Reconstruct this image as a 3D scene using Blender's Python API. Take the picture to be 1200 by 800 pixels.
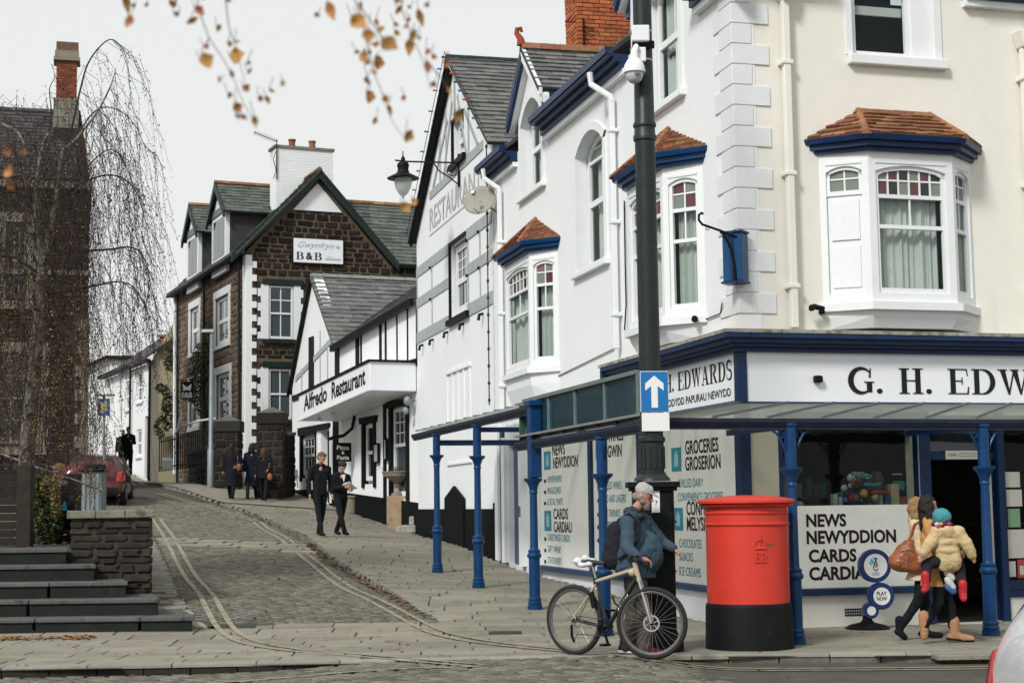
import bpy, bmesh, math, random
import numpy as np
from mathutils import Vector, Matrix
from mathutils.geometry import tessellate_polygon
random.seed(7)
rnd = random.random
def ru(a, b): return a + (b - a) * random.random()
for o in list(bpy.data.objects): bpy.data.objects.remove(o)
SC = bpy.context.scene
COL = SC.collection
# ---------------------------------------------------------------- camera, sky, sun, exposure
FPX, PITCH, ROLL = 1870.0, math.radians(5.85), math.radians(-0.733)
EYE = Vector((0, 0, 1.57))
W_ = Vector((0, math.cos(PITCH), math.sin(PITCH)))
u_ = Vector((0, -math.sin(PITCH), math.cos(PITCH)))
x_ = Vector((1, 0, 0))
CX = math.cos(ROLL) * x_ + math.sin(ROLL) * u_
CU = -math.sin(ROLL) * x_ + math.cos(ROLL) * u_
cam_d = bpy.data.cameras.new('camera')
cam = bpy.data.objects.new('camera', cam_d); COL.objects.link(cam)
cam_d.sensor_width = 22.3; cam_d.lens = FPX / 1200 * 22.3
cam_d.clip_start = 0.1; cam_d.clip_end = 3000
cam.matrix_world = Matrix(((CX.x, CU.x, -W_.x, EYE.x), (CX.y, CU.y, -W_.y, EYE.y), (CX.z, CU.z, -W_.z, EYE.z), (0, 0, 0, 1)))
cam_d.dof.use_dof = True; cam_d.dof.focus_distance = 18.5; cam_d.dof.aperture_fstop = 3.4
SC.camera = cam
SUN_EL, SUN_AZ = math.radians(40), math.radians(-148)   # azimuth from +Y towards +X
world = bpy.data.worlds.new('World'); SC.world = world; world.use_nodes = True
nt = world.node_tree; nt.nodes.clear()
sky = nt.nodes.new('ShaderNodeTexSky'); sky.sky_type = 'NISHITA'; sky.sun_disc = False
sky.sun_elevation = SUN_EL; sky.sun_rotation = SUN_AZ; sky.dust_density = 3.0
hs = nt.nodes.new('ShaderNodeHueSaturation'); hs.inputs['Saturation'].default_value = 0.25
nt.links.new(sky.outputs[0], hs.inputs['Color'])
b1 = nt.nodes.new('ShaderNodeBackground'); b1.inputs['Strength'].default_value = 0.06
nt.links.new(hs.outputs[0], b1.inputs['Color'])
b2 = nt.nodes.new('ShaderNodeBackground'); b2.inputs['Color'].default_value = (0.685, 0.705, 0.70, 1); b2.inputs['Strength'].default_value = 1.0
mx = nt.nodes.new('ShaderNodeMixShader')
mx.inputs[0].default_value = 0.92      # a closed, even cloud deck over the clear sky
wo = nt.nodes.new('ShaderNodeOutputWorld')
nt.links.new(b1.outputs[0], mx.inputs[1]); nt.links.new(b2.outputs[0], mx.inputs[2]); nt.links.new(mx.outputs[0], wo.inputs[0])
sd = bpy.data.lights.new('sun', 'SUN'); sd.energy = 2.35; sd.angle = math.radians(11); sd.color = (1.0, 0.975, 0.94)
so = bpy.data.objects.new('sun', sd); COL.objects.link(so)
sv = Vector((math.sin(SUN_AZ) * math.cos(SUN_EL), math.cos(SUN_AZ) * math.cos(SUN_EL), math.sin(SUN_EL)))
so.rotation_euler = sv.to_track_quat('Z', 'Y').to_euler()
SC.view_settings.view_transform = 'Standard'; SC.view_settings.look = 'None'
SC.view_settings.exposure = 0.36; SC.view_settings.gamma = 1.0
SC.render.resolution_x = 1024; SC.render.resolution_y = 682
# ---------------------------------------------------------------- helpers
def ray(px, py): return (px - 600) * CX + (400 - py) * CU + FPX * W_
def at(px, py, Y):
    r = ray(px, py); return EYE + r * (Y / r.y)
class Fr:      # a vertical plane: origin, direction, outward side
    def __init__(s, O, deg, side):
        a = math.radians(deg); s.O = Vector((O[0], O[1], 0)); s.d = Vector((math.sin(a), math.cos(a), 0))
        s.n = side * Vector((s.d.y, -s.d.x, 0))
    def P(s, a, z, o=0): q = s.O + s.d * a + s.n * o; return Vector((q.x, q.y, z))
    def sz(s, px, py, o=0):
        r = ray(px, py); O = s.O + s.n * o
        t = (O - EYE).dot(s.n) / r.dot(s.n); q = EYE + r * t
        return ((q - O).dot(s.d), q.z)
ROOT = {}
def reg(o, v): ROOT[o.name] = Vector(v)
def tag(o, label=None, cat=None, group=None, kind=None):
    if label: o['label'] = label
    if cat: o['category'] = cat
    if group: o['group'] = group
    if kind: o['kind'] = kind
    return o
def thing(name, label, cat, loc, group=None):
    o = bpy.data.objects.new(name, None); COL.objects.link(o); o.location = loc; o.empty_display_size = .2
    reg(o, loc); return tag(o, label, cat, group)
def link(name, me, parent=None, loc=(0, 0, 0)):
    o = bpy.data.objects.new(name, me); COL.objects.link(o)
    if parent: o.parent = parent; reg(o, ROOT[parent.name])
    else: o.location = loc; reg(o, loc)
    return o
def copy_tree(o, parent=None, n0=None):
    c = o.copy(); COL.objects.link(c); c.parent = parent; ROOT[c.name] = ROOT[o.name].copy()
    for ch in list(o.children): copy_tree(ch, c)
    return c
class MB:
    def __init__(s): s.v = []; s.f = []
    def add(s, vs, fs):
        b = len(s.v); s.v += [tuple(p) for p in vs]; s.f += [[i + b for i in f] for f in fs]; return s
    def box8(s, p): return s.add(p, [(0, 3, 2, 1), (4, 5, 6, 7), (0, 1, 5, 4), (1, 2, 6, 5), (2, 3, 7, 6), (3, 0, 4, 7)])
    def fb(s, F, s0, s1, z0, z1, o0, o1):
        return s.box8([F.P(s0, z0, o0), F.P(s1, z0, o0), F.P(s1, z0, o1), F.P(s0, z0, o1), F.P(s0, z1, o0), F.P(s1, z1, o0), F.P(s1, z1, o1), F.P(s0, z1, o1)])
    def box(s, x0, x1, y0, y1, z0, z1):
        return s.box8([(x0, y0, z0), (x1, y0, z0), (x1, y1, z0), (x0, y1, z0), (x0, y0, z1), (x1, y0, z1), (x1, y1, z1), (x0, y1, z1)])
    def prism(s, pts, vec):
        n = len(pts); pts = [Vector(p) for p in pts]; vec = Vector(vec)
        t = [tuple(x) for x in tessellate_polygon([pts])]
        vs = pts + [p + vec for p in pts]
        fs = [list(x) for x in t] + [[i + n for i in reversed(x)] for x in t] + [[i, (i + 1) % n, (i + 1) % n + n, i + n] for i in range(n)]
        return s.add(vs, fs)
    def bar(s, a, b, w, h, up=(0, 0, 1)):     # rectangular bar from a to b
        a = Vector(a); b = Vector(b); d = (b - a).normalized(); up = Vector(up)
        x = d.cross(up); x = x.normalized() if x.length > 1e-4 else Vector((1, 0, 0)); y = x.cross(d)
        x *= w / 2; y *= h / 2
        return s.box8([a - x - y, a + x - y, a + x + y, a - x + y, b - x - y, b + x - y, b + x + y, b - x + y])
    def tube(s, pts, r, n=8, cap=True, flat=None):
        pts = [Vector(p) for p in pts]; m = len(pts)
        rr = r if isinstance(r, (list, tuple)) else [r] * m
        base = len(s.v); prev = None
        for i, p in enumerate(pts):
            d = (pts[min(i + 1, m - 1)] - pts[max(i - 1, 0)]).normalized()
            if prev is None:
                a = Vector((0, 0, 1)) if abs(d.z) < .9 else Vector((1, 0, 0)); x = d.cross(a).normalized()
            else:
                x = prev - d * prev.dot(d); x = x.normalized() if x.length > 1e-5 else d.orthogonal().normalized()
            prev = x; y = d.cross(x)
            for k in range(n):
                t = 2 * math.pi * k / n; s.v.append(tuple(p + (x * math.cos(t) + y * math.sin(t)) * rr[i]))
        for i in range(m - 1):
            for k in range(n):
                a = base + i * n + k; b = base + i * n + (k + 1) % n; s.f.append([a, b, b + n, a + n])
        if cap: s.f.append([base + k for k in reversed(range(n))]); s.f.append([base + (m - 1) * n + k for k in range(n)])
        return s
    def lathe(s, c, prof, n=20, sx=1, sy=1, rot=0, mod=None):
        base = len(s.v)
        for (r, z) in prof:
            for k in range(n):
                t = 2 * math.pi * k / n + rot; q = r * (mod(k, z) if mod else 1)
                s.v.append((c[0] + q * sx * math.cos(t), c[1] + q * sy * math.sin(t), c[2] + z))
        for i in range(len(prof) - 1):
            for k in range(n):
                a = base + i * n + k; b = base + i * n + (k + 1) % n; s.f.append([a, b, b + n, a + n])
        s.f.append([base + k for k in reversed(range(n))]); s.f.append([base + (len(prof) - 1) * n + k for k in range(n)])
        return s
    def ell(s, c, rx, ry=None, rz=None, n=12, m=8, R=None):
        ry = ry or rx; rz = rz or rx; c = Vector(c); vs = []; fs = []
        for i in range(m + 1):
            ph = math.pi * i / m
            for k in range(n):
                t = 2 * math.pi * k / n; p = Vector((rx * math.sin(ph) * math.cos(t), ry * math.sin(ph) * math.sin(t), rz * math.cos(ph)))
                if R: p = R @ p
                vs.append(c + p)
        for i in range(m):
            for k in range(n): a = i * n + k; b = i * n + (k + 1) % n; fs.append([a, a + n, b + n, b])
        return s.add(vs, fs)
    def cap(s, a, b, r0, r1=None, n=10):     # capsule
        r1 = r1 or r0; a = Vector(a); b = Vector(b); d = (b - a); L = d.length
        d = d.normalized() if L > 1e-6 else Vector((0, 0, 1)); pts = []; rr = []
        for t in (-.98, -.8, -.45, 0): pts.append(a + d * (r0 * t)); rr.append(r0 * math.sqrt(1 - t * t))
        for t in (0, .45, .8, .98): pts.append(b + d * (r1 * t)); rr.append(r1 * math.sqrt(1 - t * t))
        if L < 1e-4: del pts[3], rr[3]
        return s.tube(pts, rr, n)
    def build(s, name, mat, parent=None, label=None, smooth=False, bevel=0, base=None, kind=None):
        if parent is not None: b = ROOT[parent.name]
        else:
            if base is None:
                A = np.array(s.v); base = (float(A[:, 0].mean()), float(A[:, 1].mean()), float(A[:, 2].min()))
            b = Vector(base)
        me = bpy.data.meshes.new(name)
        me.from_pydata([(p[0] - b[0], p[1] - b[1], p[2] - b[2]) for p in s.v], [], s.f)
        me.materials.append(mat)
        bm = bmesh.new(); bm.from_mesh(me); bmesh.ops.recalc_face_normals(bm, faces=bm.faces); bm.to_mesh(me); bm.free()
        o = link(name, me, parent, b)
        if smooth:
            me.polygons.foreach_set('use_smooth', [True] * len(me.polygons))
            if smooth != 2: me.set_sharp_from_angle(angle=math.radians(38))
        if bevel:
            m = o.modifiers.new('bevel', 'BEVEL'); m.width = bevel; m.segments = 2; m.limit_method = 'ANGLE'; m.harden_normals = False
        if label: o['label'] = label
        if kind: o['kind'] = kind
        return o
# ---------------------------------------------------------------- materials
MATS = {}
def M(name, col, rough=.8, var=.12, scale=3, bump=.15, bscale=None, obj=0, isl=0, metal=0, spec=.3, stain=None, coat=0, hue=0, streak=0):
    if name in MATS: return MATS[name]
    m = bpy.data.materials.new(name); MATS[name] = m; m.use_nodes = True; N = m.node_tree.nodes; L = m.node_tree.links
    P = N['Principled BSDF']; P.inputs['Roughness'].default_value = rough; P.inputs['Metallic'].default_value = metal
    P.inputs['Specular IOR Level'].default_value = spec; P.inputs['Coat Weight'].default_value = coat
    g = N.new('ShaderNodeNewGeometry')
    def noise(sc, det=5, vec=None, rgh=.6):
        n = N.new('ShaderNodeTexNoise'); n.inputs['Scale'].default_value = sc; n.inputs['Detail'].default_value = det
        n.inputs['Roughness'].default_value = rgh; L.new(vec or g.outputs['Position'], n.inputs['Vector']); return n.outputs['Fac']
    def mr(src, a, b, f0=0., f1=1.):
        q = N.new('ShaderNodeMapRange'); q.inputs['From Min'].default_value = f0; q.inputs['From Max'].default_value = f1
        q.inputs['To Min'].default_value = a; q.inputs['To Max'].default_value = b; L.new(src, q.inputs['Value']); return q.outputs[0]
    def mul(a, b):
        q = N.new('ShaderNodeMath'); q.operation = 'MULTIPLY'; L.new(a, q.inputs[0]); L.new(b, q.inputs[1]); return q.outputs[0]
    val = mul(mr(noise(scale), 1 - var, 1 + var, .25, .75), mr(noise(scale * 9, 3), 1 - var * .6, 1 + var * .6, .3, .7))
    if obj:
        oi = N.new('ShaderNodeObjectInfo'); val = mul(val, mr(oi.outputs['Random'], 1 - obj, 1 + obj))
    if isl: val = mul(val, mr(g.outputs['Random Per Island'], 1 - isl, 1 + isl))
    if streak:
        mp = N.new('ShaderNodeMapping'); mp.inputs['Scale'].default_value = (1.7, 1.7, .10); L.new(g.outputs['Position'], mp.inputs['Vector'])
        val = mul(val, mr(noise(1.6, 6, mp.outputs[0]), 1 - streak, 1.0, .24, .37))
    rgb = N.new('ShaderNodeRGB'); rgb.outputs[0].default_value = (*col, 1)
    h = N.new('ShaderNodeHueSaturation'); L.new(rgb.outputs[0], h.inputs['Color']); L.new(val, h.inputs['Value'])
    if hue and (obj or isl):
        src = oi.outputs['Random'] if obj else g.outputs['Random Per Island']
        f = N.new('ShaderNodeMath'); f.operation = 'MULTIPLY'; f.inputs[1].default_value = 17.3; L.new(src, f.inputs[0])
        f2 = N.new('ShaderNodeMath'); f2.operation = 'FRACT'; L.new(f.outputs[0], f2.inputs[0])
        L.new(mr(f2.outputs[0], .5 - hue, .5 + hue), h.inputs['Hue'])
    out = h.outputs[0]
    if stain:
        for (sc_, ssc, th, amt) in stain:
            mxn = N.new('ShaderNodeMixRGB'); L.new(mr(noise(ssc, 7, None, .7), 0, amt, th, th + .09), mxn.inputs[0])
            L.new(out, mxn.inputs[1]); mxn.inputs[2].default_value = (*sc_, 1); out = mxn.outputs[0]
    L.new(out, P.inputs['Base Color'])
    if bump:
        b = N.new('ShaderNodeBump'); b.inputs['Strength'].default_value = bump; b.inputs['Distance'].default_value = .02
        L.new(noise(bscale or scale * 8, 6), b.inputs['Height']); L.new(b.outputs[0], P.inputs['Normal'])
    return m
def Mglass(name, tint=(.03, .04, .045), clear=0.0, rough=.04):
    if name in MATS: return MATS[name]
    m = bpy.data.materials.new(name); MATS[name] = m; m.use_nodes = True; N = m.node_tree.nodes; L = m.node_tree.links
    P = N['Principled BSDF']; P.inputs['Base Color'].default_value = (*tint, 1); P.inputs['Roughness'].default_value = rough
    P.inputs['Specular IOR Level'].default_value = .6
    g = N.new('ShaderNodeNewGeometry'); n = N.new('ShaderNodeTexNoise'); n.inputs['Scale'].default_value = 1.5
    L.new(g.outputs['Position'], n.inputs['Vector']); b = N.new('ShaderNodeBump'); b.inputs['Strength'].default_value = .12; b.inputs['Distance'].default_value = .05
    L.new(n.outputs['Fac'], b.inputs['Height']); L.new(b.outputs[0], P.inputs['Normal'])
    if clear:
        t = N.new('ShaderNodeBsdfTransparent'); t.inputs[0].default_value = (.9, .93, .92, 1); mxs = N.new('ShaderNodeMixShader')
        mxs.inputs[0].default_value = clear; L.new(P.outputs[0], mxs.inputs[1]); L.new(t.outputs[0], mxs.inputs[2])
        L.new(mxs.outputs[0], N['Material Output'].inputs[0])
    return m
WHITE = M('white_render', (.76, .785, .79), .85, .03, .8, .1, 25, stain=[((.58, .60, .59), .7, .62, .3), ((.55, .55, .52), 2.2, .70, .35)], streak=.05)
CREAM = M('cream_render', (.765, .745, .675), .85, .03, .8, .1, 25, stain=[((.56, .52, .44), .7, .63, .3), ((.5, .47, .40), 2.2, .70, .35)], streak=.07)
QUOIN = M('quoin_paint', (.69, .715, .72), .8, .05, 2, .12, 20, obj=.03)
WOODW = M('white_paint', (.74, .76, .77), .45, .04, 2, .05)
BLUE = M('blue_paint', (.003, .038, .125), .3, .18, 5, .15, 30, stain=[((.004, .02, .07), 9, .6, .7)])
NAVY = M('navy_paint', (.006, .024, .08), .4, .2, 4, .12, stain=[((.004, .01, .03), 6, .58, .7)])
BLACKP = M('black_paint', (.005, .006, .007), .55, .25, 3, .1, spec=.15)
BLACKM = M('black_masonry_paint', (.006, .007, .008), .8, .3, 2, .2, spec=.1, stain=[((.03, .03, .027), 2.5, .64, .5)])
GREENP = M('dark_green_paint', (.007, .019, .018), .5, .2, 3, .1)
POLE = M('pole_paint', (.014, .022, .022), .42, .25, 4, .12, 20, stain=[((.05, .06, .055), 7, .6, .5)])
RED = M('pillar_red', (.58, .045, .028), .42, .07, 3, .07, 12, stain=[((.42, .025, .018), 3, .58, .45), ((.7, .22, .16), 9, .71, .35)])
TERRA = M('clay_tile', (.24, .11, .058), .9, .25, 6, .4, 40, obj=.3, isl=.25, hue=.02, stain=[((.12, .085, .05), 6, .56, .75), ((.45, .36, .2), 11, .68, .5)])
BRICK = M('orange_brick', (.36, .105, .045), .9, .18, 6, .4, 50, obj=.25, isl=.2, hue=.015, stain=[((.1, .05, .035), 4, .63, .6)])
MORTAR = M('mortar', (.17, .14, .11), .95, .2, 9, .4)
DMORT = M('dark_mortar', (.115, .09, .062), .95, .3, 9, .4)
SLATE = M('roof_slate', (.125, .125, .12), .7, .22, 5, .3, 40, obj=.25, isl=.25, hue=.02, stain=[((.27, .26, .21), 6, .62, .6), ((.04, .04, .04), 3, .6, .6)])
SLATEG = M('green_roof_slate', (.085, .098, .085), .75, .25, 5, .3, 40, obj=.3, isl=.3, hue=.03, stain=[((.22, .23, .15), 5, .6, .6), ((.04, .045, .04), 3, .6, .6)])
SLATED = M('dark_roof_slate', (.05, .048, .05), .8, .25, 5, .3, 40, obj=.3, isl=.3, stain=[((.10, .09, .07), 5, .62, .5)])
STONE = M('dark_rubble_stone', (.034, .024, .017), .95, .35, 7, .7, 30, obj=.6, isl=.6, hue=.03, stain=[((.10, .075, .045), 8, .62, .6)])
STONEB = M('brown_rubble_stone', (.115, .078, .054), .95, .3, 7, .7, 30, obj=.35, isl=.35, hue=.03)
STONEC = M('soot_stone', (.016, .013, .011), .95, .35, 7, .7, 30, obj=.4, isl=.4, hue=.02, stain=[((.04, .032, .022), 3, .6, .6)])
SOOTM = M('soot_mortar', (.045, .037, .027), .95, .3, 9, .4)
DRESS = M('dressed_stone', (.20, .185, .15), .9, .25, 4, .4, 30, obj=.15, stain=[((.06, .05, .04), 3, .55, .7)])
FLAG = M('flagstone', (.225, .21, .168), .85, .16, 2.5, .3, 18, obj=.15, isl=.15, hue=.02, stain=[((.14, .13, .10), 1.6, .56, .65), ((.29, .285, .25), 3.5, .64, .5), ((.085, .075, .055), 12, .62, .7)])
KERB = M('kerb_granite', (.265, .255, .22), .85, .14, 4, .3, 60, obj=.12, stain=[((.14, .13, .105), 3, .6, .6)])
BED = M('joint_sand', (.10, .09, .068), 1, .3, 12, .5)
SETT = M('slate_setts', (.135, .126, .10), .8, .2, 3, .4, 30, isl=.35, hue=.02, stain=[((.085, .083, .065), 1.2, .56, .6), ((.24, .235, .20), 2.1, .64, .5)])
ROADM = M('road_bed', (.065, .062, .052), .95, .25, 3, .5, 60)
TARM = M('tarmac', (.08, .075, .06), .95, .25, 3, .6, 90)
YELL = M('road_yellow', (.29, .26, .19), .85, .15, 6, .3, 30, stain=[((.15, .145, .12), 7, .5, .85)])
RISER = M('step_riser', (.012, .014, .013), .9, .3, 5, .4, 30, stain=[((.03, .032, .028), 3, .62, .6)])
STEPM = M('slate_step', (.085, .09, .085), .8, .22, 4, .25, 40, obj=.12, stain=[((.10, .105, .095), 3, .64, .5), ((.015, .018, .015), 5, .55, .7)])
WALLST = M('pier_stone', (.026, .024, .019), .95, .3, 6, .6, 30, obj=.4, stain=[((.08, .07, .05), 5, .62, .6), ((.012, .012, .010), 3, .55, .7)])
TIMBER = M('dark_timber', (.018, .013, .010), .8, .35, 6, .4, 30, obj=.3)
GREYT = M('grey_timber', (.36, .39, .40), .8, .14, 5, .2, stain=[((.2, .21, .21), 6, .62, .5)])
BARK = M('birch_bark', (.20, .185, .155), .8, .25, 6, .4, 30, stain=[((.02, .016, .013), 7, .5, .95)])
TWIG = M('birch_twig', (.045, .03, .026), .8, .3, 4, 0)
LEAFO = M('ochre_leaf', (.30, .15, .04), .6, .25, 30, .1, obj=.3, isl=.45, hue=.025)
LEAFD = M('dry_leaf', (.17, .10, .055), .8, .25, 20, 0, obj=.3, isl=.5, hue=.03)
LEAFB = M('dark_birch_leaf', (.035, .028, .02), .8, .3, 8, 0, isl=.5)
HEDGE = M('hedge_leaf', (.05, .065, .02), .7, .3, 8, 0, isl=.6, hue=.04)
IVY = M('ivy_leaf', (.035, .065, .02), .6, .3, 8, 0, isl=.6, hue=.04)
GLASSD = Mglass('dark_glass', (.012, .016, .018))
GLASSM = Mglass('grey_glass', (.06, .075, .08))
GLASSC = Mglass('clear_glass', (.03, .04, .045), .86)
GLASSR = M('canopy_glass', (.42, .44, .41), .5, .15, 3, .1, stain=[((.25, .24, .19), 4, .6, .6)])
_n = GLASSR.node_tree; _t = _n.nodes.new('ShaderNodeBsdfTranslucent'); _t.inputs[0].default_value = (.85, .88, .85, 1); _m = _n.nodes.new('ShaderNodeMixShader'); _m.inputs[0].default_value = .5
_q = _n.nodes.new('ShaderNodeBsdfTransparent'); _q.inputs[0].default_value = (.93, .95, .93, 1); _m2 = _n.nodes.new('ShaderNodeMixShader'); _m2.inputs[0].default_value = .6
_n.links.new(_n.nodes['Principled BSDF'].outputs[0], _m.inputs[1]); _n.links.new(_t.outputs[0], _m.inputs[2]); _n.links.new(_m.outputs[0], _m2.inputs[1]); _n.links.new(_q.outputs[0], _m2.inputs[2]); _n.links.new(_m2.outputs[0], _n.nodes['Material Output'].inputs[0])
GLASST = Mglass('teal_glass', (.012, .04, .055), .12, .12)
STAINR = Mglass('ruby_glass', (.10, .028, .04), 0, .2)
STAING = Mglass('sage_glass', (.17, .20, .16), 0, .2)
STAINP = Mglass('rose_glass', (.20, .11, .10), 0, .2)
CURT = M('net_curtain', (.85, .87, .83), .9, .08, 3, .1)
DARKI = M('dark_interior', (.010, .011, .012), .9, .3, 2, 0)
LTRED = M('lettering_maroon_black', (.022, .006, .008), .6, .1, 5, 0)
INK = M('lettering_black', (.008, .008, .011), .5, .1, 5, 0)
TEAL = M('print_teal', (.03, .27, .36), .6, .05, 5, 0)
BOARD = M('sign_board', (.85, .855, .81), .5, .03, 1.5, .03, stain=[((.55, .54, .47), 1, .62, .4)])
BOARDW = M('fascia_board', (.78, .80, .83), .4, .03, 1.5, .03, streak=.03)
GREYL = M('faded_lettering', (.40, .43, .44), .8, .12, 9, 0)
STEEL = M('steel', (.35, .36, .36), .35, .1, 8, .05, metal=.8)
GALV = M('galvanised', (.22, .25, .26), .5, .15, 4, .1, metal=.3)
ALU = M('grey_paint_metal', (.13, .165, .165), .5, .15, 4, .1)
PLAST = M('white_plastic', (.75, .76, .76), .35, .03, 4, .02)
RUBBER = M('rubber', (.018, .018, .018), .75, .2, 12, .1)
# ---------------------------------------------------------------- terrain height (thin plate through surveyed levels)
CP = [(2.87, 19.95, 0), (1.24, 26.35, .25), (-.41, 32.8, .50), (-2.42, 40.7, .88), (2, 16.7, 0), (4.8, 16.6, 0), (10, 17, 0), (10, 24, 0), (0, 17, 0), (-3, 17.2, 0), (-7, 17.2, 0), (-12, 17.2, 0),
      (-3.9, 19.8, 0.0), (-8, 19.8, 0.0), (1.1, 19.7, 0), (.28, 22.8, .12), (-.65, 26.2, .25), (-1.45, 29.4, .38), (-4.95, 23, .365), (-6.7, 30, .87), (-11, 44.5, 1.8), (-8.5, 48, 1.88), (-9.8, 52, 2.3), (-14.4, 60, 2.6),
      (-24, 90, 4.4), (-4.1, 34.3, .93), (-6.9, 51.7, 2.05), (-25, 44, 1.8), (-25, 30, .9), (-25, 60, 2.6), (10, 45, 1.1), (10, 60, 2), (12, 90, 4), (-45, 90, 4.4), (-45, 18, 0), (22, 17, 0), (0, 8, 0), (12, 8, 0), (-12, 8, 0), (0, -8, 0), (-40, 0, 0), (22, 0, 0)]
_P = np.array(CP); _n = len(CP)
def _U(r2): return np.where(r2 > 1e-9, .5 * r2 * np.log(np.maximum(r2, 1e-9)), 0)
_d2 = ((_P[:, None, :2] - _P[None, :, :2]) ** 2).sum(-1)
_A = np.zeros((_n + 3, _n + 3)); _A[:_n, :_n] = _U(_d2) + np.eye(_n) * .02; _A[:_n, _n] = 1; _A[:_n, _n + 1:] = _P[:, :2]; _A[_n, :_n] = 1; _A[_n + 1:, :_n] = _P[:, :2].T
_w = np.linalg.solve(_A, np.concatenate([_P[:, 2], [0, 0, 0]]))
def Gv(x, y):
    x = np.clip(np.asarray(x, float), -44, 21); y = np.clip(np.asarray(y, float), -7, 90)
    sh = x.shape; xf = x.ravel(); yf = y.ravel(); out = np.zeros(xf.size)
    for i in range(0, xf.size, 20000):
        a = xf[i:i + 20000]; b = yf[i:i + 20000]
        r2 = (a[:, None] - _P[None, :, 0]) ** 2 + (b[:, None] - _P[None, :, 1]) ** 2
        out[i:i + 20000] = _U(r2) @ _w[:_n] + _w[_n] + _w[_n + 1] * a + _w[_n + 2] * b
    return out.reshape(sh)
def G(x, y): return float(Gv(np.array([x]), np.array([y]))[0])
def gp(px, py, dz=0):       # where a sight line first meets the ground
    r = ray(px, py); Ys = np.concatenate([np.linspace(5, 60, 1100), np.linspace(60.2, 110, 250)]); k = Ys / r.y
    X_ = EYE.x + r.x * k; Z_ = EYE.z + r.z * k; D = Z_ - Gv(X_, Ys) - dz; i = np.argmax(D < 0)
    if not (D < 0).any(): i = len(Ys) - 1
    if i: t = D[i - 1] / (D[i - 1] - D[i] + 1e-12) if (D < 0).any() else 0; Y = Ys[i - 1] + (Ys[i] - Ys[i - 1]) * min(max(t, 0), 1)
    else: Y = Ys[0]
    q = EYE + r * (Y / r.y); return Vector((q.x, q.y, G(q.x, q.y)))
def gxy(x, y, dz=0): return Vector((x, y, G(x, y) + dz))
def pip(px, py, poly):
    x = np.asarray(px); y = np.asarray(py); ins = np.zeros(x.shape, bool); n = len(poly)
    for i in range(n):
        x0, y0 = poly[i][:2]; x1, y1 = poly[(i + 1) % n][:2]
        if y0 == y1: continue
        c = ((y0 > y) != (y1 > y)) & (x < (x1 - x0) * (y - y0) / (y1 - y0) + x0); ins ^= c
    return ins
# ---------------------------------------------------------------- pieces (bricks, slates, flags) as objects sharing meshes
def unit(kind, seed=0):
    key = (kind, seed)
    if key in unit.c: return unit.c[key]
    rs = random.Random(seed + 5)
    if kind == 'slate':
        vs = [(0, 0, 0), (1, 0, 0), (1, 1, 0), (0, 1, 0), (0, 0, 1), (1, 0, 1), (1, 1, .12), (0, 1, .12)]
        fs = [(0, 1, 5, 4), (1, 2, 6, 5), (2, 3, 7, 6), (3, 0, 4, 7), (4, 5, 6, 7), (0, 3, 2, 1)]
    else:
        j = {'block': .0, 'rubble': .07, 'flag': .006}[kind]; ins = {'block': .04, 'rubble': .10, 'flag': .008}[kind]
        def c(x, y): return (x + rs.uniform(-j, j), y + rs.uniform(-j, j))
        cs = [c(j, j), c(.5, j), c(1 - j, j), c(1 - j, .5), c(1 - j, 1 - j), c(.5, 1 - j), c(j, 1 - j), c(j, .5)] if kind == 'rubble' else [c(0, 0), c(1, 0), c(1, 1), c(0, 1)]
        n = len(cs)
        vs = [(x, y, 0) for x, y in cs] + [(x, y, .7) for x, y in cs] + [(x + (.5 - x) * 2 * ins, y + (.5 - y) * 2 * ins * (1.6 if kind == 'flag' else 1), 1 + rs.uniform(-j, j)) for x, y in cs]
        fs = []
        for q in (0, n):
            fs += [(q + i, q + (i + 1) % n, q + n + (i + 1) % n, q + n + i) for i in range(n)]
        fs += [tuple(range(2 * n, 3 * n)), tuple(reversed(range(n)))]
    unit.c[key] = (vs, fs, {}); return unit.c[key]
unit.c = {}
def umesh(kind, seed, name, mat):
    vs, fs, ms = unit(kind, seed); k = (name, mat.name)
    if k not in ms:
        me = bpy.data.meshes.new(name); me.from_pydata(vs, [], fs); me.materials.append(mat); ms[k] = me
    return ms[k]
def put(pieces, name, mat, parent, kind='block', nmax=300, near=True):
    """pieces: list of (origin, U, V, N) vectors carrying their sizes."""
    if near: pieces.sort(key=lambda p: (p[0] - EYE).length)
    rb = ROOT[parent.name]; mb = MB()
    for i, (O, U, V, N) in enumerate(pieces):
        sd_ = i % 5 if kind != 'slate' else 0
        if i < nmax:
            o = bpy.data.objects.new(name, umesh(kind, sd_, name, mat)); COL.objects.link(o); o.parent = parent
            q = O - rb
            o.matrix_local = Matrix(((U.x, V.x, N.x, q.x), (U.y, V.y, N.y, q.y), (U.z, V.z, N.z, q.z), (0, 0, 0, 1)))
        else:
            vs, fs, _ = unit(kind, sd_); mb.add([O + U * a + V * b + N * c for a, b, c in vs], fs)
    if mb.v: mb.build(name + '_field', mat, parent, kind='stuff')
def spans(poly, v):
    xs = []; n = len(poly)
    for i in range(n):
        (x0, y0), (x1, y1) = poly[i], poly[(i + 1) % n]
        if (y0 > v) != (y1 > v): xs.append((x1 - x0) * (v - y0) / (y1 - y0) + x0)
    xs.sort(); return [(xs[i], xs[i + 1]) for i in range(0, len(xs) - 1, 2)]
def cut(iv, a, b):
    out = []
    for (p, q) in iv:
        if b <= p or a >= q: out.append((p, q)); continue
        if a > p: out.append((p, a))
        if b < q: out.append((b, q))
    return out
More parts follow.
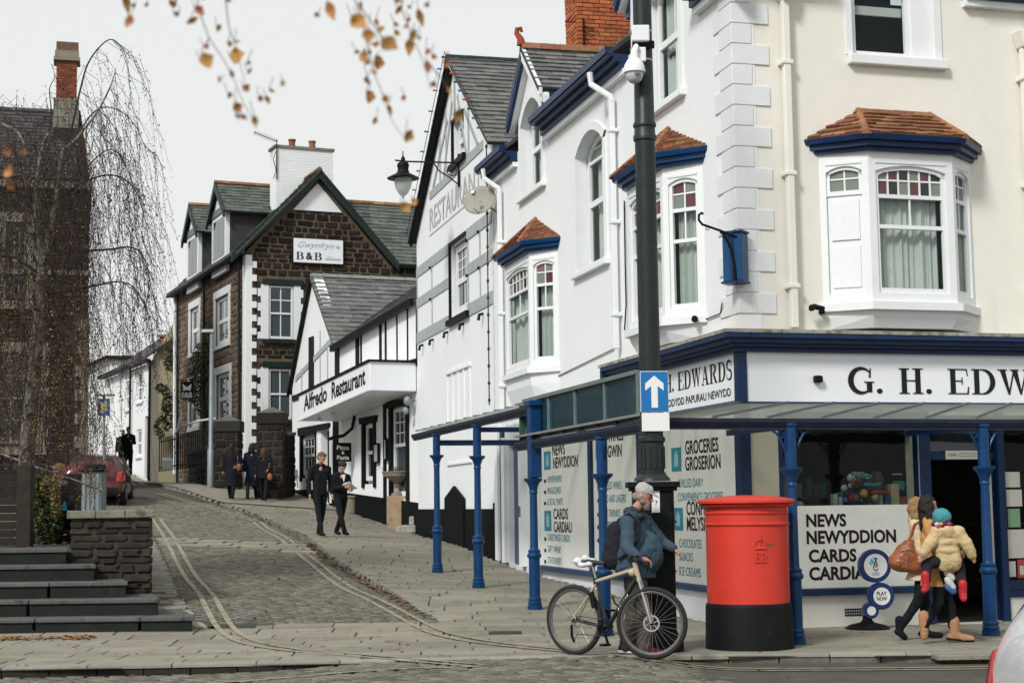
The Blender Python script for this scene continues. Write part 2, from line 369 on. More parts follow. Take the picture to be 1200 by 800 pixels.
def tile(name, mat, parent, O, U, V, N, poly, w, h, th, gap=.01, holes=(), wj=0, hj=0, kind='block', nmax=300, lap=0, conv=None, mn=.3, near=True):
    U = Vector(U).normalized(); V = Vector(V).normalized(); N = Vector(N).normalized(); O = Vector(O)
    v = min(p[1] for p in poly); vm = max(p[1] for p in poly); r = 0; ps = []
    while v < vm - h * .25:
        hh = min(h * (1 + ru(-hj, hj)), vm - v); iv = spans(poly, v + hh * .5)
        for (a, b, c, d) in holes:
            if c < v + hh * .7 and d > v + hh * .3: iv = cut(iv, a, b)
        for (p, q) in iv:
            x = p - (r % 2) * w * .5 - rnd() * wj * w
            while x < q - .01:
                ww = w * (1 + ru(-wj, wj)); a = max(x, p); b = min(x + ww, q); x += ww
                if b - a < w * mn * .4: continue
                o3 = O + U * (a + gap / 2) + V * (v + gap / 2)
                t = th * (1 + (ru(-.35, .35) if wj else ru(-.12, .12)))
                ps.append((o3, U * (b - a - gap), V * (hh - gap + lap), N * t))
        v += hh; r += 1
    put(ps, name, mat, parent, kind, nmax, near)
def wall(F, outer, holes, o0, o1, mat, parent, name='wall'):
    """slab with openings between offsets o0 (front) and o1 (back)."""
    loops = [[Vector((p[0], p[1], 0)) for p in outer]] + [[Vector((p[0], p[1], 0)) for p in h] for h in holes]
    flat = [p for l in loops for p in l]; tri = tessellate_polygon(loops); n = len(flat)
    mb = MB(); fs = [list(t) for t in tri] + [[i + n for i in t] for t in tri]; b = 0
    for l in loops:
        m = len(l); fs += [[b + i, b + (i + 1) % m, b + (i + 1) % m + n, b + i + n] for i in range(m)]; b += m
    mb.add([F.P(p.x, p.y, o0) for p in flat] + [F.P(p.x, p.y, o1) for p in flat], fs)
    return mb.build(name, mat, parent)
def rect(a, b, c, d): return [(a, c), (b, c), (b, d), (a, d)]
def arch(a, b, c, d, rise, n=8):
    w = b - a
    return [(a, c), (b, c)] + [(b - w * i / n, d - rise + rise * math.sin(math.pi * i / n) ** .8) for i in range(n + 1)]
def window(parent, F, a, b, c, d, out=-.08, up=(2, 1), lo=(1, 1), split=.5, fw=.06, bw=.025, glass=None, curtain=None, stain=False, rise=0, sill=True, name='window', mat=None, sillm=None, label=None, strap=None):
    """sash window; up/lo = panes (columns, rows) of each sash."""
    mat = mat or WOODW; glass = glass or GLASSD; mb = MB(); th = .06
    def topz(s):
        if not rise: return d
        t = (s - a) / (b - a); return d - rise + rise * math.sin(math.pi * min(max(t, 0), 1)) ** .8
    if rise:
        n = 8; pts = [(a + (b - a) * i / n) for i in range(n + 1)]
        for i in range(n):
            p, q = pts[i], pts[i + 1]; mb.prism([F.P(p, topz(p) - (fw if 0 < i else fw * 1.6), out), F.P(q, topz(q) - (fw if i < n - 1 else fw * 1.6), out), F.P(q, topz(q) + .001, out), F.P(p, topz(p) + .001, out)], F.n * th)
    else: mb.fb(F, a, b, d - fw, d, out, out + th)
    mb.fb(F, a, a + fw, c, d - rise - (0 if rise else fw), out, out + th).fb(F, b - fw, b, c, d - rise - (0 if rise else fw), out, out + th).fb(F, a + fw, b - fw, c, c + fw * 1.3, out, out + th)
    zm = c + (d - c) * split
    if lo: mb.fb(F, a + fw, b - fw, zm - fw * .5, zm + fw * .5, out - .01, out + th - .01)
    w = mb.build(name, mat, parent, label)
    bars = MB(); panes = []
    def sash(z0, z1, cols, rows, st, o):
        x0, x1 = a + fw, b - fw; ph = (z1 - z0)
        for i in range(1, cols): x = x0 + (x1 - x0) * i / cols; bars.fb(F, x - bw / 2, x + bw / 2, z0, (min(z1, topz(x) - fw) if rise else z1), o + .012, o + .035)
        for j in range(1, rows): z = z0 + ph * j / rows; bars.fb(F, x0, x1, z - bw / 2, z + bw / 2, o + .0125, o + .034)
        for i in range(cols):
            for j in range(rows):
                p0 = x0 + (x1 - x0) * i / cols; p1 = x0 + (x1 - x0) * (i + 1) / cols; q0 = z0 + ph * j / rows; q1 = z0 + ph * (j + 1) / rows
                g = glass
                if st: g = [STAINR, STAING, STAINP, STAING][(i + j * (1 if cols % 2 else 1)) % 2 * 1 + (0 if rnd() < .7 else 2)] if cols < 3 else [STAINR, STAING, GLASSD][(i * 2 + j) % 3]
                pts = [F.P(p0, q0, o + .02), F.P(p1, q0, o + .02), F.P(p1, min(q1, topz(p1)), o + .02), F.P((p0 + p1) / 2, min(q1, topz((p0 + p1) / 2)), o + .02), F.P(p0, min(q1, topz(p0)), o + .02)]
                if not (rise and z1 >= d - .01): pts = [pts[0], pts[1], pts[2], pts[4]]
                panes.append((pts, g))
    if lo: sash(c + fw * 1.3, zm - fw * .5, lo[0], lo[1], False, out - .01)
    else: zm = c + fw * .8
    u0 = zm + fw * .5; u1 = d - (0 if rise else fw)
    if stain:      # coloured lights over the plain upper sash
        zs = u0 + (u1 - u0) * stain; sash(u0, zs - .02, up[0] if up[0] < 3 else 2, 1, False, out)
        bars.fb(F, a + fw, b - fw, zs - .025, zs + .025, out, out + th - .008); sash(zs + .02, u1, up[0], 2, True, out)
    else: sash(u0, u1, up[0], up[1], False, out)
    if bars.v: bars.build('glazing_bars', mat, w)
    for pts, g in panes:
        p = MB().prism(pts, F.n * -.006); p.build('pane', g, w)
    if curtain:
        cb = MB(); n = 40; zt = zm if curtain == 'low' else (u0 + (u1 - u0) * (stain or 1) if stain else d - fw)
        pr = []
        for i in range(n + 1):
            s = a + fw + (b - a - 2 * fw) * i / n; pr.append((s, out - .09 + .02 * math.sin(i * 1.35 + 1.3 * math.sin(i * .31 + a * 3)) + .02 * math.sin(i * .47 + a) + .008 * math.sin(i * 2.9)))
        for i in range(n): cb.add([F.P(pr[i][0], c + fw, pr[i][1]), F.P(pr[i + 1][0], c + fw, pr[i + 1][1]), F.P(pr[i + 1][0], zt, pr[i + 1][1]), F.P(pr[i][0], zt, pr[i][1])], [(0, 1, 2, 3)])
        cb.build('curtain', CURT, w, smooth=2)
    if glass in (GLASSC,) or curtain:
        MB().fb(F, a, b, c, d, out - .45, out - .42).build('dark_room', DARKI, w)
    if sill: MB().fb(F, a - .08, b + .08, c - .09, c - .001, out - .02, .09).build('sill', sillm or mat, w, bevel=.008)
    return w
# ---------------------------------------------------------------- lettering
def text(s, F, s0, z0, w, h, mat, parent, o=.01, name='lettering', bold=0, depth=.004, shear=0):
    cu = bpy.data.curves.new('t', 'FONT'); cu.body = s; cu.extrude = 0; cu.offset = bold; cu.resolution_u = 3; cu.shear = shear
    ob = bpy.data.objects.new('t', cu); COL.objects.link(ob); dg = bpy.context.evaluated_depsgraph_get()
    me = bpy.data.meshes.new_from_object(ob.evaluated_get(dg)); bpy.data.objects.remove(ob)
    A = np.array([v.co[:] for v in me.vertices]); mnx, mxx = A[:, 0].min(), A[:, 0].max(); mny, mxy = A[:, 1].min(), A[:, 1].max()
    b = ROOT[parent.name]
    for v in me.vertices:
        q = F.P(s0 + (v.co.x - mnx) / (mxx - mnx) * w, z0 + (v.co.y - mny) / (mxy - mny) * h, o); v.co = q - b
    me.name = name; me.materials.clear(); me.materials.append(mat)
    return link(name, me, parent)
def band(pts, wd):
    L, R = [], []
    for i, p in enumerate(pts):
        q0 = pts[max(i - 1, 0)]; q1 = pts[min(i + 1, len(pts) - 1)]; dx, dy = q1[0] - q0[0], q1[1] - q0[1]; l = math.hypot(dx, dy) or 1
        w = wd[i] if isinstance(wd, list) else wd; L.append((p[0] - dy / l * w / 2, p[1] + dx / l * w / 2)); R.append((p[0] + dy / l * w / 2, p[1] - dx / l * w / 2))
    return [[L[i], L[i + 1], R[i + 1], R[i]] for i in range(len(pts) - 1)]
def arcp(cx, cy, rx, ry, a0, a1, n=14): return [(cx + rx * math.cos(math.radians(a0 + (a1 - a0) * i / n)), cy + ry * math.sin(math.radians(a0 + (a1 - a0) * i / n))) for i in range(n + 1)]
def rc(a, b, c, d): return [[(a, c), (b, c), (b, d), (a, d)]]
T, t_, SF = .2, .055, .045
def gl_bowl(x, cy, rx, ry): 
    n = 14; p = arcp(x, cy, rx, ry, 90, -90, n); return band(p, [t_ + (T - t_) * math.sin(math.pi * i / n) ** 1.3 for i in range(n + 1)])
SER = {
 'H': (.92, lambda: rc(.1, .1 + T, 0, 1) + rc(.62, .62 + T, 0, 1) + rc(.3, .62, .49, .54) + rc(0, .4, 0, SF) + rc(0, .4, 1 - SF, 1) + rc(.52, .92, 0, SF) + rc(.52, .92, 1 - SF, 1)),
 'E': (.82, lambda: rc(.1, .1 + T, 0, 1) + rc(0, .78, 0, SF) + rc(0, .75, 1 - SF, 1) + rc(.3, .55, .5, .545) + rc(.53, .57, .38, .66) + [[(.72, 0), (.8, 0), (.82, .3), (.78, .3)]] + [[(.75, 1), (.70, 1), (.75, .72), (.79, .72)]]),
 'D': (.92, lambda: rc(.1, .1 + T, 0, 1) + rc(0, .45, 0, SF) + rc(0, .45, 1 - SF, 1) + gl_bowl(.42, .5, .4, .475)),
 'G': (.95, lambda: band(arcp(.5, .5, .41, .475, 40, 320, 24), [.06 + .15 * max(0, math.sin(math.pi * i / 24)) ** 1.5 for i in range(25)]) + rc(.68, .88, .05, .42) + rc(.58, .96, .42, .465) + [[(.76, .62), (.83, .62), (.85, .98), (.80, .98)]]),
 'W': (1.28, lambda: [[(.08, 1), (.3, 1), (.48, 0), (.4, 0)], [(.4, 0), (.46, 0), (.68, 1), (.62, 1)], [(.56, 1), (.78, 1), (.95, 0), (.87, 0)], [(.87, 0), (.93, 0), (1.17, 1), (1.11, 1)]] + rc(0, .38, 1 - SF, 1) + rc(.5, .84, 1 - SF, 1) + rc(1.0, 1.28, 1 - SF, 1)),
 'A': (.98, lambda: [[(.12, 0), (.18, 0), (.5, 1), (.44, 1)], [(.65, 0), (.88, 0), (.56, 1), (.42, 1)]] + rc(.24, .72, .3, .35) + rc(0, .32, 0, SF) + rc(.56, .98, 0, SF)),
 'R': (.98, lambda: rc(.1, .1 + T, 0, 1) + rc(0, .42, 0, SF) + rc(0, .42, 1 - SF, 1) + gl_bowl(.42, .75, .3, .225) + [[(.42, .5), (.62, .5), (.92, 0), (.7, 0)]] + rc(.7, .98, 0, SF)),
 'S': (.72, lambda: band(arcp(.36, .74, .25, .235, 30, 270, 14), [.05 + .1 * math.sin(math.pi * i / 14) for i in range(15)]) + band(arcp(.36, .27, .27, .245, 90, -150, 14), [.12 + .06 * math.sin(math.pi * i / 14) - .09 * i / 14 for i in range(15)]) + rc(.6, .64, .68, .97) + rc(.06, .1, .03, .34)),
 'B': (.86, lambda: rc(.1, .1 + T, 0, 1) + rc(0, .42, 0, SF) + rc(0, .42, 1 - SF, 1) + gl_bowl(.42, .755, .25, .22) + gl_bowl(.42, .27, .32, .245)),
 '.': (.24, lambda: [arcp(.11, .1, .11, .1, 0, 330, 11)]), ' ': (.4, lambda: []),
}
def serif(s, F, s0, z0, w, h, mat, parent, o=.01, name='lettering'):
    tot = sum(SER[c][0] + .1 for c in s) - .1; x = 0; mb = MB(); k = 0
    for c in s:
        for poly in SER[c][1]():
            k += 1; oo = o + (k % 7) * .0004
            mb.add([F.P(s0 + (x + px) / tot * w, z0 + py * h, oo) for px, py in poly], [list(range(len(poly)))])
        x += SER[c][0] + .1
    return mb.build(name, mat, parent)
# ---------------------------------------------------------------- zones on the ground
K1 = [(-1.0, 21.25), (-1.36, 22.6), (-1.87, 24.9), (-2.64, 27.95), (-3.54, 30.9), (-4.6, 35.4), (-5.61, 39.75), (-7.09, 44.06), (-8.97, 47.5), (-11.3, 52.0), (-14.6, 62), (-18.5, 74)]
KL = [(-3.95, 20.7), (-4.3, 21.6), (-4.85, 23.12), (-6.0, 27.6), (-7.3, 32.34), (-9.5, 38.5), (-12.3, 44.5), (-15.4, 50.5), (-19, 60), (-23, 74)]
FK = [(-14, 16.35), (-5.2, 16.36), (-.95, 16.6), (1.7, 16.92), (4.8, 16.62), (14, 15.8)]
ROADP = K1 + KL[::-1]
def dl(v, a, b): t = min(max((v - a) / (b - a), 0), 1); return t * t * (3 - 2 * t)
def drop1(y): return .09 * dl(y, 21.2, 27)
def drop2(x): return .10 * (1 - dl(x, -3.2, -.9)) + .095 * dl(x, .9, 2.2)
def fky(x): return float(np.interp(x, [p[0] for p in FK], [p[1] for p in FK]))
def surf(x, y):
    g = G(x, y)
    if y < fky(x): return g - drop2(x)
    if pip(np.array([x]), np.array([y]), ROADP)[0]: return g - drop1(y)
    return g
def sheet(name, xs, ys, zf, keep, mat, kind='structure'):
    X, Y = np.meshgrid(xs, ys); Z = zf(X, Y); nx = len(xs)
    cx = (X[:-1, :-1] + X[1:, 1:]) / 2; cy = (Y[:-1, :-1] + Y[1:, 1:]) / 2; k = keep(cx, cy) if keep else np.ones(cx.shape, bool)
    idx = np.arange(X.size).reshape(X.shape); f = np.stack([idx[:-1, :-1], idx[:-1, 1:], idx[1:, 1:], idx[1:, :-1]], -1)[k]
    used = np.unique(f); mp = -np.ones(X.size, int); mp[used] = np.arange(len(used))
    V = np.stack([X.ravel(), Y.ravel(), Z.ravel()], -1)[used]
    me = bpy.data.meshes.new(name); me.from_pydata(V.tolist(), [], mp[f].tolist()); me.materials.append(mat)
    me.polygons.foreach_set('use_smooth', [True] * len(me.polygons))
    return tag(link(name, me), kind=kind)
def grow(poly, d):      # rough outward offset used to run a sheet under its kerbs
    c = np.array(poly); out = []; n = len(c); A = 0.5 * sum(c[i][0] * c[(i + 1) % n][1] - c[(i + 1) % n][0] * c[i][1] for i in range(n)); sg = 1 if A > 0 else -1
    for i in range(n):
        t = c[(i + 1) % n] - c[i - 1]; t = t / (np.hypot(*t) + 1e-9); out.append((c[i][0] + sg * t[1] * d, c[i][1] - sg * t[0] * d))
    return out
far = np.concatenate([[-1500, -700, -300, -120, -60], np.arange(-44, 24, 2), [30, 60, 150, 400, 900, 1500]])
fary = np.concatenate([[-300, -100, -40], np.arange(-8, 90, 2), [95, 120, 200, 400, 900, 1800]])
ground = sheet('ground', far, fary, lambda x, y: Gv(x, y) - .35, None, M('bare_ground', (.11, .105, .08), .95, .25, .5, .4))
RG = grow(ROADP, .14)
road = sheet('road', np.arange(-24, 0, .2), np.arange(20.8, 74, .2), lambda x, y: Gv(x, y) - .012 - .09 * np.clip((y - 21.2) / 5.8, 0, 1) ** 2 * (3 - 2 * np.clip((y - 21.2) / 5.8, 0, 1)), lambda x, y: pip(x, y, RG), ROADM)
fkv = lambda x: np.interp(x, [p[0] for p in FK], [p[1] for p in FK])
def d2v(x):
    a = np.clip((x + 3.2) / 2.3, 0, 1); b = np.clip((x - .9) / 1.3, 0, 1); return .10 * (1 - a * a * (3 - 2 * a)) + .095 * b * b * (3 - 2 * b)
front_road = sheet('front_road', np.arange(-14, 14, .2), np.arange(3, 17.2, .2), lambda x, y: Gv(x, y) - d2v(x) - .012 * (x < 1.6), lambda x, y: y < fkv(x) + .12, TARM)
PZ = [(-.95, 16.6), (1.7, 16.92), (4.8, 16.62), (9.5, 16.2), (9.5, 21.4), (2.95, 20.1), (2.6, 20.5), (-2.7, 41.3), (-6.9, 51.6), (-10.2, 52.6), (-14.5, 63), (-17.5, 73)] + K1[::-1] + [(-3.95, 20.75)] + KL[:6] + [(-11.5, 38.5), (-9.0, 32), (-6.6, 26), (-5.9, 22.2), (-5.4, 20.35), (-12, 20.35), (-12, 16.4), (-5.2, 16.36)]
pave = sheet('pavement', np.arange(-18, 9.6, .1), np.arange(16.2, 73, .15), lambda x, y: Gv(x, y) - .02, lambda x, y: pip(x, y, PZ), BED)
far_pave = sheet('far_pavement', np.arange(-19, -4, .25), np.arange(46.5, 73, .25), lambda x, y: Gv(x, y) + .003, lambda x, y: pip(x, y, PZ), FLAG)
MB().add([(-60, 40, 0), (-20, 40, 0), (-20, 20, 0), (-60, 20, 0)], [(0, 1, 2, 3)])
# flagstones
def terr_rows(name, mat, parent, poly, w, h, ang, gap, hj, wj, th=.05, nmax=300, ymax=1e9, zf=None, kind='flag'):
    ca, sa = math.cos(ang), math.sin(ang); rp = [(x * ca + y * sa, -x * sa + y * ca) for x, y in poly]
    v = min(p[1] for p in rp); vm = max(p[1] for p in rp); r = 0; ps = []
    zf = zf or (lambda x, y: G(x, y))
    while v < vm:
        hh = h * (1 + ru(-hj, hj)); iv = spans(rp, v + hh * .5)
        for (p, q) in iv:
            x = p - rnd() * w * .6
            while x < q - .05:
                ww = w * (1 + ru(-wj, wj)); a = max(x, p); b = min(x + ww, q); x += ww
                if b - a < .12: continue
                c4 = [((a + gap / 2) * ca - (v + gap / 2) * sa, (a + gap / 2) * sa + (v + gap / 2) * ca), ((b - gap / 2) * ca - (v + gap / 2) * sa, (b - gap / 2) * sa + (v + gap / 2) * ca), ((a + gap / 2) * ca - (v + hh - gap / 2) * sa, (a + gap / 2) * sa + (v + hh - gap / 2) * ca)]
                if c4[0][1] > ymax: continue
                z = [zf(*c) for c in c4]; dz = ru(-.003, .004); O = Vector((*c4[0], z[0] - th + dz))
                U = Vector((c4[1][0] - c4[0][0], c4[1][1] - c4[0][1], z[1] - z[0] + ru(-.003, .003))); V = Vector((c4[2][0] - c4[0][0], c4[2][1] - c4[0][1], z[2] - z[0] + ru(-.003, .003)))
                ps.append((O, U, V, Vector((0, 0, th))))
        v += hh; r += 1
    put(ps, name, mat, parent, kind, nmax)
random.seed(3)
PF = [p for p in PZ]
terr_rows('flagstone', FLAG, pave, PF, .86, .46, math.radians(2), .014, .2, .35, ymax=46)
# raised strip of flags crossing the side road
def cross_at(y, P): return float(np.interp(y, [p[1] for p in P], [p[0] for p in P]))
xs_ = [(cross_at(31.6, KL) + .15, 31.6), (cross_at(31.6, K1) - .15, 31.6), (cross_at(33.4, K1) - .15, 33.4), (cross_at(33.4, KL) + .15, 33.4)]
terr_rows('crossing_slab', FLAG, road, xs_, .7, .45, 0, .02, .1, .2, zf=lambda x, y: G(x, y) - drop1(y) + .004)
# kerbs
def kerb(pts, width, parent, top=.004, L=.85, side=1, depth=.16, name='kerb_stone', ymax=60, mat=KERB):
    pl = [Vector((x, y, 0)) for x, y in pts]; ps = []; acc = []
    for a, b in zip(pl, pl[1:]):
        n = max(1, round((b - a).length / L)); acc += [a + (b - a) * i / n for i in range(n)]
    acc.append(pl[-1])
    for a, b in zip(acc, acc[1:]):
        if a.y > ymax: continue
        d = (b - a).normalized(); nn = Vector((-d.y, d.x, 0)) * side; A = a + d * .006; B = b - d * .006
        za, zb, zc = G(A.x, A.y), G(B.x, B.y), G(*(A + nn * width)[:2])
        ps.append((Vector((A.x, A.y, za + top - depth)), Vector((B.x - A.x, B.y - A.y, zb - za)), nn * width + Vector((0, 0, zc - za)), Vector((0, 0, depth))))
    put(ps, name, mat, parent, 'flag')
kerb(K1, .17, pave, side=-1)
kerb(KL, .17, pave, side=1)
KDARK = M('kerb_face_dark', (.028, .022, .017), .95, .35, 8, .6, 40)  # very dark brown for the left front kerb face, below its paler top
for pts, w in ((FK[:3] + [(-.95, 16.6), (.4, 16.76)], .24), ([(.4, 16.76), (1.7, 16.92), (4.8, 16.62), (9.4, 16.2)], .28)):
    kerb(pts, w, pave, side=1, depth=.035); kerb([(x, y + .012) for x, y in pts], w - .03, pave, top=-.032, side=1, depth=.14, name='kerb_face', mat=KDARK if w < .25 else M('kerb_face', (.13, .12, .10), .95, .35, 8, .6, 40), L=.5)
# setts: thousands of small blocks joined into one part per road
def setts(parent, ok, x0, x1, y0, y1, ang, zf, name='sett_surface', sw=.2, sd_=.105, mat=None):
    rng = np.random.default_rng(4); ca, sa = math.cos(ang), math.sin(ang)
    c = np.array([(x0, y0), (x1, y0), (x1, y1), (x0, y1)]); u = c @ np.array([ca, sa]); v = c @ np.array([-sa, ca])
    vs = np.arange(v.min(), v.max(), sd_); us = np.arange(u.min(), u.max(), sw); U, V = np.meshgrid(us, vs)
    U = U + (np.arange(len(vs)) % 2)[:, None] * sw / 2 + rng.uniform(-.02, .02, (len(vs), 1)); U = U.ravel(); V = V.ravel()
    X = U * ca - V * sa; Y = U * sa + V * ca; k = (X > x0) & (X < x1) & (Y > y0) & (Y < y1) & ok(X, Y); U = U[k]; V = V[k]; n = len(U)
    hw = (sw / 2 - .006) * rng.uniform(.88, 1, n); hd = (sd_ / 2 - .005) * rng.uniform(.88, 1, n); dz = rng.uniform(-.004, .005, n)
    P = []
    for (sx, sy, ins, dz0) in [(-1, -1, 0, -.03), (1, -1, 0, -.03), (1, 1, 0, -.03), (-1, 1, 0, -.03), (-1, -1, .014, 0), (1, -1, .014, 0), (1, 1, .014, 0), (-1, 1, .014, 0)]:
        uu = U + sx * (hw - ins); vv = V + sy * (hd - ins); x = uu * ca - vv * sa; y = uu * sa + vv * ca
        P.append(np.stack([x, y, zf(x, y) + dz0 + dz + rng.uniform(-.003, .003, n)], -1))
    P = np.stack(P, 1).reshape(-1, 3); F0 = np.array([(4, 5, 6, 7), (0, 1, 5, 4), (1, 2, 6, 5), (2, 3, 7, 6), (3, 0, 4, 7)])
    Fc = (F0[None] + (np.arange(n) * 8)[:, None, None]).reshape(-1, 4); me = bpy.data.meshes.new(name)
    me.vertices.add(len(P)); me.vertices.foreach_set('co', P.ravel()); me.loops.add(Fc.size); me.loops.foreach_set('vertex_index', Fc.ravel()); me.polygons.add(len(Fc)); me.polygons.foreach_set('loop_start', np.arange(len(Fc)) * 4)
    me.update(calc_edges=True); me.validate(); me.materials.append(mat or SETT); return tag(link(name, me, parent), kind='stuff')
RS = grow(ROADP, -.04)
zr = lambda x, y: Gv(x, y) - .09 * np.clip((y - 21.2) / 5.8, 0, 1) ** 2 * (3 - 2 * np.clip((y - 21.2) / 5.8, 0, 1))
setts(road, lambda x, y: pip(x, y, RS) & ~((y > 31.6) & (y < 33.4)), -14, -.9, 21.0, 47, math.radians(12), zr)
setts(front_road, lambda x, y: (y < fkv(x) - .02), -9, 2.0, 12.5, 16.9, math.radians(3), lambda x, y: Gv(x, y) - d2v(x), sw=.21, sd_=.12)
# painted lines
def ribbon(mb, pts, w, zoff=.009):
    pl = []
    for a, b in zip(pts, pts[1:]):
        n = max(1, int(math.hypot(b[0] - a[0], b[1] - a[1]) / .2)); pl += [(a[0] + (b[0] - a[0]) * i / n, a[1] + (b[1] - a[1]) * i / n) for i in range(n)]
    pl.append(pts[-1]); vs = []
    pl = np.array(pl)
    for _ in range(6): pl[1:-1] = (pl[:-2] + pl[1:-1] * 2 + pl[2:]) / 4
    for i, p in enumerate(pl):
        d = pl[min(i + 1, len(pl) - 1)] - pl[max(i - 1, 0)]; d = d / (np.hypot(*d) + 1e-9)
        for s in (-1, 0, 1): x, y = p[0] - d[1] * s * w / 2, p[1] + d[0] * s * w / 2; vs.append((x, y, surf(x, y) + zoff))
    fs = []
    for i in range(len(pl) - 1): fs += [(3 * i, 3 * i + 1, 3 * i + 4, 3 * i + 3), (3 * i + 1, 3 * i + 2, 3 * i + 5, 3 * i + 4)]
    mb.add(vs, fs)
def offs(pts, d):
    out = []; P = np.array(pts)
    for i in range(len(P)):
        t = P[min(i + 1, len(P) - 1)] - P[max(i - 1, 0)]; t = t / (np.hypot(*t) + 1e-9); out.append((P[i][0] - t[1] * d, P[i][1] + t[0] * d))
    return out
LR = [tuple(gp(*p)[:2]) for p in [(187, 574.5), (245, 590.5), (300, 606), (340, 632), (375, 659), (412, 686), (450, 707), (480, 725), (512, 741), (550, 750), (600, 756.5), (680, 764), (760, 769), (830, 773.5), (1000, 773), (1185, 771)]]
LL = [tuple(gp(*p)[:2]) for p in [(183, 603), (202, 632), (227, 675), (252, 717), (264, 737), (288, 752), (340, 762), (430, 769), (500, 775), (560, 780)]]
LF = [tuple(gp(*p)[:2]) for p in [(-60, 794), (60, 793), (200, 790), (390, 785.5), (480, 783), (565, 781)]]
for pts, nm in ((offs(LR, .10), 'yellow_line'), (offs(LR, -.10), 'yellow_line'), (offs(LL, .10), 'yellow_line'), (offs(LL, -.09), 'yellow_line'), (LF, 'yellow_line')):
    q = MB(); ribbon(q, pts, .075); q.build(nm, YELL, road)
# drain cover in the pavement, fallen leaves
dc = MB(); c0 = gxy(*gp(592, 741)[:2])
for i in range(5): dc.box(c0.x - .2, c0.x + .2, c0.y - .15 + i * .065, c0.y - .115 + i * .065, c0.z - .02, c0.z + .012)
dc.build('drain_cover', M('cast_iron', (.05, .045, .038), .7, .3, 9, .3), pave)
def litter(name, n, fn, parent=None, sz=(.03, .055), mat=None):
    mb = MB()
    for _ in range(n):
        x, y = fn(); z = surf(x, y) + ru(.004, .02); a = ru(0, 6.28); s = ru(*sz); t = ru(-.3, .5)
        ux, uy = math.cos(a) * s, math.sin(a) * s; vx, vy = -math.sin(a) * s * .6, math.cos(a) * s * .6
        mb.add([(x - ux, y - uy, z), (x + vx, y + vy, z + abs(t) * s), (x + ux, y + uy, z + .006), (x - vx, y - vy, z)], [(0, 1, 2), (0, 2, 3)])
    return tag(mb.build(name, mat or LEAFD), kind='stuff')
def along(P, y0, y1, o0, o1):
    def f():
        y = ru(y0, y1); return cross_at(y, P) - ru(o0, o1) * (1 if rnd() < .9 else 2.2), y
    return f
litter('fallen_leaves', 520, along(K1, 21.6, 34, .02, .22), mat=LEAFD)
litter('fallen_leaves', 220, along(K1, 34, 50, .02, .3), mat=LEAFD)
litter('fallen_leaves', 420, lambda: (ru(-8.2, -5.15), 19.88 - abs(random.gauss(0, .12))), mat=LEAFO)
litter('fallen_leaves', 330, lambda: (ru(-9, 3), ru(15, 21)), mat=LEAFD, sz=(.015, .035))
litter('fallen_leaves', 300, lambda: (ru(-5, -1), ru(21, 30)), mat=LEAFD, sz=(.02, .04))
# ================================================================ corner shop
C0 = gp(877, 738); S = Fr(C0, -14.3, -1); R = Fr(C0, 74.3, 1)
shop = thing('corner_shop_building', 'cream and white corner newsagent building with blue eaves, tiled bay roofs and a verandah', 'shop building', C0)
EZ = 8.42
# --- side wall along the rising street
wA = arch(5.45, 7.0, 5.46, 7.72, .3); wD1 = arch(9.15, 10.65, 7.45, 9.2, .4); wD2 = arch(1.9, 3.35, 7.28, 9.3, .3)
outerS = [(0, -.1), (13, .3), (13, EZ), (10.9, EZ), (10.9, 9.02), (9.9, 9.95), (8.9, 9.02), (8.9, EZ), (4.0, EZ), (4.0, 9.35), (2.65, 10.6), (1.3, 9.35), (1.3, EZ), (0, EZ)]
doorS = rect(10.95, 12.05, .42, 2.75)
ws = wall(S, outerS, [wA, wD1, wD2, doorS], 0, -.3, WHITE, shop)
# --- front wall
winR = rect(1.68, 2.98, 7.36, 9.1); shopR = rect(.5, 2.42, 1.50, 2.66); doorR = rect(2.58, 3.56, -.02, 2.66); shopR2 = rect(3.66, 7.6, .5, 2.66)
outerR = [(0, -.1), (9, -.1), (9, EZ), (3.2, EZ), (3.2, 9.6), (2.3, 10.6), (1.35, 9.6), (1.35, EZ), (0, EZ)]
wr = wall(R, outerR, [winR, shopR, doorR, shopR2], -.001, -.3, CREAM, shop)
# raised surrounds to the arched openings
def archband(a, b, c, d, rise, w, o, mat, par, F=S):
    A_ = arch(a, b, c, d, rise)[2:]; B_ = arch(a - w, b + w, c, d + w, rise + .02)[2:]; m = MB()
    for i in range(len(A_) - 1): m.add([F.P(*A_[i], -.0), F.P(*A_[i + 1], -.0), F.P(*B_[i + 1], -.0), F.P(*B_[i], -.0), F.P(*A_[i], o), F.P(*A_[i + 1], o), F.P(*B_[i + 1], o), F.P(*B_[i], o)], [(0, 1, 2, 3), (4, 5, 6, 7), (3, 2, 6, 7), (0, 1, 5, 4)])
    m.fb(F, a - w, a, c, d - rise, 0, o).fb(F, b, b + w, c, d - rise, 0, o); return m.build('window_surround', mat, par)
for q in ((5.45, 7.0, 5.46, 7.72, .3), (9.15, 10.65, 7.45, 9.2, .4), (1.9, 3.35, 7.28, 9.3, .3)):
    archband(*q, .13, .035, WHITE, shop)
    a, b, c, d, r = q
    window(shop, S, a + .02, b - .02, c + .02, d - .02, out=-.24, up=(2, 1), lo=(2, 1), split=.5, fw=.1, stain=.62 if c < 6 else False, rise=r, curtain='full', glass=GLASSC, sill=False)
    MB().fb(S, a - .2, b + .2, c - .1, c, -.2, .09).build('sill', WHITE, shop, bevel=.01)
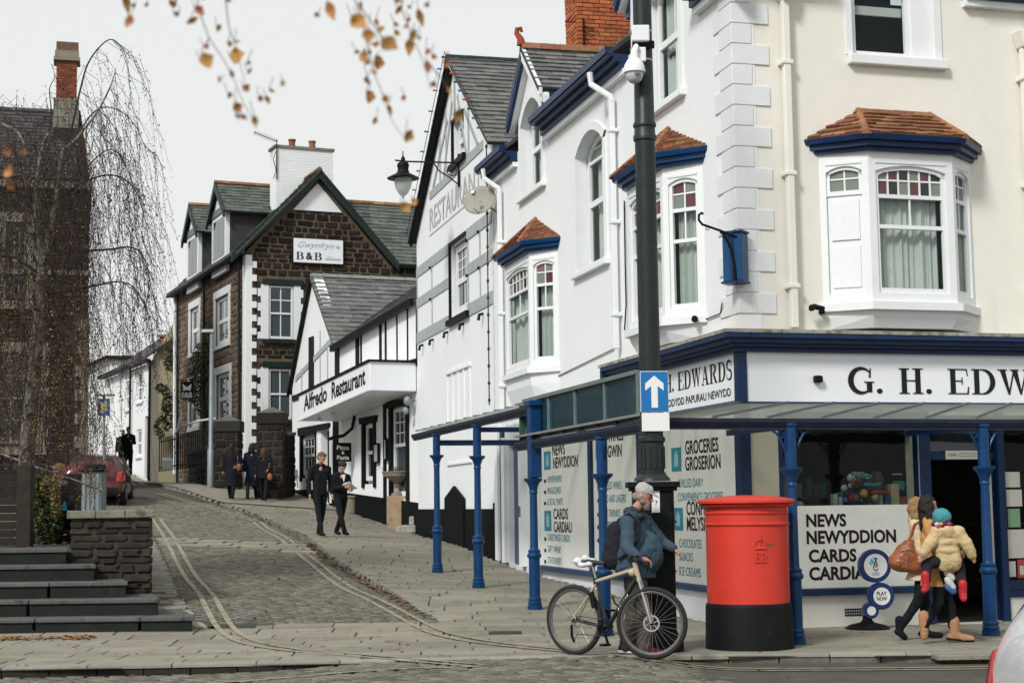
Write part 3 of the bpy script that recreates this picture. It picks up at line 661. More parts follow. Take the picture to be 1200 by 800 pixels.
# front top window: box sash with a blank side panel
w_ = window(shop, R, 1.72, 2.6, 7.36, 9.0, out=-.14, up=(4, 1), lo=(1, 1), split=.55, fw=.075, glass=GLASSC, sill=False, curtain=None)
MB().fb(R, 1.62, 3.06, 7.24, 7.37, -.05, .1).build('sill', WOODW, shop, bevel=.012)
MB().fb(R, 2.6, 2.97, 7.37, 9.1, -.16, -.05).fb(R, 2.9, 3.02, 7.37, 9.1, -.05, .02).fb(R, 1.6, 1.7, 7.37, 9.1, -.05, .02).build('window_architrave', WOODW, shop, bevel=.008)
MB().fb(R, 1.8, 2.53, 7.98, 8.1, -.2, -.17).build('roller_blind', CURT, w_)
# --- quoins
i = 0; z = 3.93
while z < 10:
    lo = i % 2 == 0; m = MB(); a, b = (.62, .50) if lo else (.42, .26)
    m.fb(S, .0, a, z + .006, z + .262, .001, .018).fb(R, -.018, b, z + .006, z + .262, .0, .019)
    m.fb(S, -.018, .0, z + .0065, z + .2615, .0, .0175)
    m.build('quoin', QUOIN, shop, bevel=.006); z += .268; i += 1
# --- eaves: stepped blue mouldings and gutter
def eave(F, s0, s1, z=EZ, wid=.34, par=shop, name='eaves'):
    m = MB(); m.fb(F, s0, s1, z - .02, z + .02, .0, wid).fb(F, s0 + .002, s1 - .002, z - .10, z - .021, .0, wid * .7).fb(F, s0 + .003, s1 - .003, z - .2, z - .101, 0, wid * .42)
    m.fb(F, s0 + .001, s1 - .001, z + .021, z + .13, wid - .1, wid + .03); e = m.build(name, NAVY, par)
    MB().fb(F, s0, s1, z - .29, z - .201, 0, .1).build('cornice_band', WHITE, par); return e
eave(S, 4.15, 8.8); eave(S, 11.0, 13.15); eave(S, -.38, 1.15); eave(R, -.0, 1.2); eave(R, 3.35, 9)
# --- dormer gables: bargeboards, kneelers, slate roofs with clay ridge
def slope(name, par, A_, B_, D_, mat, w, h, th=.014, nmax=300, under=SLATED, kind='slate', lap=.03, poly=None, wj=.04, gap=.008, near=True):
    """slates on the plane with eave A_->B_ and up-slope A_->D_ ."""
    A_, B_, D_ = Vector(A_), Vector(B_), Vector(D_); U = (B_ - A_); V = (D_ - A_); L = U.length; H = V.length; U.normalize(); N = U.cross(V.normalized()); 
    if N.z < 0: N = -N
    V = V - U * V.dot(U); Vn = V.normalized()
    if poly is None: poly = [(0, 0), (L, 0), (L, V.length), (0, V.length)]
    else: poly = [((Vector(p) - A_).dot(U), (Vector(p) - A_).dot(Vn)) for p in poly]
    base = MB().prism([A_ + U * x + Vn * y - N * .03 for x, y in poly], -N * .05).build(name, under, par)
    tile('slate' if mat not in (TERRA,) else 'roof_tile', mat, base, A_ - N * .025, U, Vn, N, poly, w, h, th + .02, gap, wj=wj, kind=kind, nmax=nmax, lap=lap, near=near)
    return base
def ridge(par, a, b, r=.09, L=.32, mat=None, name='ridge_tile'):
    a = Vector(a); b = Vector(b); n = max(1, round((b - a).length / L)); d = (b - a) / n; x = Vector((-d.y, d.x, 0)).normalized()
    for i in range(n):
        m = MB(); p = a + d * i + d * .02; q = a + d * (i + 1); k = 1.0
        sec = [(-1.25, -.75), (-.7, .35), (0, .72), (.7, .35), (1.25, -.75)]; v1 = [p + x * r * s + Vector((0, 0, r * t)) for s, t in sec]; v2 = [q + x * r * .93 * s + Vector((0, 0, r * .93 * t)) for s, t in sec]
        n_ = 5; m.add(v1 + v2, [(j, j + 1, j + 1 + n_, j + n_) for j in range(4)] + [(0, 1, 2, 3, 4), (9, 8, 7, 6, 5), (0, 4, 9, 5)]); m.build(name, mat or TERRA, par)
def gablet(F, s0, sc, s1, zb, zt, dep, par, eo=.32, finial=True):
    for (a, b) in ((s0 - .25, sc), (s1 + .25, sc)):
        za = zb - .12; m = MB(); P0 = F.P(a, za, .02); P1 = F.P(sc, zt + .18, .02)
        m.prism([F.P(a, za - .1, .13), F.P(a, za + .16, .13), F.P(sc, zt + .26, .13), F.P(sc, zt - .02, .13)], F.n * .06)
        m.prism([F.P(a, za - .02, -.0), F.P(a, za + .04, -.0), F.P(sc, zt + .14, 0), F.P(sc, zt + .08, 0)], F.n * .2); m.build('bargeboard', BLUE if a > sc else WOODW, par)
        m2 = MB().prism([F.P(a, za - .12, .0), F.P(a, za - .025, .0), F.P(sc, zt + .075, 0), F.P(sc, zt - .03, 0)], F.n * .12); m2.build('soffit', WHITE, par)
        A_ = F.P(a, za + .16, .2); B_ = F.P(a, za + .16, -dep); D_ = F.P(sc, zt + .26, .2)
        rf = slope('dormer_roof', par, A_, B_, D_, SLATE, .26, .17, nmax=200)
        MB().fb(F, min(a, a + (.25 if a < sc else -.25)), max(a, a + (.25 if a < sc else -.25)), za - .22, za + .09, -dep, .0).build('dormer_fascia', NAVY, par)
    ridge(par, F.P(sc, zt + .27, .2), F.P(sc, zt + .27, -dep), .1, .36)
    if finial:
        pts = [F.P(sc, zt + .28, .18), F.P(sc, zt + .40, .20), F.P(sc, zt + .5, .27), F.P(sc, zt + .58, .26), F.P(sc, zt + .6, .19), F.P(sc, zt + .53, .17)]
        MB().tube(pts, [.09, .065, .05, .05, .045, .03], 8).build('ridge_finial', M('red_finial', (.30, .06, .03), .8, .25, 6, .3), par, smooth=True)
gablet(S, 8.9, 9.9, 10.9, 9.05, 9.95, 3.2, shop); gablet(S, 1.3, 2.65, 4.0, 9.35, 10.6, 3.2, shop); gablet(R, 1.35, 2.3, 3.2, 9.6, 10.6, 2.2, shop, finial=False)
for s_ in (8.9, 10.9, 1.3, 4.0): MB().fb(S, min(s_, s_ + (-.02 if s_ in (8.9, 1.3) else .02)), max(s_, s_ + (-.02 if s_ in (8.9, 1.3) else .02)), EZ, 9.0, -2.4, -.001).build('dormer_cheek', WHITE, shop)
# main roof slopes
PK = S.P(0, EZ + .1, .36)
for a_, b_ in ((-.4, 1.15), (4.15, 8.78), (11.02, 13.2)): slope('main_roof', shop, S.P(a_, EZ + .06, .36), S.P(b_, EZ + .06, .36), S.P(a_, EZ + 3.3, -3.9), SLATE, .3, .2, nmax=60)
for a_, b_ in ((1.15, 4.15), (8.78, 11.02)): slope('main_roof', shop, S.P(a_, EZ + 1.4, -1.5), S.P(b_, EZ + 1.4, -1.5), S.P(a_, EZ + 3.3, -3.9), SLATE, .5, .4, nmax=10)
slope('main_roof', shop, R.P(3.35, EZ + .06, .36), R.P(9, EZ + .06, .36), R.P(3.35, EZ + 3.3, -3.9), SLATE, .6, .4, nmax=10, poly=[R.P(3.35, EZ + .06, .36), R.P(9, EZ + .06, .36), R.P(9, EZ + 3.3, -3.9), R.P(4.2, EZ + 3.3, -3.9)])
MB().fb(S, .3, 13, EZ - .3, EZ - .25, -6.5, -.31).build('attic_floor', DARKI, shop)
MB().fb(S, 12.72, 13, .3, EZ, -8, -.31).fb(S, 3, 13, 0, EZ, -8.3, -8).fb(R, 8.7, 9, 0, EZ, -7, -.31).build('rear_walls', WHITE, shop)
# --- brick chimney behind the dormers
ch = thing('brick_chimney', 'orange brick chimney stack rising behind the blue-edged gables of the corner shop', 'chimney', at(705, 70, 31.5))
cf = at(677, 66, 31.0); CF = Fr(cf, 77, 1); CS = Fr(cf, -13, -1)
cw = 1.16; zc0, zc1 = 9.2, 12.6
MB().fb(CF, .02, cw - .02, zc0, zc1, -.9, -.02).build('stack', MORTAR, ch)
tile('brick', BRICK, ch, CF.P(0, zc0, -.018), CF.d, (0, 0, 1), CF.n, rect(0, cw, 0, zc1 - zc0), .235, .083, .028, .012, wj=.02)
tile('brick', BRICK, ch, CS.P(0.03, zc0, -.018), CS.d, (0, 0, 1), CS.n, rect(0, .85, 0, zc1 - zc0), .235, .083, .028, .012, wj=.02)
an = MB(); q = CS.P(.2, 10.9, .0); an.tube([CS.P(.1, 11.15, .0), CS.P(.1, 11.15, .22)], .012, 6).tube([CS.P(.1, 10.55, .0), CS.P(.1, 10.55, .28)], .015, 6).tube([CF.P(.12, 10.4, .04), CF.P(.12, 11.2, .04)], .018, 6)
for k in range(3): an.tube([CF.P(.1, 11.05 - k * .12, .03), CF.P(.42 - k * .08, 10.95 - k * .1, .06)], .009, 5)
an.build('aerial_bracket', BLACKP, ch)
# --- stone ledge, blue cornice, fascia boards
led = MB().fb(S, -.33, 4.95, 3.66, 3.705, 0, .33).fb(R, -.001, 9, 3.66, 3.705, 0, .33).build('ledge', M('ledge_stone', (.30, .29, .25), .9, .3, 6, .3, stain=[((.12, .11, .08), 5, .5, .8)]), shop)
def steps_(F, s0, s1, ext=0):
    m = MB()
    for j, (a, b, o) in enumerate([(3.60, 3.655, .32), (3.54, 3.599, .26), (3.50, 3.539, .20), (3.44, 3.499, .12)]): m.fb(F, s0 - (o if ext else 0), s1 - j * .01, a, b, .0, o)
    return m
steps_(S, 0, 4.88, 1).build('cornice', NAVY, shop); steps_(R, 0, 9).build('cornice', NAVY, shop)
MB().fb(S, 4.88, 4.98, 3.36, 3.66, 0, .3).build('cornice_bracket', NAVY, shop, bevel=.03)
MB().fb(S, .06, 4.86, 2.84, 3.44, .0, .05).build('fascia_board', BOARDW, shop)
fr_ = MB().fb(R, .04, 9, 2.82, 3.44, .0, .055).build('fascia_board', BOARDW, shop)
MB().fb(S, -.05, .06, 2.78, 3.44, 0, .075).fb(R, -.075, .045, 2.78, 3.438, -.001, .078).fb(S, .06, 4.86, 2.78, 2.84, 0, .06).fb(R, .045, 9, 2.785, 2.82, 0, .06).build('fascia_frame', NAVY, shop)
sG = R.sz(994, 445, .06)[0]; sE = R.sz(1110.5, 445, .06)[0]; wd_ = sum(SER[c][0] + .1 for c in 'G. H. EDWARDS') - .1; xE = sum(SER[c][0] + .1 for c in 'G. H. ')
serif('G. H. EDWARDS', R, sG, 2.93, (sE - sG) / xE * wd_, .33, INK, shop, .062)
a_ = S.sz(857.5, 440, .06)[0]; b_ = S.sz(794, 455, .06)[0]; wE = sum(SER[c][0] + .1 for c in 'EDWARDS') - .1
TS = Fr(S.P(4.8, 0, 0), 180 - 14.3, 1)   # same wall read from left to right
tw = (b_ - a_) / wE * wd_
serif('G. H. EDWARDS', TS, 4.8 - a_ - tw, 3.115, tw, .25, LTRED, shop, .056)
text('DIODYDD GWIRODYDD PAPURAU NEWYDD', TS, 4.8 - S.sz(856, 465, .06)[0] - 3.7, 2.91, 3.7, .105, LTRED, shop, .056, bold=.01)
MB().fb(R, .95, 1.06, 3.06, 3.15, .055, .14).build('fascia_camera', BLACKP, shop, bevel=.02)
# --- drain pipes
def pipe(F, s, z0, z1, mat, w=.09, par=shop, top=None, off=.05):
    m = MB().fb(F, s - w / 2, s + w / 2, z0, z1, off, off + w)
    for z in np.arange(z0 + .5, z1, 1.45): m.fb(F, s - w * .85, s + w * .85, z, z + .06, .0, off + w + .012)
    if top: m.prism([F.P(s - .06, z1, .02), F.P(s + .06, z1, .02), F.P(s + .12, z1 + .22, .02), F.P(s - .12, z1 + .22, .02)], F.n * .2)
    return m.build('drain_pipe', mat, par, bevel=.012)
pipe(R, .70, 3.75, 8.0, CREAM, .095, top=1); pipe(R, 4.2, 3.75, 7.6, CREAM, .095, top=1)
pipe(S, 4.75, 3.95, 7.9, WHITE, .085); pipe(S, 12.15, 3.4, 7.9, WHITE, .085)
for (s_, so_) in ((4.75, 5.0), (12.15, 12.4)):
    MB().tube([S.P(so_, EZ - .06, .36), S.P(so_, EZ - .25, .34), S.P(s_, EZ - .5, .1), S.P(s_, 7.85, .09)], .05, 8).build('swan_neck', WHITE, shop, smooth=True)
MB().tube([S.P(4.4, 6.2, .03), S.P(4.4, 5.2, .035), S.P(4.41, 4.6, .03), S.P(4.42, 4.2, .06)], .012, 5).tube([S.P(12.7, 3.95, .02), S.P(9, 3.78, .015), S.P(5.1, 3.98, .02)], .009, 5).tube([S.P(3.5, 3.93, .02), S.P(.6, 4.0, .02), S.P(.45, 4.12, .05)], .009, 5).build('cable', BLACKP, shop)
def seccam(F, s, z, par, d=1):
    t = F.P(s, z, .0); o = F.n
    m = MB().tube([t, t + o * .06], .035, 8).tube([t + o * .05, t + o * .1 + F.d * d * .05], .012, 6)
    a = t + o * .12 + F.d * d * .02 + Vector((0, 0, .03)); m.tube([a, a + (F.d * d * .16 + o * .04 - Vector((0, 0, -.02)))], [.032, .036], 10).tube([a + (F.d * d * .16 + o * .04), a + F.d * d * .2 + o * .05], [.036, .045], 10)
    return m.build('wall_camera', BLACKP, par, smooth=True)
seccam(R, 1.12, 3.97, shop, -1); seccam(S, 1.35, 3.96, shop, -1)
# blue folded bracket box on the corner
dgn = (S.n + R.n).normalized(); KX = Fr(S.P(0, 0, 0) + dgn * .20, math.degrees(math.atan2(-dgn.y, dgn.x)), 1)
if KX.n.dot(dgn) < 0: KX.n = -KX.n
wbk = thing('wall_bracket', 'blue wall box with curled black iron arm fixed to the quoined corner', 'wall bracket', KX.P(0, 4.3, 0))
BLB = M('bracket_blue', (.004, .06, .16), .4, .15, 4, .1)
MB().fb(KX, -.13, .13, 4.32, 4.93, -.22, .0).build('box', BLB, wbk, bevel=.01); MB().fb(KX, -.15, .15, 4.93, 4.955, -.22, .02).fb(KX, -.15, .15, 4.295, 4.32, -.22, .02).fb(KX, -.02, .02, 4.32, 4.93, 0, .02).build('box_trim', NAVY, wbk)
bp_ = lambda px, py, dy=0: at(px, py, 19.75 + dy)
MB().tube([bp_(866, 279), bp_(846, 271), bp_(829, 265), bp_(823, 263), bp_(819, 258), bp_(819, 252), bp_(822, 249.5), bp_(824.5, 251)], .016, 8).tube([bp_(846, 272), bp_(852, 281), bp_(857, 293), bp_(861, 313), bp_(863, 332)], .016, 8).build('curled_arm', BLACKP, wbk, smooth=True)
MB().tube([bp_(829, 266) + Vector((.02 * math.cos(a), 0, -.02 + .02 * math.sin(a))) for a in np.linspace(0, 6.28, 10)], .005, 5, cap=False).build('ring', BLACKP, wbk)
# --- canted bay windows
def bay(F, s1, s2, k, o, zs, zt, apex, par, nfr, glass_l, tagl, apr=.32):
    """front from s1 to s2 at offset o, cants of depth k; zs sill, zt top of windows; apex=(z, half ridge)"""
    pts = [(s1 - k, 0), (s1, o), (s2, o), (s2 + k, 0)]; wp = [F.P(a, 0, b) for a, b in pts]
    b0 = MB()
    def ringbox(z0, z1, e, e2=None):
        e2 = e if e2 is None else e2; p0 = [(s1 - k - e, 0), (s1 - e * .55, o + e), (s2 + e * .55, o + e), (s2 + k + e, 0)]; p1 = [(s1 - k - e2, 0), (s1 - e2 * .55, o + e2), (s2 + e2 * .55, o + e2), (s2 + k + e2, 0)]
        return [F.P(a, z0, b) for a, b in p0], [F.P(a, z1, b) for a, b in p1]
    def ring(mb, z0, z1, e, e2=None):
        A_, B_ = ringbox(z0, z1, e, e2); mb.add(A_ + B_, [(0, 1, 5, 4), (1, 2, 6, 5), (2, 3, 7, 6), (0, 3, 2, 1), (4, 5, 6, 7), (3, 0, 4, 7)])
    bw = MB(); ring(bw, zs - apr, zs - apr * .55, -.09, -.015); ring(bw, zs - apr * .55, zs - .1, -.015, 0); ring(bw, zt + .06, zt + .3, -.004); body = bw.build('bay_apron', WHITE, par)
    c = MB(); ring(c, zs - .1, zs - .0, .07); c.build('bay_sill', WOODW, par)
    c = MB(); ring(c, zt + .17, zt + .22, .06); ring(c, zt + .2205, zt + .29, .12); ring(c, zt + .2905, zt + .36, .18, .2); c.build('bay_cornice', BLUE if F is S else NAVY, par)
    secs = []
    for j in range(3):
        a, b = (wp[j], wp[j + 1]); d = (b - a); L = d.length; ang = math.degrees(math.atan2(d.x, d.y)); f = Fr(a, ang, 1)
        if f.n.dot(F.n) < 0: f.n = -f.n
        secs.append((f, L))
    for j, (f, L) in enumerate(secs):
        g = MB(); e = .10 if j == 1 else .085; wz0, wz1 = zs + .001, zt + .06
        g.fb(f, 0, e, wz0, wz1, -.1, .0).fb(f, L - e, L, wz0, wz1, -.1, .0).fb(f, e, L - e, wz0, wz0 + .12, -.1, -.002)
        n = 8; rise = .08 if j == 1 else .07; A_ = arch(e, L - e, 0, zt, rise, n)[2:]
        for i in range(n): g.prism([f.P(*A_[i], -.1), f.P(*A_[i + 1], -.1), f.P(A_[i + 1][0], wz1, -.1), f.P(A_[i][0], wz1, -.1)], f.n * .1)
        g.fb(f, e + .0, L - e, zt + .02, zt + .055, 0, .012)
        fm = g.build('bay_frame', WOODW, par)
        if tagl == 'blank' and j == 0:
            window(par, f, e, L - e, wz0 + .12, zt, out=-.1, up=(2, 2), lo=None, split=.5, fw=.045, bw=.02, glass=GLASSC, stain=None, rise=rise, sill=False, curtain=None) if False else None
            zc = wz0 + .12 + (zt - wz0) * .72
            w = window(par, f, e, L - e, zc, zt, out=-.09, up=(2, 2), lo=None, fw=.045, bw=.02, glass=STAING, stain=None, rise=rise, sill=False)
            MB().fb(f, e, L - e, wz0 + .12, zc, -.09, -.05).fb(f, e + .05, L - e - .05, wz0 + .2, wz0 + (zt - wz0) * .42, -.05, -.035).fb(f, e + .05, L - e - .05, wz0 + (zt - wz0) * .46, zc - .05, -.05, -.03).build('blank_panel', WOODW, par, bevel=.006)
        else:
            window(par, f, e, L - e, wz0 + .12, zt, out=-.09, up=(nfr if j == 1 else 2, 1), lo=(1, 1), split=.52, fw=.05, bw=.022, glass=GLASSC, stain=.48, rise=rise, sill=False, curtain='full')
    # tiled roof
    e = .2; zr_ = zt + .36; P0, _ = ringbox(zr_, zr_, e); za, hr = apex; mid = (s1 + s2) / 2; Ra = F.P(mid - hr, za, .02); Rb = F.P(mid + hr, za, .02)
    br = MB().add(P0 + [Ra, Rb], [(0, 1, 4), (1, 2, 5, 4), (2, 3, 5), (0, 3, 2, 1)]).build('bay_roof', MORTAR, par)
    for (A_, B_, top) in ((P0[0], P0[1], [Ra]), (P0[1], P0[2], [Rb, Ra]), (P0[2], P0[3], [Rb])):
        U = (B_ - A_); L = U.length; U = U.normalized(); T_ = top[0] - A_; V = (T_ - U * T_.dot(U)).normalized(); N = U.cross(V)
        if N.z < 0: N = -N
        poly = [(0, 0), (L, 0)] + [((p - A_).dot(U), (p - A_).dot(V)) for p in top]
        tile('roof_tile', TERRA, br, A_ + N * .0, U, V, N, poly, .17, .115, .035, .008, wj=.06, kind='slate', nmax=110, lap=.03, mn=.1)
    for a, b in ((P0[1], Ra), (P0[2], Rb)): ridge(br, Vector(a) + Vector((0, 0, .02)), Vector(b) + Vector((0, 0, .02)), .05, .13, name='hip_tile')
    if hr > .05: ridge(br, Ra, Rb, .06, .25)
    MB().fb(F, s1 - .1, s2 + .1, zs, zt, -.02, .01).build('bay_back', DARKI, par)
bay(R, 1.66, 2.87, .5, .38, 4.07, 5.84, (6.62, .52), shop, 6, GLASSC, 'blank')
bay(S, 1.64, 3.17, .49, .4, 4.05, 5.94, (6.85, .0), shop, 4, GLASSC, '')
bay(S, 8.74, 10.56, .48, .4, 4.0, 5.9, (6.85, .0), shop, 6, GLASSC, '', .55)
# --- ground floor shopfront, side street
MB().fb(S, .3, 9.6, .405, .48, .0, .09).build('cill_rail', BLUE, shop)
MB().fb(S, 9.55, 9.75, .36, 2.7, 0, .1).fb(S, 10.7, 10.94, .42, 2.9, 0, .09).fb(S, 12.06, 12.3, .45, 2.9, 0, .09).fb(S, 12.6, 12.85, .48, 3.1, 0, .09).build('pilaster', WHITE, shop)
MB().fb(S, 12.32, 12.55, .46, 3.1, 0, .05).fb(S, 6.28, 6.44, .48, 2.72, 0, .075).fb(S, 3.8, 3.95, .48, 2.72, 0, .075).fb(S, 0.0, .12, .0, 2.78, -.05, .07).build('mullion', NAVY, shop)
MB().fb(R, -.07, .07, 0.0, 2.78, -.002, .072).build('corner_post', NAVY, shop)
dr = MB().fb(S, 11.0, 12.0, .43, 2.72, -.16, -.1).build('side_door', BLUE, shop)
pn = MB()
for (a, b) in ((11.1, 11.46), (11.54, 11.9)):
    for (c, d) in ((.55, 1.1), (1.22, 1.7), (1.82, 2.6)): pn.fb(S, a, b, c, d, -.1, -.08)
pn.build('door_panels', BLUE, dr, bevel=.01)
MB().fb(S, 10.78, 10.9, 1.35, 1.55, .09, .1).build('door_plate', ALU, shop)
boards = []
def board(a, b, name='window_poster'):
    q = MB().fb(S, a, b, .49, 2.70, .005, .03).build(name, BOARD, shop); boards.append(q); return q
B1 = board(6.46, 9.54); B2 = board(3.96, 6.27); B3 = board(.13, 3.79)
def line(par, s, px, py, h, wpx, mat, bold=.0, F=S, o=.034):
    a, z = F.sz(px, py, o); b, _ = F.sz(px + wpx, py, o)
    if F is S: f = Fr(S.P(a, 0, 0), 180 - 14.3, 1); text(s, f, 0, z, a - b, h, mat, par, o, bold=bold)
    else: text(s, F, a, z, b - a, h, mat, par, o, bold=bold)
def icon(par, px, py, wpx, h):
    a, z = S.sz(px, py, .034); b, _ = S.sz(px + wpx, py, .034); q = MB().fb(S, b, a, z, z + h, .03, .033).build('print_square', TEAL, par)
    m = (a + b) / 2; w = (a - b); MB().fb(S, b + w * .3, a - w * .3, z + h * .2, z + h * .72, .0331, .0345).fb(S, b + w * .4, a - w * .4, z + h * .74, z + h * .84, .0331, .0346).build('print_mark', M('print_pale', (.4, .55, .6), .6, .05), par)
def bul(par, px, py, wpx=2.2, h=.06):
    a, z = S.sz(px, py, .034); b, _ = S.sz(px + wpx, py, .034); MB().fb(S, b, a, z, z + h, .03, .034).build('bullet', LTRED, par)
line(B1, 'NEWS', 647, 534, .2, 15, LTRED, .02); line(B1, 'NEWYDDION', 648, 549, .2, 29, LTRED, .02); icon(B1, 637.5, 550.5, 7.8, .33)
for s_, y, w in (('NEWSPAPERS', 565.5, 17), ('MAGAZINES', 578.5, 16), ('LOCAL MAPS', 591.5, 18)): line(B1, s_, 641.5, y, .12, w, TEAL); bul(B1, 637.5, y)
icon(B1, 638, 621.5, 8, .36); line(B1, 'CARDS', 648.5, 608, .19, 17, LTRED, .02); line(B1, 'CARDIAU', 649, 623, .19, 21, LTRED, .02)
for s_, y, w in (('GREETINGS CARDS', 633, 26), ('GIFT WRAP', 646.5, 15), ('STATIONERY', 659.5, 16)): line(B1, s_, 642, y, .12, w, TEAL); bul(B1, 637.8, y)
icon(B2, 698, 539, 9.5, .31); line(B2, 'WINES', 712, 518, .19, 18.5, LTRED, .02); line(B2, 'GWIN', 712, 536, .19, 16.5, LTRED, .02)
for s_, y, w in (('CHILLED WINES', 573.5, 24), ('BEERS AND LAGERS', 588.5, 29), ('SOFT DRINKS', 605, 22), ('VAPES', 619.5, 12), ('PAPUR', 635, 12)): line(B2, s_, 704.5, y, .12, w, TEAL); bul(B2, 700, y)
icon(B3, 787, 552.5, 11.5, .33); line(B3, 'GROCERIES', 803, 532.5, .19, 39, LTRED, .02); line(B3, 'GROSERION', 803, 551.5, .19, 41.5, LTRED, .02)
line(B3, 'CHILLED DAIRY', 795, 571, .115, 29, TEAL); line(B3, 'CONVENIENCE GROCERIES', 794.5, 587, .115, 53, TEAL); icon(B3, 789, 621, 11.5, .31)
line(B3, 'CONFECTIONERY', 804.5, 603.5, .19, 62, LTRED, .02); line(B3, 'MELYSION', 805, 621.5, .19, 33, LTRED, .02)
for s_, y, w in (('CHOCOLATES', 641, 26), ('SNACKS', 656.5, 16), ('ICE CREAMS', 673.5, 25)): line(B3, s_, 796, y, .12, w, TEAL)
# --- ground floor shopfront, front
MB().fb(R, .08, .48, .0, 2.7, .001, .03).build('tiled_pier', M('cream_tiles', (.56, .53, .43), .4, .06, 3, .05), shop)
MB().fb(R, .48, 2.44, .40, .48, .0, .1).fb(R, .46, .52, .48, 2.7, -.1, .04).fb(R, 2.42, 2.58, 0.0, 2.7, -.12, .06).fb(R, 3.56, 3.66, 0.0, 2.7, -.12, .06).fb(R, 2.58, 3.56, 2.08, 2.18, -.12, -.02).fb(R, .52, 2.42, 2.62, 2.7, -.1, .03).fb(R, 3.66, 7.6, .4, .52, -.1, .05).fb(R, 4.35, 4.47, .52, 2.7, -.1, .05).fb(R, 6, 6.1, .52, 2.7, -.1, .05).build('shopfront_frame', NAVY, shop, bevel=.006)
MB().fb(R, 2.404, 2.42, .6, 2.6, .04, .05).build('edge_strip', STEEL, shop)
bp = MB().fb(R, .53, 2.40, .49, 1.515, .002, .03).build('news_board', BOARD, shop)
MB().fb(R, 3.68, 7.58, .3, .52, 0, .03).build('riser', NAVY, shop)
def lineR(par, s, px, py, wpx, h, mat=LTRED, bold=.035): line(par, s, px, py, h, wpx, mat, bold, R, .034)
lineR(bp, 'NEWS', 945, 617.5, 47, .165); lineR(bp, 'NEWYDDION', 945.5, 637.5, 105, .17); lineR(bp, 'CARDS', 948, 659, 56, .165); lineR(bp, 'CARDIAU', 948.5, 680, 78, .17)
MB().prism([R.P(.53, 1.52, -.05), R.P(2.40, 1.52, -.05), R.P(2.40, 2.62, -.05), R.P(.53, 2.62, -.05)], R.n * -.006).build('shop_window_pane', Mglass('shop_glass', (.01, .012, .013), .86, .03), shop)
MB().prism([R.P(2.6, 2.19, -.06), R.P(3.55, 2.19, -.06), R.P(3.55, 2.66, -.06), R.P(2.6, 2.66, -.06)], R.n * -.006).build('transom_pane', GLASSD, shop)
for a, b in ((3.67, 4.34), (4.48, 5.99), (6.11, 7.59)): MB().prism([R.P(a, .53, -.05), R.P(b, .53, -.05), R.P(b, 2.66, -.05), R.P(a, 2.66, -.05)], R.n * -.006).build('shop_window_pane', MATS['shop_glass'], shop)
vt = MB()
for k in range(3):
    for j in range(8): vt.fb(R, 1.32 + j * .033, 1.345 + j * .033, .13 + k * .035, .155 + k * .035, .0, .006)
vt.build('air_brick', DARKI, shop)
# notices
PAPER = M('notice_paper', (.60, .58, .52), .8, .06, 9, .02); PAPERG = M('notice_green', (.22, .38, .24), .8, .1, 9, 0); PAPERR = M('notice_red', (.45, .08, .07), .8, .1, 9, 0)
for (a, b, c, d, mt) in ((3.72, 3.94, 1.72, 1.92, PAPER), (3.73, 3.96, 1.47, 1.69, PAPER), (3.74, 3.92, 1.2, 1.44, PAPERG), (3.72, 3.97, .8, 1.17, PAPER), (3.72, 3.82, .56, .76, PAPER), (3.85, 3.97, .54, .78, PAPERR), (3.88, 3.94, .58, .7, PAPER)):
    MB().fb(R, a, b, c, d, -.049, -.046 + (.002 if mt is PAPER and b < 3.945 else 0)).build('notice', mt, shop)
nn = MB().fb(R, 2.84, 3.46, 2.09, 2.2, -.019, -.005).build('door_notice', PAPER, shop)
text('LICENSED TO SELL ALCOHOL', R, 3.03, 2.155, .4, .018, INK, nn, -.003); text('FOR CONSUMPTION OFF THE PREMISES', R, 3.03, 2.12, .4, .018, INK, nn, -.003); text('G EDWARDS', R, 2.87, 2.13, .13, .035, INK, nn, -.003)
# interior
inn = MB().fb(R, .0, 8.6, -.02, .0, -5, -.31).fb(R, .0, 8.6, 2.72, 2.76, -5, -.31).fb(R, .3, 8.6, 0, 2.72, -5.05, -5).fb(R, .31, .36, 0, 2.72, -5, -.31)
inn.build('shop_interior', M('interior_brown', (.03, .028, .025), .9, .3, 2), shop)
gy = M('shelf_grey', (.10, .10, .095), .7, .2)
sh_ = MB()
for z in (.4, .8, 1.2, 1.6): sh_.fb(R, .6, 2.4, z, z + .02, -2.7, -2.3).fb(R, 4.5, 8, z, z + .02, -2.2, -1.8)
sh_.build('shelving', gy, shop)
PK_ = [M('pack_red', (.35, .03, .03), .5), M('pack_yellow', (.5, .38, .1), .5), M('pack_blue', (.03, .12, .3), .5), M('pack_green', (.05, .28, .12), .5), M('pack_white', (.5, .5, .48), .5), M('pack_brown', (.2, .11, .05), .5), M('pack_pink', (.45, .2, .25), .5)]
random.seed(11)
for z in (.42, .82, 1.22, 1.62):
    x = .62
    while x < 2.3: w = ru(.06, .13); MB().fb(R, x, x + w - .01, z, z + ru(.15, .3), -2.6, -2.45).build('packet', random.choice(PK_), shop, bevel=.01); x += w
MB().fb(R, 1.0, 1.42, 2.02, 2.1, -1.9, -1.85).build('price_board', PAPER, shop); MB().fb(R, 1.0, 1.42, 2.1, 2.18, -1.9, -1.85).build('price_board', PK_[0], shop)
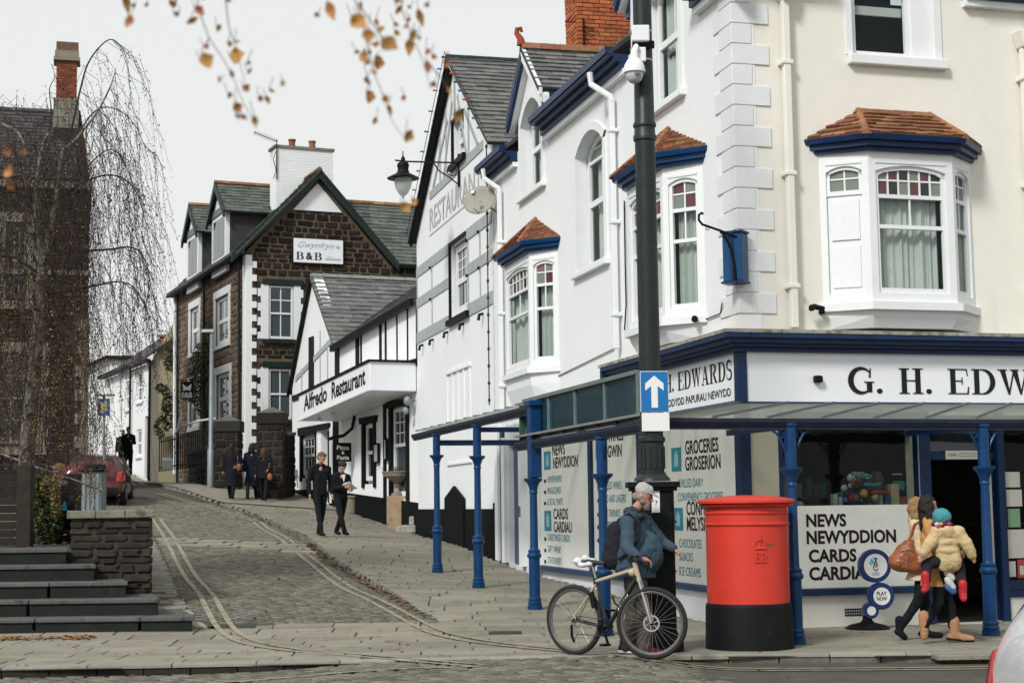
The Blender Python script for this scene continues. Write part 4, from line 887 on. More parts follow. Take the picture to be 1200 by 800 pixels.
# things set out on the window shelf
MB().fb(R, .53, 2.40, 1.46, 1.5, -.6, -.06).build('window_shelf', gy, shop)
sack = MB()
for (s_, z, r) in ((.56, 1.6, .10), (.64, 1.56, .12), (.75, 1.54, .10), (.85, 1.53, .07)): sack.ell(R.P(s_, z, -.25), r, r * .8, r * .7)
sack.build('white_parcels', M('parcel_white', (.4, .41, .41), .7, .1, 6, .3), shop, smooth=2)
MB().prism([R.P(.56, 1.5, -.4), R.P(.92, 1.5, -.4), R.P(.66, 2.0, -.4), R.P(.56, 2.0, -.4)], R.n * .02).build('display_card', M('card_grey', (.25, .26, .25), .7, .1), shop)
cols = PK_ + [M('toy_white', (.62, .62, .6), .6), M('toy_teal', (.04, .25, .3), .5), M('toy_dark', (.03, .03, .035), .6)]
for k in range(46):       # cuddly toys and gifts heaped in the window
    t = ru(0, 1); s_ = 1.42 + t * .62; zmax = 1.52 + .42 * math.sin(math.pi * min(t * 1.1, 1)) ; z = ru(1.54, max(zmax, 1.56)); r = ru(.025, .055)
    m = MB().ell(R.P(s_, z, ru(-.42, -.15)), r, r, r * 1.1, 8, 6)
    if k % 3 == 0: q = R.P(s_ + r * .5, z + r * 1.1, -.3); m.ell(q, r * .5, r * .5, r * .5, 6, 5).ell(q - R.d * r, r * .5, r * .5, r * .5, 6, 5)
    m.build('window_gift', cols[k % len(cols)], shop, smooth=2)
for k in range(5): MB().fb(R, 1.62 + k * .05, 1.84 + k * .06, 1.86 - k * .05, 1.90 - k * .05, -.2 - k * .01, -.12).build('gift_box', cols[(8, 9, 8, 9, 0)[k]], shop, bevel=.008)
for k, (a, w, h) in enumerate(((1.02 + .3, .06, .16), (1.4, .05, .12), (2.06, .07, .15), (2.14, .12, .28), (1.96, .06, .14))): MB().fb(R, a, a + w, 1.5, 1.5 + h, -.3, -.2).build('gift_box', [PK_[4], PK_[4], PK_[2], M('card_cream', (.55, .48, .28), .7), PK_[4]][k], shop, bevel=.01)
MB().fb(R, 2.22, 2.38, 1.7, 1.82, -.3, -.29).build('poster', M('poster_green', (.02, .3, .2), .6), shop); MB().fb(R, 2.25, 2.4, 1.52, 1.62, -.3, -.29).build('poster', M('poster_orange', (.5, .12, .04), .6), shop); MB().fb(R, 2.22, 2.36, 1.9, 1.915, -.3, -.29).build('poster', PAPER, shop)
MB().fb(R, 2.08, 2.18, 1.55, 1.95, -.6, -.5).build('display_card', gy, shop)
# doorway: drinks cabinet and open leaf
MB().fb(R, 2.98, 3.22, .05, 1.75, -1.6, -1.3).build('cabinet', M('cab', (.16, .16, .155), .5, .1), shop, bevel=.01)
gr = MB()
for k in range(7): gr.fb(R, 3.01, 3.19, .2 + k * .07, .235 + k * .07, -1.299, -1.29)
gr.build('cabinet_grille', DARKI, shop)
for z in (.9, 1.3, 1.65):
    MB().fb(R, 2.62, 3.5, z, z + .02, -2.1, -1.7).build('shelving', gy, shop)
    x = 2.65
    while x < 3.4: w = ru(.05, .1); MB().fb(R, x, x + w - .012, z + .02, z + ru(.12, .26), -2.0, -1.85).build('packet', random.choice(PK_), shop); x += w
# ================================================================ cast-iron verandah
V0 = S.P(0, 0, 1.85)
ver = thing('shop_verandah', 'blue cast-iron verandah with fluted posts and glazed roof round the corner shop', 'verandah', (V0.x, V0.y, 0))
def post(p, gz, ztop, zc, angle=0, r=1.0):
    x, y = p; prof = [(.105, 0), (.105, .07), (.092, .075), (.1, .11), (.088, .125), (.094, .16), (.078, .18), (.078, .72), (.098, .735), (.104, .765), (.09, .79), (.082, .80), (.088, .83), (.064, .85), (.058, .87), (.052, zc - .2), (.06, zc - .19), (.06, zc - .16), (.053, zc - .15), (.066, zc - .1), (.085, zc - .05), (.125, zc - .015), (.13, zc), (.13, zc + .02), (.068, zc + .022), (.068, ztop - .05), (.085, ztop - .03), (.085, ztop)]
    o = MB().lathe((x, y, gz), [(a * r, b) for a, b in prof], 16).build('post', BLUE, ver, smooth=True)
    return o
so = lambda s: S.P(s, 0, 1.85)
P1 = so(0.0); P2 = so(3.25); P3 = so(6.75); P4 = so(10.05); Q1 = gp(935, 755) + Vector((0, .08, 0)); Q2 = gp(1164, 745) + Vector((0, .08, 0)); Q3 = Q2 + (Q2 - Q1)
for P_, zt_, zc_ in ((P1, 2.40, 1.93), (P2, 2.36, 1.82), (P3, 2.90, 2.12), (P4, 2.9, 2.12), (Q1, 2.46, 1.95), (Q2, 2.46, 1.95), (Q3, 2.46, 1.95)):
    g = G(P_.x, P_.y); post((P_.x, P_.y), g - .01, zt_ - g, zc_ - (0 if P_ in (P1, Q1) else 0))
# square upper post at the step in the roof
MB().fb(S, 3.1, 3.3, 1.95, 3.0, 1.76, 1.92).fb(S, 3.05, 3.35, 2.96, 3.04, 1.74, 1.95).build('post_head', BLUE, ver, bevel=.01)
MB().fb(S, 3.98, 4.04, 2.48, 3.02, 1.78, 1.84).build('rain_pipe', M('green_pipe', (.03, .09, .06), .5, .2), ver)
Rd = (Q2 - Q1); Rd.z = 0; Rd.normalize(); ang = math.degrees(math.atan2(Rd.x, Rd.y)); VR = Fr(Q1, ang, 1)
# corner of the two gutters
A2 = np.array([[S.d.x, -Rd.x], [S.d.y, -Rd.y]]); bb = np.array([Q1.x - so(0).x, Q1.y - so(0).y]); t1, t2 = np.linalg.solve(A2, bb)
def gutter(a, b, z, par=ver, w=.13):
    d = (b - a).normalized(); m = MB(); sec = [(-w / 2, .04), (-w / 2, -.0), (-w * .3, -.05), (w * .3, -.05), (w / 2, 0), (w / 2, .04), (w * .4, .04), (w * .3, .0), (-w * .3, 0), (-w * .4, .04)]; nn = Vector((d.y, -d.x, 0)); n = len(sec)
    va = [Vector((a.x, a.y, z)) + nn * s + Vector((0, 0, t)) for s, t in sec]; vb = [Vector((b.x, b.y, z)) + nn * s + Vector((0, 0, t)) for s, t in sec]
    m.add(va + vb, [(i, (i + 1) % n, (i + 1) % n + n, i + n) for i in range(n)] + [list(range(n)), [i + n for i in range(n)]]); m.bar(Vector((a.x, a.y, z - .06)), Vector((b.x, b.y, z - .06)), .05, .045); return m.build('gutter', M('gutter_dark', (.012, .02, .04), .5, .3, 6, .2, stain=[((.12, .09, .05), 8, .64, .7)]), par)
VC = so(t1); zG = 2.47
gutter(so(4.05), VC, zG - .03); gutter(VC, VC + Rd * 7.5, zG - .01); gutter(so(3.3) , so(12.2), 2.93)
for P_ in (P1, P2, Q1, Q2, P3, P4):       # cast brackets
    d = Rd if P_ in (Q1, Q2) else S.d; zt_ = 2.38 if P_ in (P1, P2, Q1, Q2) else 2.86; m = MB()
    for sg in (-1, 1):
        base = Vector((P_.x, P_.y, 0)); pts = [base + d * sg * (.06 + .16 * t) + Vector((0, 0, zt_ - .26 + .24 * math.sin(t * 1.57))) for t in np.linspace(0, 1, 7)]; m.tube(pts, .014, 6); m.tube([base + d * sg * .12 + Vector((0, 0, zt_ - .06 + .04 * math.cos(a))) + d * sg * .04 * math.sin(a) for a in np.linspace(0, 5.5, 8)], .009, 5)
    m.build('bracket', BLUE, ver)
# glazed roofs: panes and bars
def glazed(a, b, wa, wb, zg, zw, n, slant=0):
    """panes between gutter line a->b and wall line wa->wb"""
    for i in range(n):
        t0, t1_ = i / n, (i + 1) / n - .004; g0 = a.lerp(b, t0); g1 = a.lerp(b, t1_); w0 = wa.lerp(wb, t0); w1 = wa.lerp(wb, t1_)
        q = [Vector((g0.x, g0.y, zg)), Vector((g1.x, g1.y, zg)), Vector((w1.x, w1.y, zw)), Vector((w0.x, w0.y, zw))]
        MB().prism(q, (0, 0, .008)).build('roof_pane', GLASSR, ver); MB().bar(q[0] + Vector((0, 0, .018)), q[3] + Vector((0, 0, .018)), .03, .03).build('glazing_bar', ALU, ver)
CW = Vector((C0.x, C0.y, 0))
glazed(VC, VC + Rd * 7.4, CW, R.P(7.0, 0, .06), 2.50, 2.80, 11)
glazed(so(4.0), VC, S.P(4.0, 0, .06), CW, 2.50, 2.80, 8)
glazed(so(12.1), so(3.4), S.P(12.1, 0, .06), S.P(3.4, 0, .06), 3.02, 3.2, 12)
MB().bar(so(4.0) + Vector((0, 0, 2.56)), VC + Vector((0, 0, 2.56)), .16, .03).build('flashing', M('lead', (.2, .2, .19), .7, .2, 5, .2, stain=[((.15, .10, .06), 5, .58, .6)]), ver)
# upright glazed screen in the step between the two roofs
e0, e1 = 4.02, -1.15; n = 4; sz0, sz1 = 2.56, 3.06
for i in range(n):
    a = e0 + (e1 - e0) * i / n; b = e0 + (e1 - e0) * (i + 1) / n
    MB().fb(S, b + .02, a - .02, sz0, sz1, 1.73, 1.745).build('screen_pane', GLASST, ver); MB().fb(S, a - .025, a + .025, sz0, sz1, 1.71, 1.77).build('screen_bar', ALU, ver)
MB().fb(S, e1, e0 + .03, sz1, sz1 + .05, 1.69, 1.79).fb(S, e1, e0 + .03, sz0 - .04, sz0, 1.69, 1.79).fb(S, e1 - .03, e1 + .02, sz0, sz1, 1.7, 1.78).build('screen_frame', ALU, ver)
MB().bar(P4 + Vector((0, 0, 2.72 - P4.z)), Vector((*S.P(10.05, 2.72, .0)[:2], 2.72)), .06, .1).bar(Vector((P3.x, P3.y, 2.8)), S.P(6.75, 2.8, 0), .05, .08).bar(Vector((P2.x, P2.y, 2.74)), S.P(3.25, 2.72, 0), .05, .08).build('tie_beam', NAVY, ver)
for P_ in (Q1, Q2): MB().bar(Vector((P_.x, P_.y, 2.42)), Vector((P_.x, P_.y, 2.42)) - R.n * 1.75, .05, .07).build('tie_beam', NAVY, ver)
# ================================================================ white restaurant building with painted timbering
rb = thing('gabled_restaurant_building', 'tall white gabled building with grey timber bands and faded RESTAURANT lettering', 'restaurant building', S.P(16.8, .6, 0))
wM = rect(15.5, 17.2, 5.86, 7.55); wT = rect(15.68, 16.8, 9.42, 10.36)
outer = [(13.02, .2), (21.4, .7), (21.4, 8.42), (16.6, 11.75), (13.02, 9.25)]
rw = wall(S, outer, [wM, wT], .012, -.3, WHITE, rb)
MB().fb(S, 13.02, 21.4, .2, 1.5, .0, .045).build('plinth', BLACKM, rb)
MB().prism([S.P(15.85, .4, .045), S.P(17.8, .5, .045), S.P(17.8, 1.75, .045), S.P(16.8, 2.02, .045), S.P(15.85, 1.75, .045)], S.n * .05).build('cellar_hatch', BLACKM, rb)
MB().prism([S.P(13.15, 1.5, .012), S.P(13.3, 1.5, .012), S.P(13.3, 1.62, .012), S.P(13.15, 1.62, .012)], S.n * .01).build('patch', BLACKM, rb)
gt = GREYT
for (z0, z1) in ((7.40, 7.66), (6.62, 6.86), (5.70, 5.98)):
    MB().fb(S, 17.22, 21.38, z0, z1, .012, .035).build('timber_rail', gt, rb, bevel=.004); MB().fb(S, 13.1, 15.48, z0 + .002, z1 + .002, .012, .035).build('timber_rail', gt, rb, bevel=.004)
for s_ in (14.2, 15.35, 19.4, 21.3):
    for (z0, z1) in ((6.865, 7.395), (5.985, 6.615)): MB().fb(S, s_ - .04, s_ + .04, z0, z1, .012, .03).build('timber_stud', gt, rb)
for pts in ([(13.8, 9.35), (19.6, 9.35)],): MB().bar(S.P(pts[0][0], 9.2, .022), S.P(pts[1][0], 9.2, .022), .02, .2, (0, 0, 1)).build('timber_rail', gt, rb)
for (a, b) in (((17.9, 9.3), (16.9, 10.9)), ((15.4, 9.3), (16.3, 10.9)), ((19.2, 9.3), (17.4, 10.6)), ((14.3, 9.3), (15.6, 10.4)), ((16.6, 10.5), (16.6, 11.5)), ((17.6, 9.3), (17.6, 10.9)), ((15.2, 9.3), (15.2, 10.7)), ((18.3, 9.3), (18.3, 10.4))):
    MB().bar(S.P(*a, .024), S.P(*b, .024), .016, .12, tuple(S.d)).build('timber_brace', gt, rb)
MB().fb(S, 13.8, 19.7, 8.2, 8.225, .012, .022).build('string_course', gt, rb)
TR = Fr(S.P(21.4, 0, 0), 180 - 14.3, 1)
text('RESTAURANT', TR, 21.4 - 19.65, 8.32, 5.6, .56, GREYL, rb, .02, bold=.012)
for (a, b, c, d, l) in ((15.5, 17.2, 5.86, 7.55, 1), (15.68, 16.8, 9.42, 10.36, 0)):
    w = window(rb, S, a + .1, b - .1, c + .06, d - .06, out=-.14, up=(3, 3) if l else (2, 1), lo=(2, 1), split=.48, fw=.13, bw=.03, glass=GLASSM if l else GLASSD, sill=False)
    MB().fb(S, b, b + .09, c - .1, d + .08, .0, .06).fb(S, a, b, d, d + .08, .0, .058).build('window_frame', BLACKP, rb); MB().fb(S, a - .25, b + .2, c - .16, c - .03, -.1, .12).build('sill', BLACKP, rb)
# blocked lights painted over
for z0 in (3.45,):
    MB().fb(S, 15.2, 17.75, 4.6, 4.66, .012, .06).build('blind_head', WHITE, rb)
    for k in range(5): MB().fb(S, 15.25 + k * .6, 15.33 + k * .6, z0, 4.6, .012, .045).build('blind_mullion', WHITE, rb)
MB().fb(S, 15.2, 17.75, 2.5, 2.55, .012, .05).build('blind_sill', WHITE, rb)
for s_ in (14.0, 15.9, 17.6, 19.3, 20.6): MB().tube([S.P(s_, 5.6, .01), S.P(s_, 5.58, .1), S.P(s_, 5.46, .12)], .035, 6).build('cable_hook', BLACKP, rb)
mb = MB()
for s_ in (14.25, 15.4, 19.5): mb.fb(S, s_ - .05, s_ + .05, 7.36, 7.42, .035, .07).fb(S, s_ - .05, s_ + .05, 6.58, 6.64, .035, .07)
mb.build('timber_pegs', BLACKP, rb)
# verge boards, slate roof
for a, b in (((21.55, 8.35), (16.6, 11.78)), ((12.75, 9.05), (16.6, 11.78))):
    MB().prism([S.P(a[0], a[1] - (.1 if a[0] > 15 else .02), .1), S.P(a[0], a[1] + .05, .1), S.P(b[0], b[1] + .03, .1), S.P(b[0], b[1] - .12, .1)], S.n * .07).build('bargeboard', BLACKP if a[0] > 15 else WOODW, rb)
slope('slate_roof', rb, S.P(12.55, 8.98, -9), S.P(12.55, 8.98, .22), S.P(16.6, 11.9, -9), SLATE, .36, .24, nmax=300)
slope('slate_roof', rb, S.P(21.6, 8.38, .22), S.P(21.6, 8.38, -9), S.P(16.6, 11.9, .22), SLATE, .36, .24, nmax=40)
ridge(rb, S.P(16.6, 11.88, .24), S.P(16.6, 11.88, -9), .09, .5, GREENP)
MB().fb(S, 21.1, 21.398, .4, 8.2, -9, -.301).fb(S, 13.03, 21.0, .4, 8.2, -9.3, -9).build('rear_walls', WHITE, rb)
MB().fb(S, 13.03, 13.3, EZ, 9.2, -9, -.301).build('side_wall', WHITE, rb)
# string of bulbs along the verge
BC = [M('bulb_red', (.5, .04, .05), .4), M('bulb_blue', (.05, .14, .3), .4), M('bulb_dark', (.03, .05, .06), .4), M('bulb_green', (.04, .2, .16), .4)]
fl = thing('festoon_lights', 'string of small coloured bulbs along the gable edge of the white restaurant', 'string lights', S.P(16.6, 11.9, .2))
MB().tube([S.P(12.8, 9.3, .25), S.P(16.6, 12.0, .25), S.P(21.6, 8.5, .25)], .008, 4).build('wire', BLACKP, fl)
for k in range(9): t = k / 8.5; MB().tube([S.P(12.85 + 3.7 * t, 9.32 + 2.62 * t, .27), S.P(12.85 + 3.7 * t - .03, 9.33 + 2.62 * t - .02, .38)], [.015, .026], 6).build('bulb', BC[k % 3], fl)
for k in range(9): t = (k + .5) / 9; MB().tube([S.P(21.5 - 4.8 * t, 8.52 + 3.35 * t, .24), S.P(21.5 - 4.8 * t + .06, 8.54 + 3.35 * t, .33)], [.015, .026], 6).build('bulb', BC[(k + 1) % 4], fl)
cbp = MB().tube([S.P(12.93, z, .16) for z in (9.0, 7, 5, 3.6)], .014, 5)
for z in np.arange(3.7, 9, .35): cbp.ell(S.P(12.93, z, .16), .03, .03, .045, 6, 4)
tag(cbp.build('hanging_cable', M('cable_brown', (.03, .02, .02), .6)), 'dark knotted cable of unlit lights hanging beside the satellite dish', 'cable')
# satellite dish
D0 = S.P(12.7, 7.75, .35); dish = thing('satellite_dish', 'round grey satellite dish on the wall below the restaurant gable', 'satellite dish', D0)
dn = (Vector((-.35, -.9, .28))).normalized(); ex = dn.cross(Vector((0, 0, 1))).normalized(); ey = ex.cross(dn)
m = MB(); n = 24
for j in range(5):
    r = .36 * (j + .001) / 4
    for k in range(n): t = 2 * math.pi * k / n; m.v.append(tuple(D0 + ex * r * math.cos(t) + ey * r * .88 * math.sin(t) + dn * (r * r * .5)))
for j in range(4):
    for k in range(n): m.f.append([j * n + k, j * n + (k + 1) % n, (j + 1) * n + (k + 1) % n, (j + 1) * n + k])
db = m.build('dish', M('dish_grey', (.30, .29, .25), .6, .12, 5), dish, smooth=2); so_ = db.modifiers.new('s', 'SOLIDIFY'); so_.thickness = .012
MB().tube([D0 - ey * .28, D0 - ey * .3 + dn * .3, D0 + dn * .36], .014, 6).ell(D0 + dn * .38, .05).tube([D0 + dn * .36, D0 + dn * .44], .035, 8).build('receiver_arm', STEEL, dish)
MB().tube([D0 - dn * .02, S.P(12.55, 7.5, .02)], .025, 6).build('mount', STEEL, dish)
# lantern on a bracket
L0 = S.P(16.15, 9.15, .02); lt = thing('wall_lantern', 'black street lantern with glass bowl hanging from a long iron wall bracket', 'street lantern', L0)
e = S.P(16.15, 9.22, 1.32)
m = MB().fb(S, 16.1, 16.2, 8.75, 9.5, .012, .06).tube([S.P(16.15, 9.3, .05), S.P(16.15, 9.28, 1.3), S.P(16.15, 9.3, 1.5)], .02, 6).tube([S.P(16.15, 8.8, .05), S.P(16.15, 8.95, .25), S.P(16.15, 9.1, .5), S.P(16.15, 9.27, .62)], .016, 6)
m.tube([S.P(16.15, 9.1 + .11 * math.cos(a), .2 + .11 * math.sin(a)) for a in np.linspace(0, 5.6, 12)], .012, 5).tube([e + Vector((0, 0, -.05)), e + Vector((0, 0, .3))], [.022, .012], 6).build('bracket', BLACKP, lt)
MB().lathe(e, [(.02, .18), (.05, .12), (.05, .06), (.12, .02), (.14, -.04), (.12, -.1), (.13, -.17), (.15, -.21), (.36, -.32), (.36, -.335), (.14, -.30)], 20).build('hood', BLACKP, lt, smooth=True)
MB().lathe(e, [(.20, -.33), (.2, -.42), (.17, -.55), (.10, -.68), (.03, -.74), (.012, -.8)], 16).build('bowl', Mglass('lantern_glass', (.45, .46, .42), .4, .15), lt, smooth=True)
# ================================================================ Alfredo restaurant (low half-timbered)
A = Fr(S.P(21.4, 0), -23, -1); ab = thing('half_timbered_restaurant', 'low black and white half-timbered restaurant with a white sign canopy', 'restaurant building', A.P(6, 1.5, 0))
ez = lambda s: 6.86 - .074 * s
hl = [rect(.75, 2.2, 1.75, 4.25), rect(3.5, 4.6, 2.2, 3.95), rect(7.95, 8.85, 1.7, 3.9), rect(9.3, 11.1, 2.5, 3.9)]
wall(A, [(0.0, .8), (12.2, 1.6), (12.2, 5.45), (9.7, 8.78), (7.4, 6.55), (7.3, ez(7.3)), (0.0, ez(0))], hl, 0.0, -.3, WHITE, ab)
MB().prism([A.P(.0, .7, .0), A.P(7.9, 1.3, .0), A.P(7.9, 2.08, .0), A.P(.0, 1.66, .0)], A.n * .04).build('plinth', BLACKM, ab); MB().prism([A.P(8.9, 1.4, .0), A.P(12.2, 1.5, .0), A.P(12.2, 2.15, .0), A.P(8.9, 2.12, .0)], A.n * .04).build('plinth', BLACKM, ab)
def stud(s, z0, z1, w=.12, o=.03, mt=None): MB().fb(A, s - w / 2, s + w / 2, z0, z1, -.0, o).build('timber_stud', mt or BLACKP, ab)
for s_, w in ((7.1, .42), (5.1, .3), (4.75, .1), (3.0, .16), (2.55, .1), (1.6, .05), (.75, .05), (.03, .06)): stud(s_, 5.15 - .04 * s_, ez(s_) - .05, w)
stud(9.9, 5.25, 6.9, .55, .03); stud(11.0, 5.2, 6.0, .06, .025, GREYT); stud(8.9, 5.2, 7.0, .06, .025, GREYT); stud(8.1, 5.2, 6.6, .06, .025, GREYT)
MB().prism([A.P(11.8, 5.62, 0), A.P(7.6, 6.5, 0), A.P(7.6, 6.68, 0), A.P(11.65, 5.82, 0)], A.n * .028).build('timber_rail', GREYT, ab)
MB().prism([A.P(0.1, 5.22, 0), A.P(12.1, 5.02, 0), A.P(12.1, 5.2, 0), A.P(0.1, 5.34, 0)], A.n * .05).build('timber_rail', BLACKP, ab)
MB().prism([A.P(12.4, 5.2, .05), A.P(12.4, 5.35, .05), A.P(9.7, 8.9, .05), A.P(9.7, 8.7, .05)], A.n * .09).build('bargeboard', BLACKP, ab)
MB().prism([A.P(7.2, 6.22, .04), A.P(7.2, 6.28, .04), A.P(9.7, 8.65, .04), A.P(9.7, 8.58, .04)], A.n * .05).build('bargeboard', WOODW, ab)
NA = A.n
# south slope of the cross roof with its valley
E0 = A.P(7.2, 6.42, .12); E1 = A.P(7.2, 6.42, -9); T0 = A.P(9.75, 8.82, .12)
slope('slate_roof', ab, E0, E1, T0, SLATE, .33, .22, nmax=300)
slope('slate_roof', ab, A.P(12.45, 5.3, -9), A.P(12.45, 5.3, .12), A.P(9.75, 8.82, -9), SLATE, .5, .4, nmax=20)
ridge(ab, A.P(9.75, 8.84, .12), A.P(9.75, 8.84, -9), .08, .45, M('lead_ridge', (.2, .22, .21), .7, .2, 5))
# front wing: eaves and slope rising from the street to its own ridge
slope('wing_roof', ab, A.P(0.05, ez(0) + .02, .14), A.P(7.2, ez(7.2) + .02, .14), A.P(0.05, ez(0) + 2.6, -3.4), SLATE, .33, .22, nmax=300, poly=[A.P(0.05, ez(0) + .02, .14), A.P(7.2, ez(7.2) + .02, .14), A.P(8.3, 7.9, -2.3), A.P(.05, 8.7, -2.5)])
MB().prism([A.P(0.0, ez(0) - .16, .1), A.P(7.2, ez(7.2) - .16, .1), A.P(7.2, ez(7.2) + .02, .1), A.P(0.0, ez(0) + .02, .1)], A.n * .12).build('gutter', BLACKP, ab)
MB().fb(A, 12.0, 12.195, 1.4, 5.4, -9, -.301).build('side_wall', WHITE, ab); MB().fb(A, 0, 12, 1.4, 5.6, -9.2, -9).build('rear_wall', WHITE, ab)
# canopy box
cz = lambda s: 5.23 - .062 * s; cy = lambda s: 4.50 - .063 * s
cn = MB(); s0, s1 = .07, 6.75
P = lambda s, z, o: A.P(s, z, o)
cn.box8([P(s0, cy(s0), .02), P(s1, cy(s1), .02), P(s1, cy(s1), 1.28), P(s0, cy(s0), 1.28), P(s0, cz(s0), .02), P(s1, cz(s1), .02), P(s1, cz(s1), 1.28), P(s0, cz(s0), 1.28)])
cno = cn.build('canopy', BOARDW, ab, bevel=.02)
MB().bar(P(s0 - .02, cz(s0) + .03, 1.29), P(s1, cz(s1) + .03, 1.29), .06, .06).bar(P(s0 - .02, cz(s0) + .03, 1.3), P(s0 - .02, cz(s0) + .03, .02), .06, .06).build('canopy_trim', BLACKP, ab)
MB().bar(P(s0, cy(s0) + .02, 1.29), P(s1, cy(s1) + .02, 1.29), .05, .05).build('canopy_edge', WOODW, ab)
TA = Fr(A.P(6.75, 0, 0), 157, 1)
def textS(s, F, s0, z0, w, h, mat, par, o, bold, rise):
    ob = text(s, F, s0, z0, w, h, mat, par, o, bold=bold); b = ROOT[par.name]
    for v in ob.data.vertices:
        p = v.co + b; t = (p - (F.O + F.n * o)).dot(F.d) - s0; v.co.z += rise * t
    return ob
textS('Alfredo', TA, .55, cy(6) + .2, 2.35, .47, INK, ab, 1.285, .03, .062); textS('Restaurant', TA, 3.35, cy(3.3) + .19, 3.0, .47, INK, ab, 1.285, .03, .062)
for s_ in (4.6, 5.9): MB().lathe(P(s_, cy(s_) - .09, .9), [(.05, .08), (.1, .02), (.09, 0)], 10).build('downlight', WOODW, ab, smooth=True)
for (a, b, c, d), g, u in (((.75, 2.2, 1.75, 4.25), GLASSM, (3, 3)), ((3.5, 4.6, 2.2, 3.95), GLASSD, (1, 1)), ((9.3, 11.1, 2.5, 3.9), GLASSD, (4, 2))):
    window(ab, A, a + .12, b - .12, c + .1, d - .1, out=-.1, up=u, lo=(1, 1) if u[0] < 4 else (4, 1), split=.58 if u[0] == 3 else .5, fw=.09, bw=.035, glass=g, sill=False)
    MB().fb(A, a - .06, a + .12, c - .1, d, -.1, .05).fb(A, b - .12, b + .06, c - .1, d, -.1, .05).prism([A.P(a - .16, d - .06, -.1), A.P(b + .16, d - .06, -.1), A.P(b + .22, d + .12, -.1), A.P(a - .22, d + .12, -.1)], A.n * .18).build('window_frame', BLACKP, ab)
MB().fb(A, 7.96, 8.84, 1.72, 3.88, -.28, -.2).build('entrance_door', BLACKP, ab); MB().fb(A, 8.1, 8.35, 1.9, 3.6, -.2, -.18).build('door_glazing', GLASSM, ab)
MB().fb(A, 7.6, 7.8, 1.7, 3.95, 0, .05).fb(A, 9.05, 9.2, 1.9, 3.95, 0, .05).build('door_post', WOODW, ab); MB().fb(A, 7.82, 11.25, 3.92, 4.1, 0, .09).fb(A, 7.0, 7.5, 1.7, 4.3, 0, .04).fb(A, 2.55, 2.75, 1.6, 4.4, 0, .04).build('dark_post', BLACKP, ab)
for (a, b, c, d) in ((3.05, 3.4, 2.75, 3.3), (2.35, 2.52, 2.8, 3.4)):
    MB().fb(A, a, b, c, d, .04, .09).build('menu_case', BLACKP, ab); MB().fb(A, a + .04, b - .04, c + .05, d - .05, .09, .095).build('menu', M('menu_paper', (.3, .34, .31), .6), ab)
# projecting Pizza & Pasta board
PB = Fr(A.P(5.35, 0, .06), 67, 1); PB.O = A.P(5.35, 0, .62); PB = Fr(PB.O, 67, 1)
pz = MB().fb(PB, 0, .5, 2.86, 3.4, -.04, 0).build('hanging_board', BLACKP, ab)
for s_, z, w, h in (('Pizza', 3.2, .36, .12), ('&', 3.07, .09, .09), ('Pasta', 2.92, .36, .12)): text(s_, PB, .25 - w / 2, z, w, h, M('pale_letter', (.5, .5, .46), .6), ab, .003, bold=.02)
MB().tube([A.P(5.35, 4.2, .02), A.P(5.35, 3.8, .1), A.P(5.35, 3.6, .35), A.P(5.35, 3.5, .8)], .05, 6).build('sign_bracket', BLACKP, ab)
MB().fb(A, 11.5, 11.9, 2.6, 2.8, .02, .14).tube([A.P(11.5, 2.7, .1), A.P(11.3, 2.6, .1), A.P(11.3, 2.2, .06)], .02, 5).build('wall_lamp', GALV, ab)
MB().ell(A.P(.12, 4.25, .25), .1, .1, .13).tube([A.P(.12, 4.25, .02), A.P(.12, 4.3, .25)], .02, 5).ell(A.P(.12, 4.0, .3), .08, .08, .1).build('security_lamp', GALV, ab, smooth=2)
# urn, block, planter by the wall
u0 = gp(466, 619); ut = thing('stone_urn', 'weathered stone urn planter on a square sandstone plinth beside the white building', 'urn planter', u0); US = M('sandstone', (.34, .25, .16), .9, .2, 5, .4, stain=[((.12, .1, .07), 4, .58, .6)]); UG = M('urn_stone', (.22, .2, .155), .9, .25, 6, .4)
MB().box(u0.x - .27, u0.x + .27, u0.y - .2, u0.y + .35, u0.z - .1, u0.z + .85).build('plinth', US, ut, bevel=.02)
MB().lathe(u0 + Vector((0, .07, .85)), [(.17, 0), (.17, .06), (.08, .1), (.06, .2), (.12, .28), (.07, .32), (.2, .42), (.38, .52), (.4, .6), (.42, .62), (.38, .64), (.3, .58)], 20).build('bowl', UG, ut, smooth=True)
m = MB()
for k in range(26): a = ru(0, 6.28); r = ru(.1, .42); p = u0 + Vector((r * math.cos(a), .07 + r * math.sin(a), 1.47)); m.tube([p, p + Vector((ru(-.1, .1), ru(-.1, .1), ru(.05, .16))), p + Vector((ru(-.25, .25), ru(-.2, .2), ru(-.05, .2)))], .008, 3)
m.build('dry_stems', TWIG, ut)
s0_ = gp(484, 624)
tag(MB().box(s0_.x - .3, s0_.x + .12, s0_.y - .1, s0_.y + .25, s0_.z, s0_.z + .2).box(s0_.x - .1, s0_.x + .2, s0_.y + .0, s0_.y + .3, s0_.z + .2, s0_.z + .42).box(s0_.x - .42, s0_.x - .3, s0_.y - .05, s0_.y + .2, s0_.z, s0_.z + .17).build('stone_block', M('white_marble', (.33, .32, .29), .8, .35, 8, .5), bevel=.03), 'stepped pale stone mounting block in the corner by the urn', 'stone block')
p0_ = gp(411, 601); tag(MB().lathe(p0_, [(.2, 0), (.24, .42), (.27, .44), (.27, .5), (.23, .5), (.2, .4)], 16).build('plant_pot', UG, smooth=True), 'empty brown plant pot under the Alfredo canopy behind the boys', 'plant pot')
# ================================================================ stone B&B house
cB = at(287, 500, 54); B = Fr(cB, -23.3, -1); BF = Fr(cB, 66.7, 1); bb_ = thing('stone_bed_and_breakfast', 'dark stone guest house with green bargeboards, white quoins and a B&B sign', 'guest house', (cB.x, cB.y, 2.3)); EB = 10.3
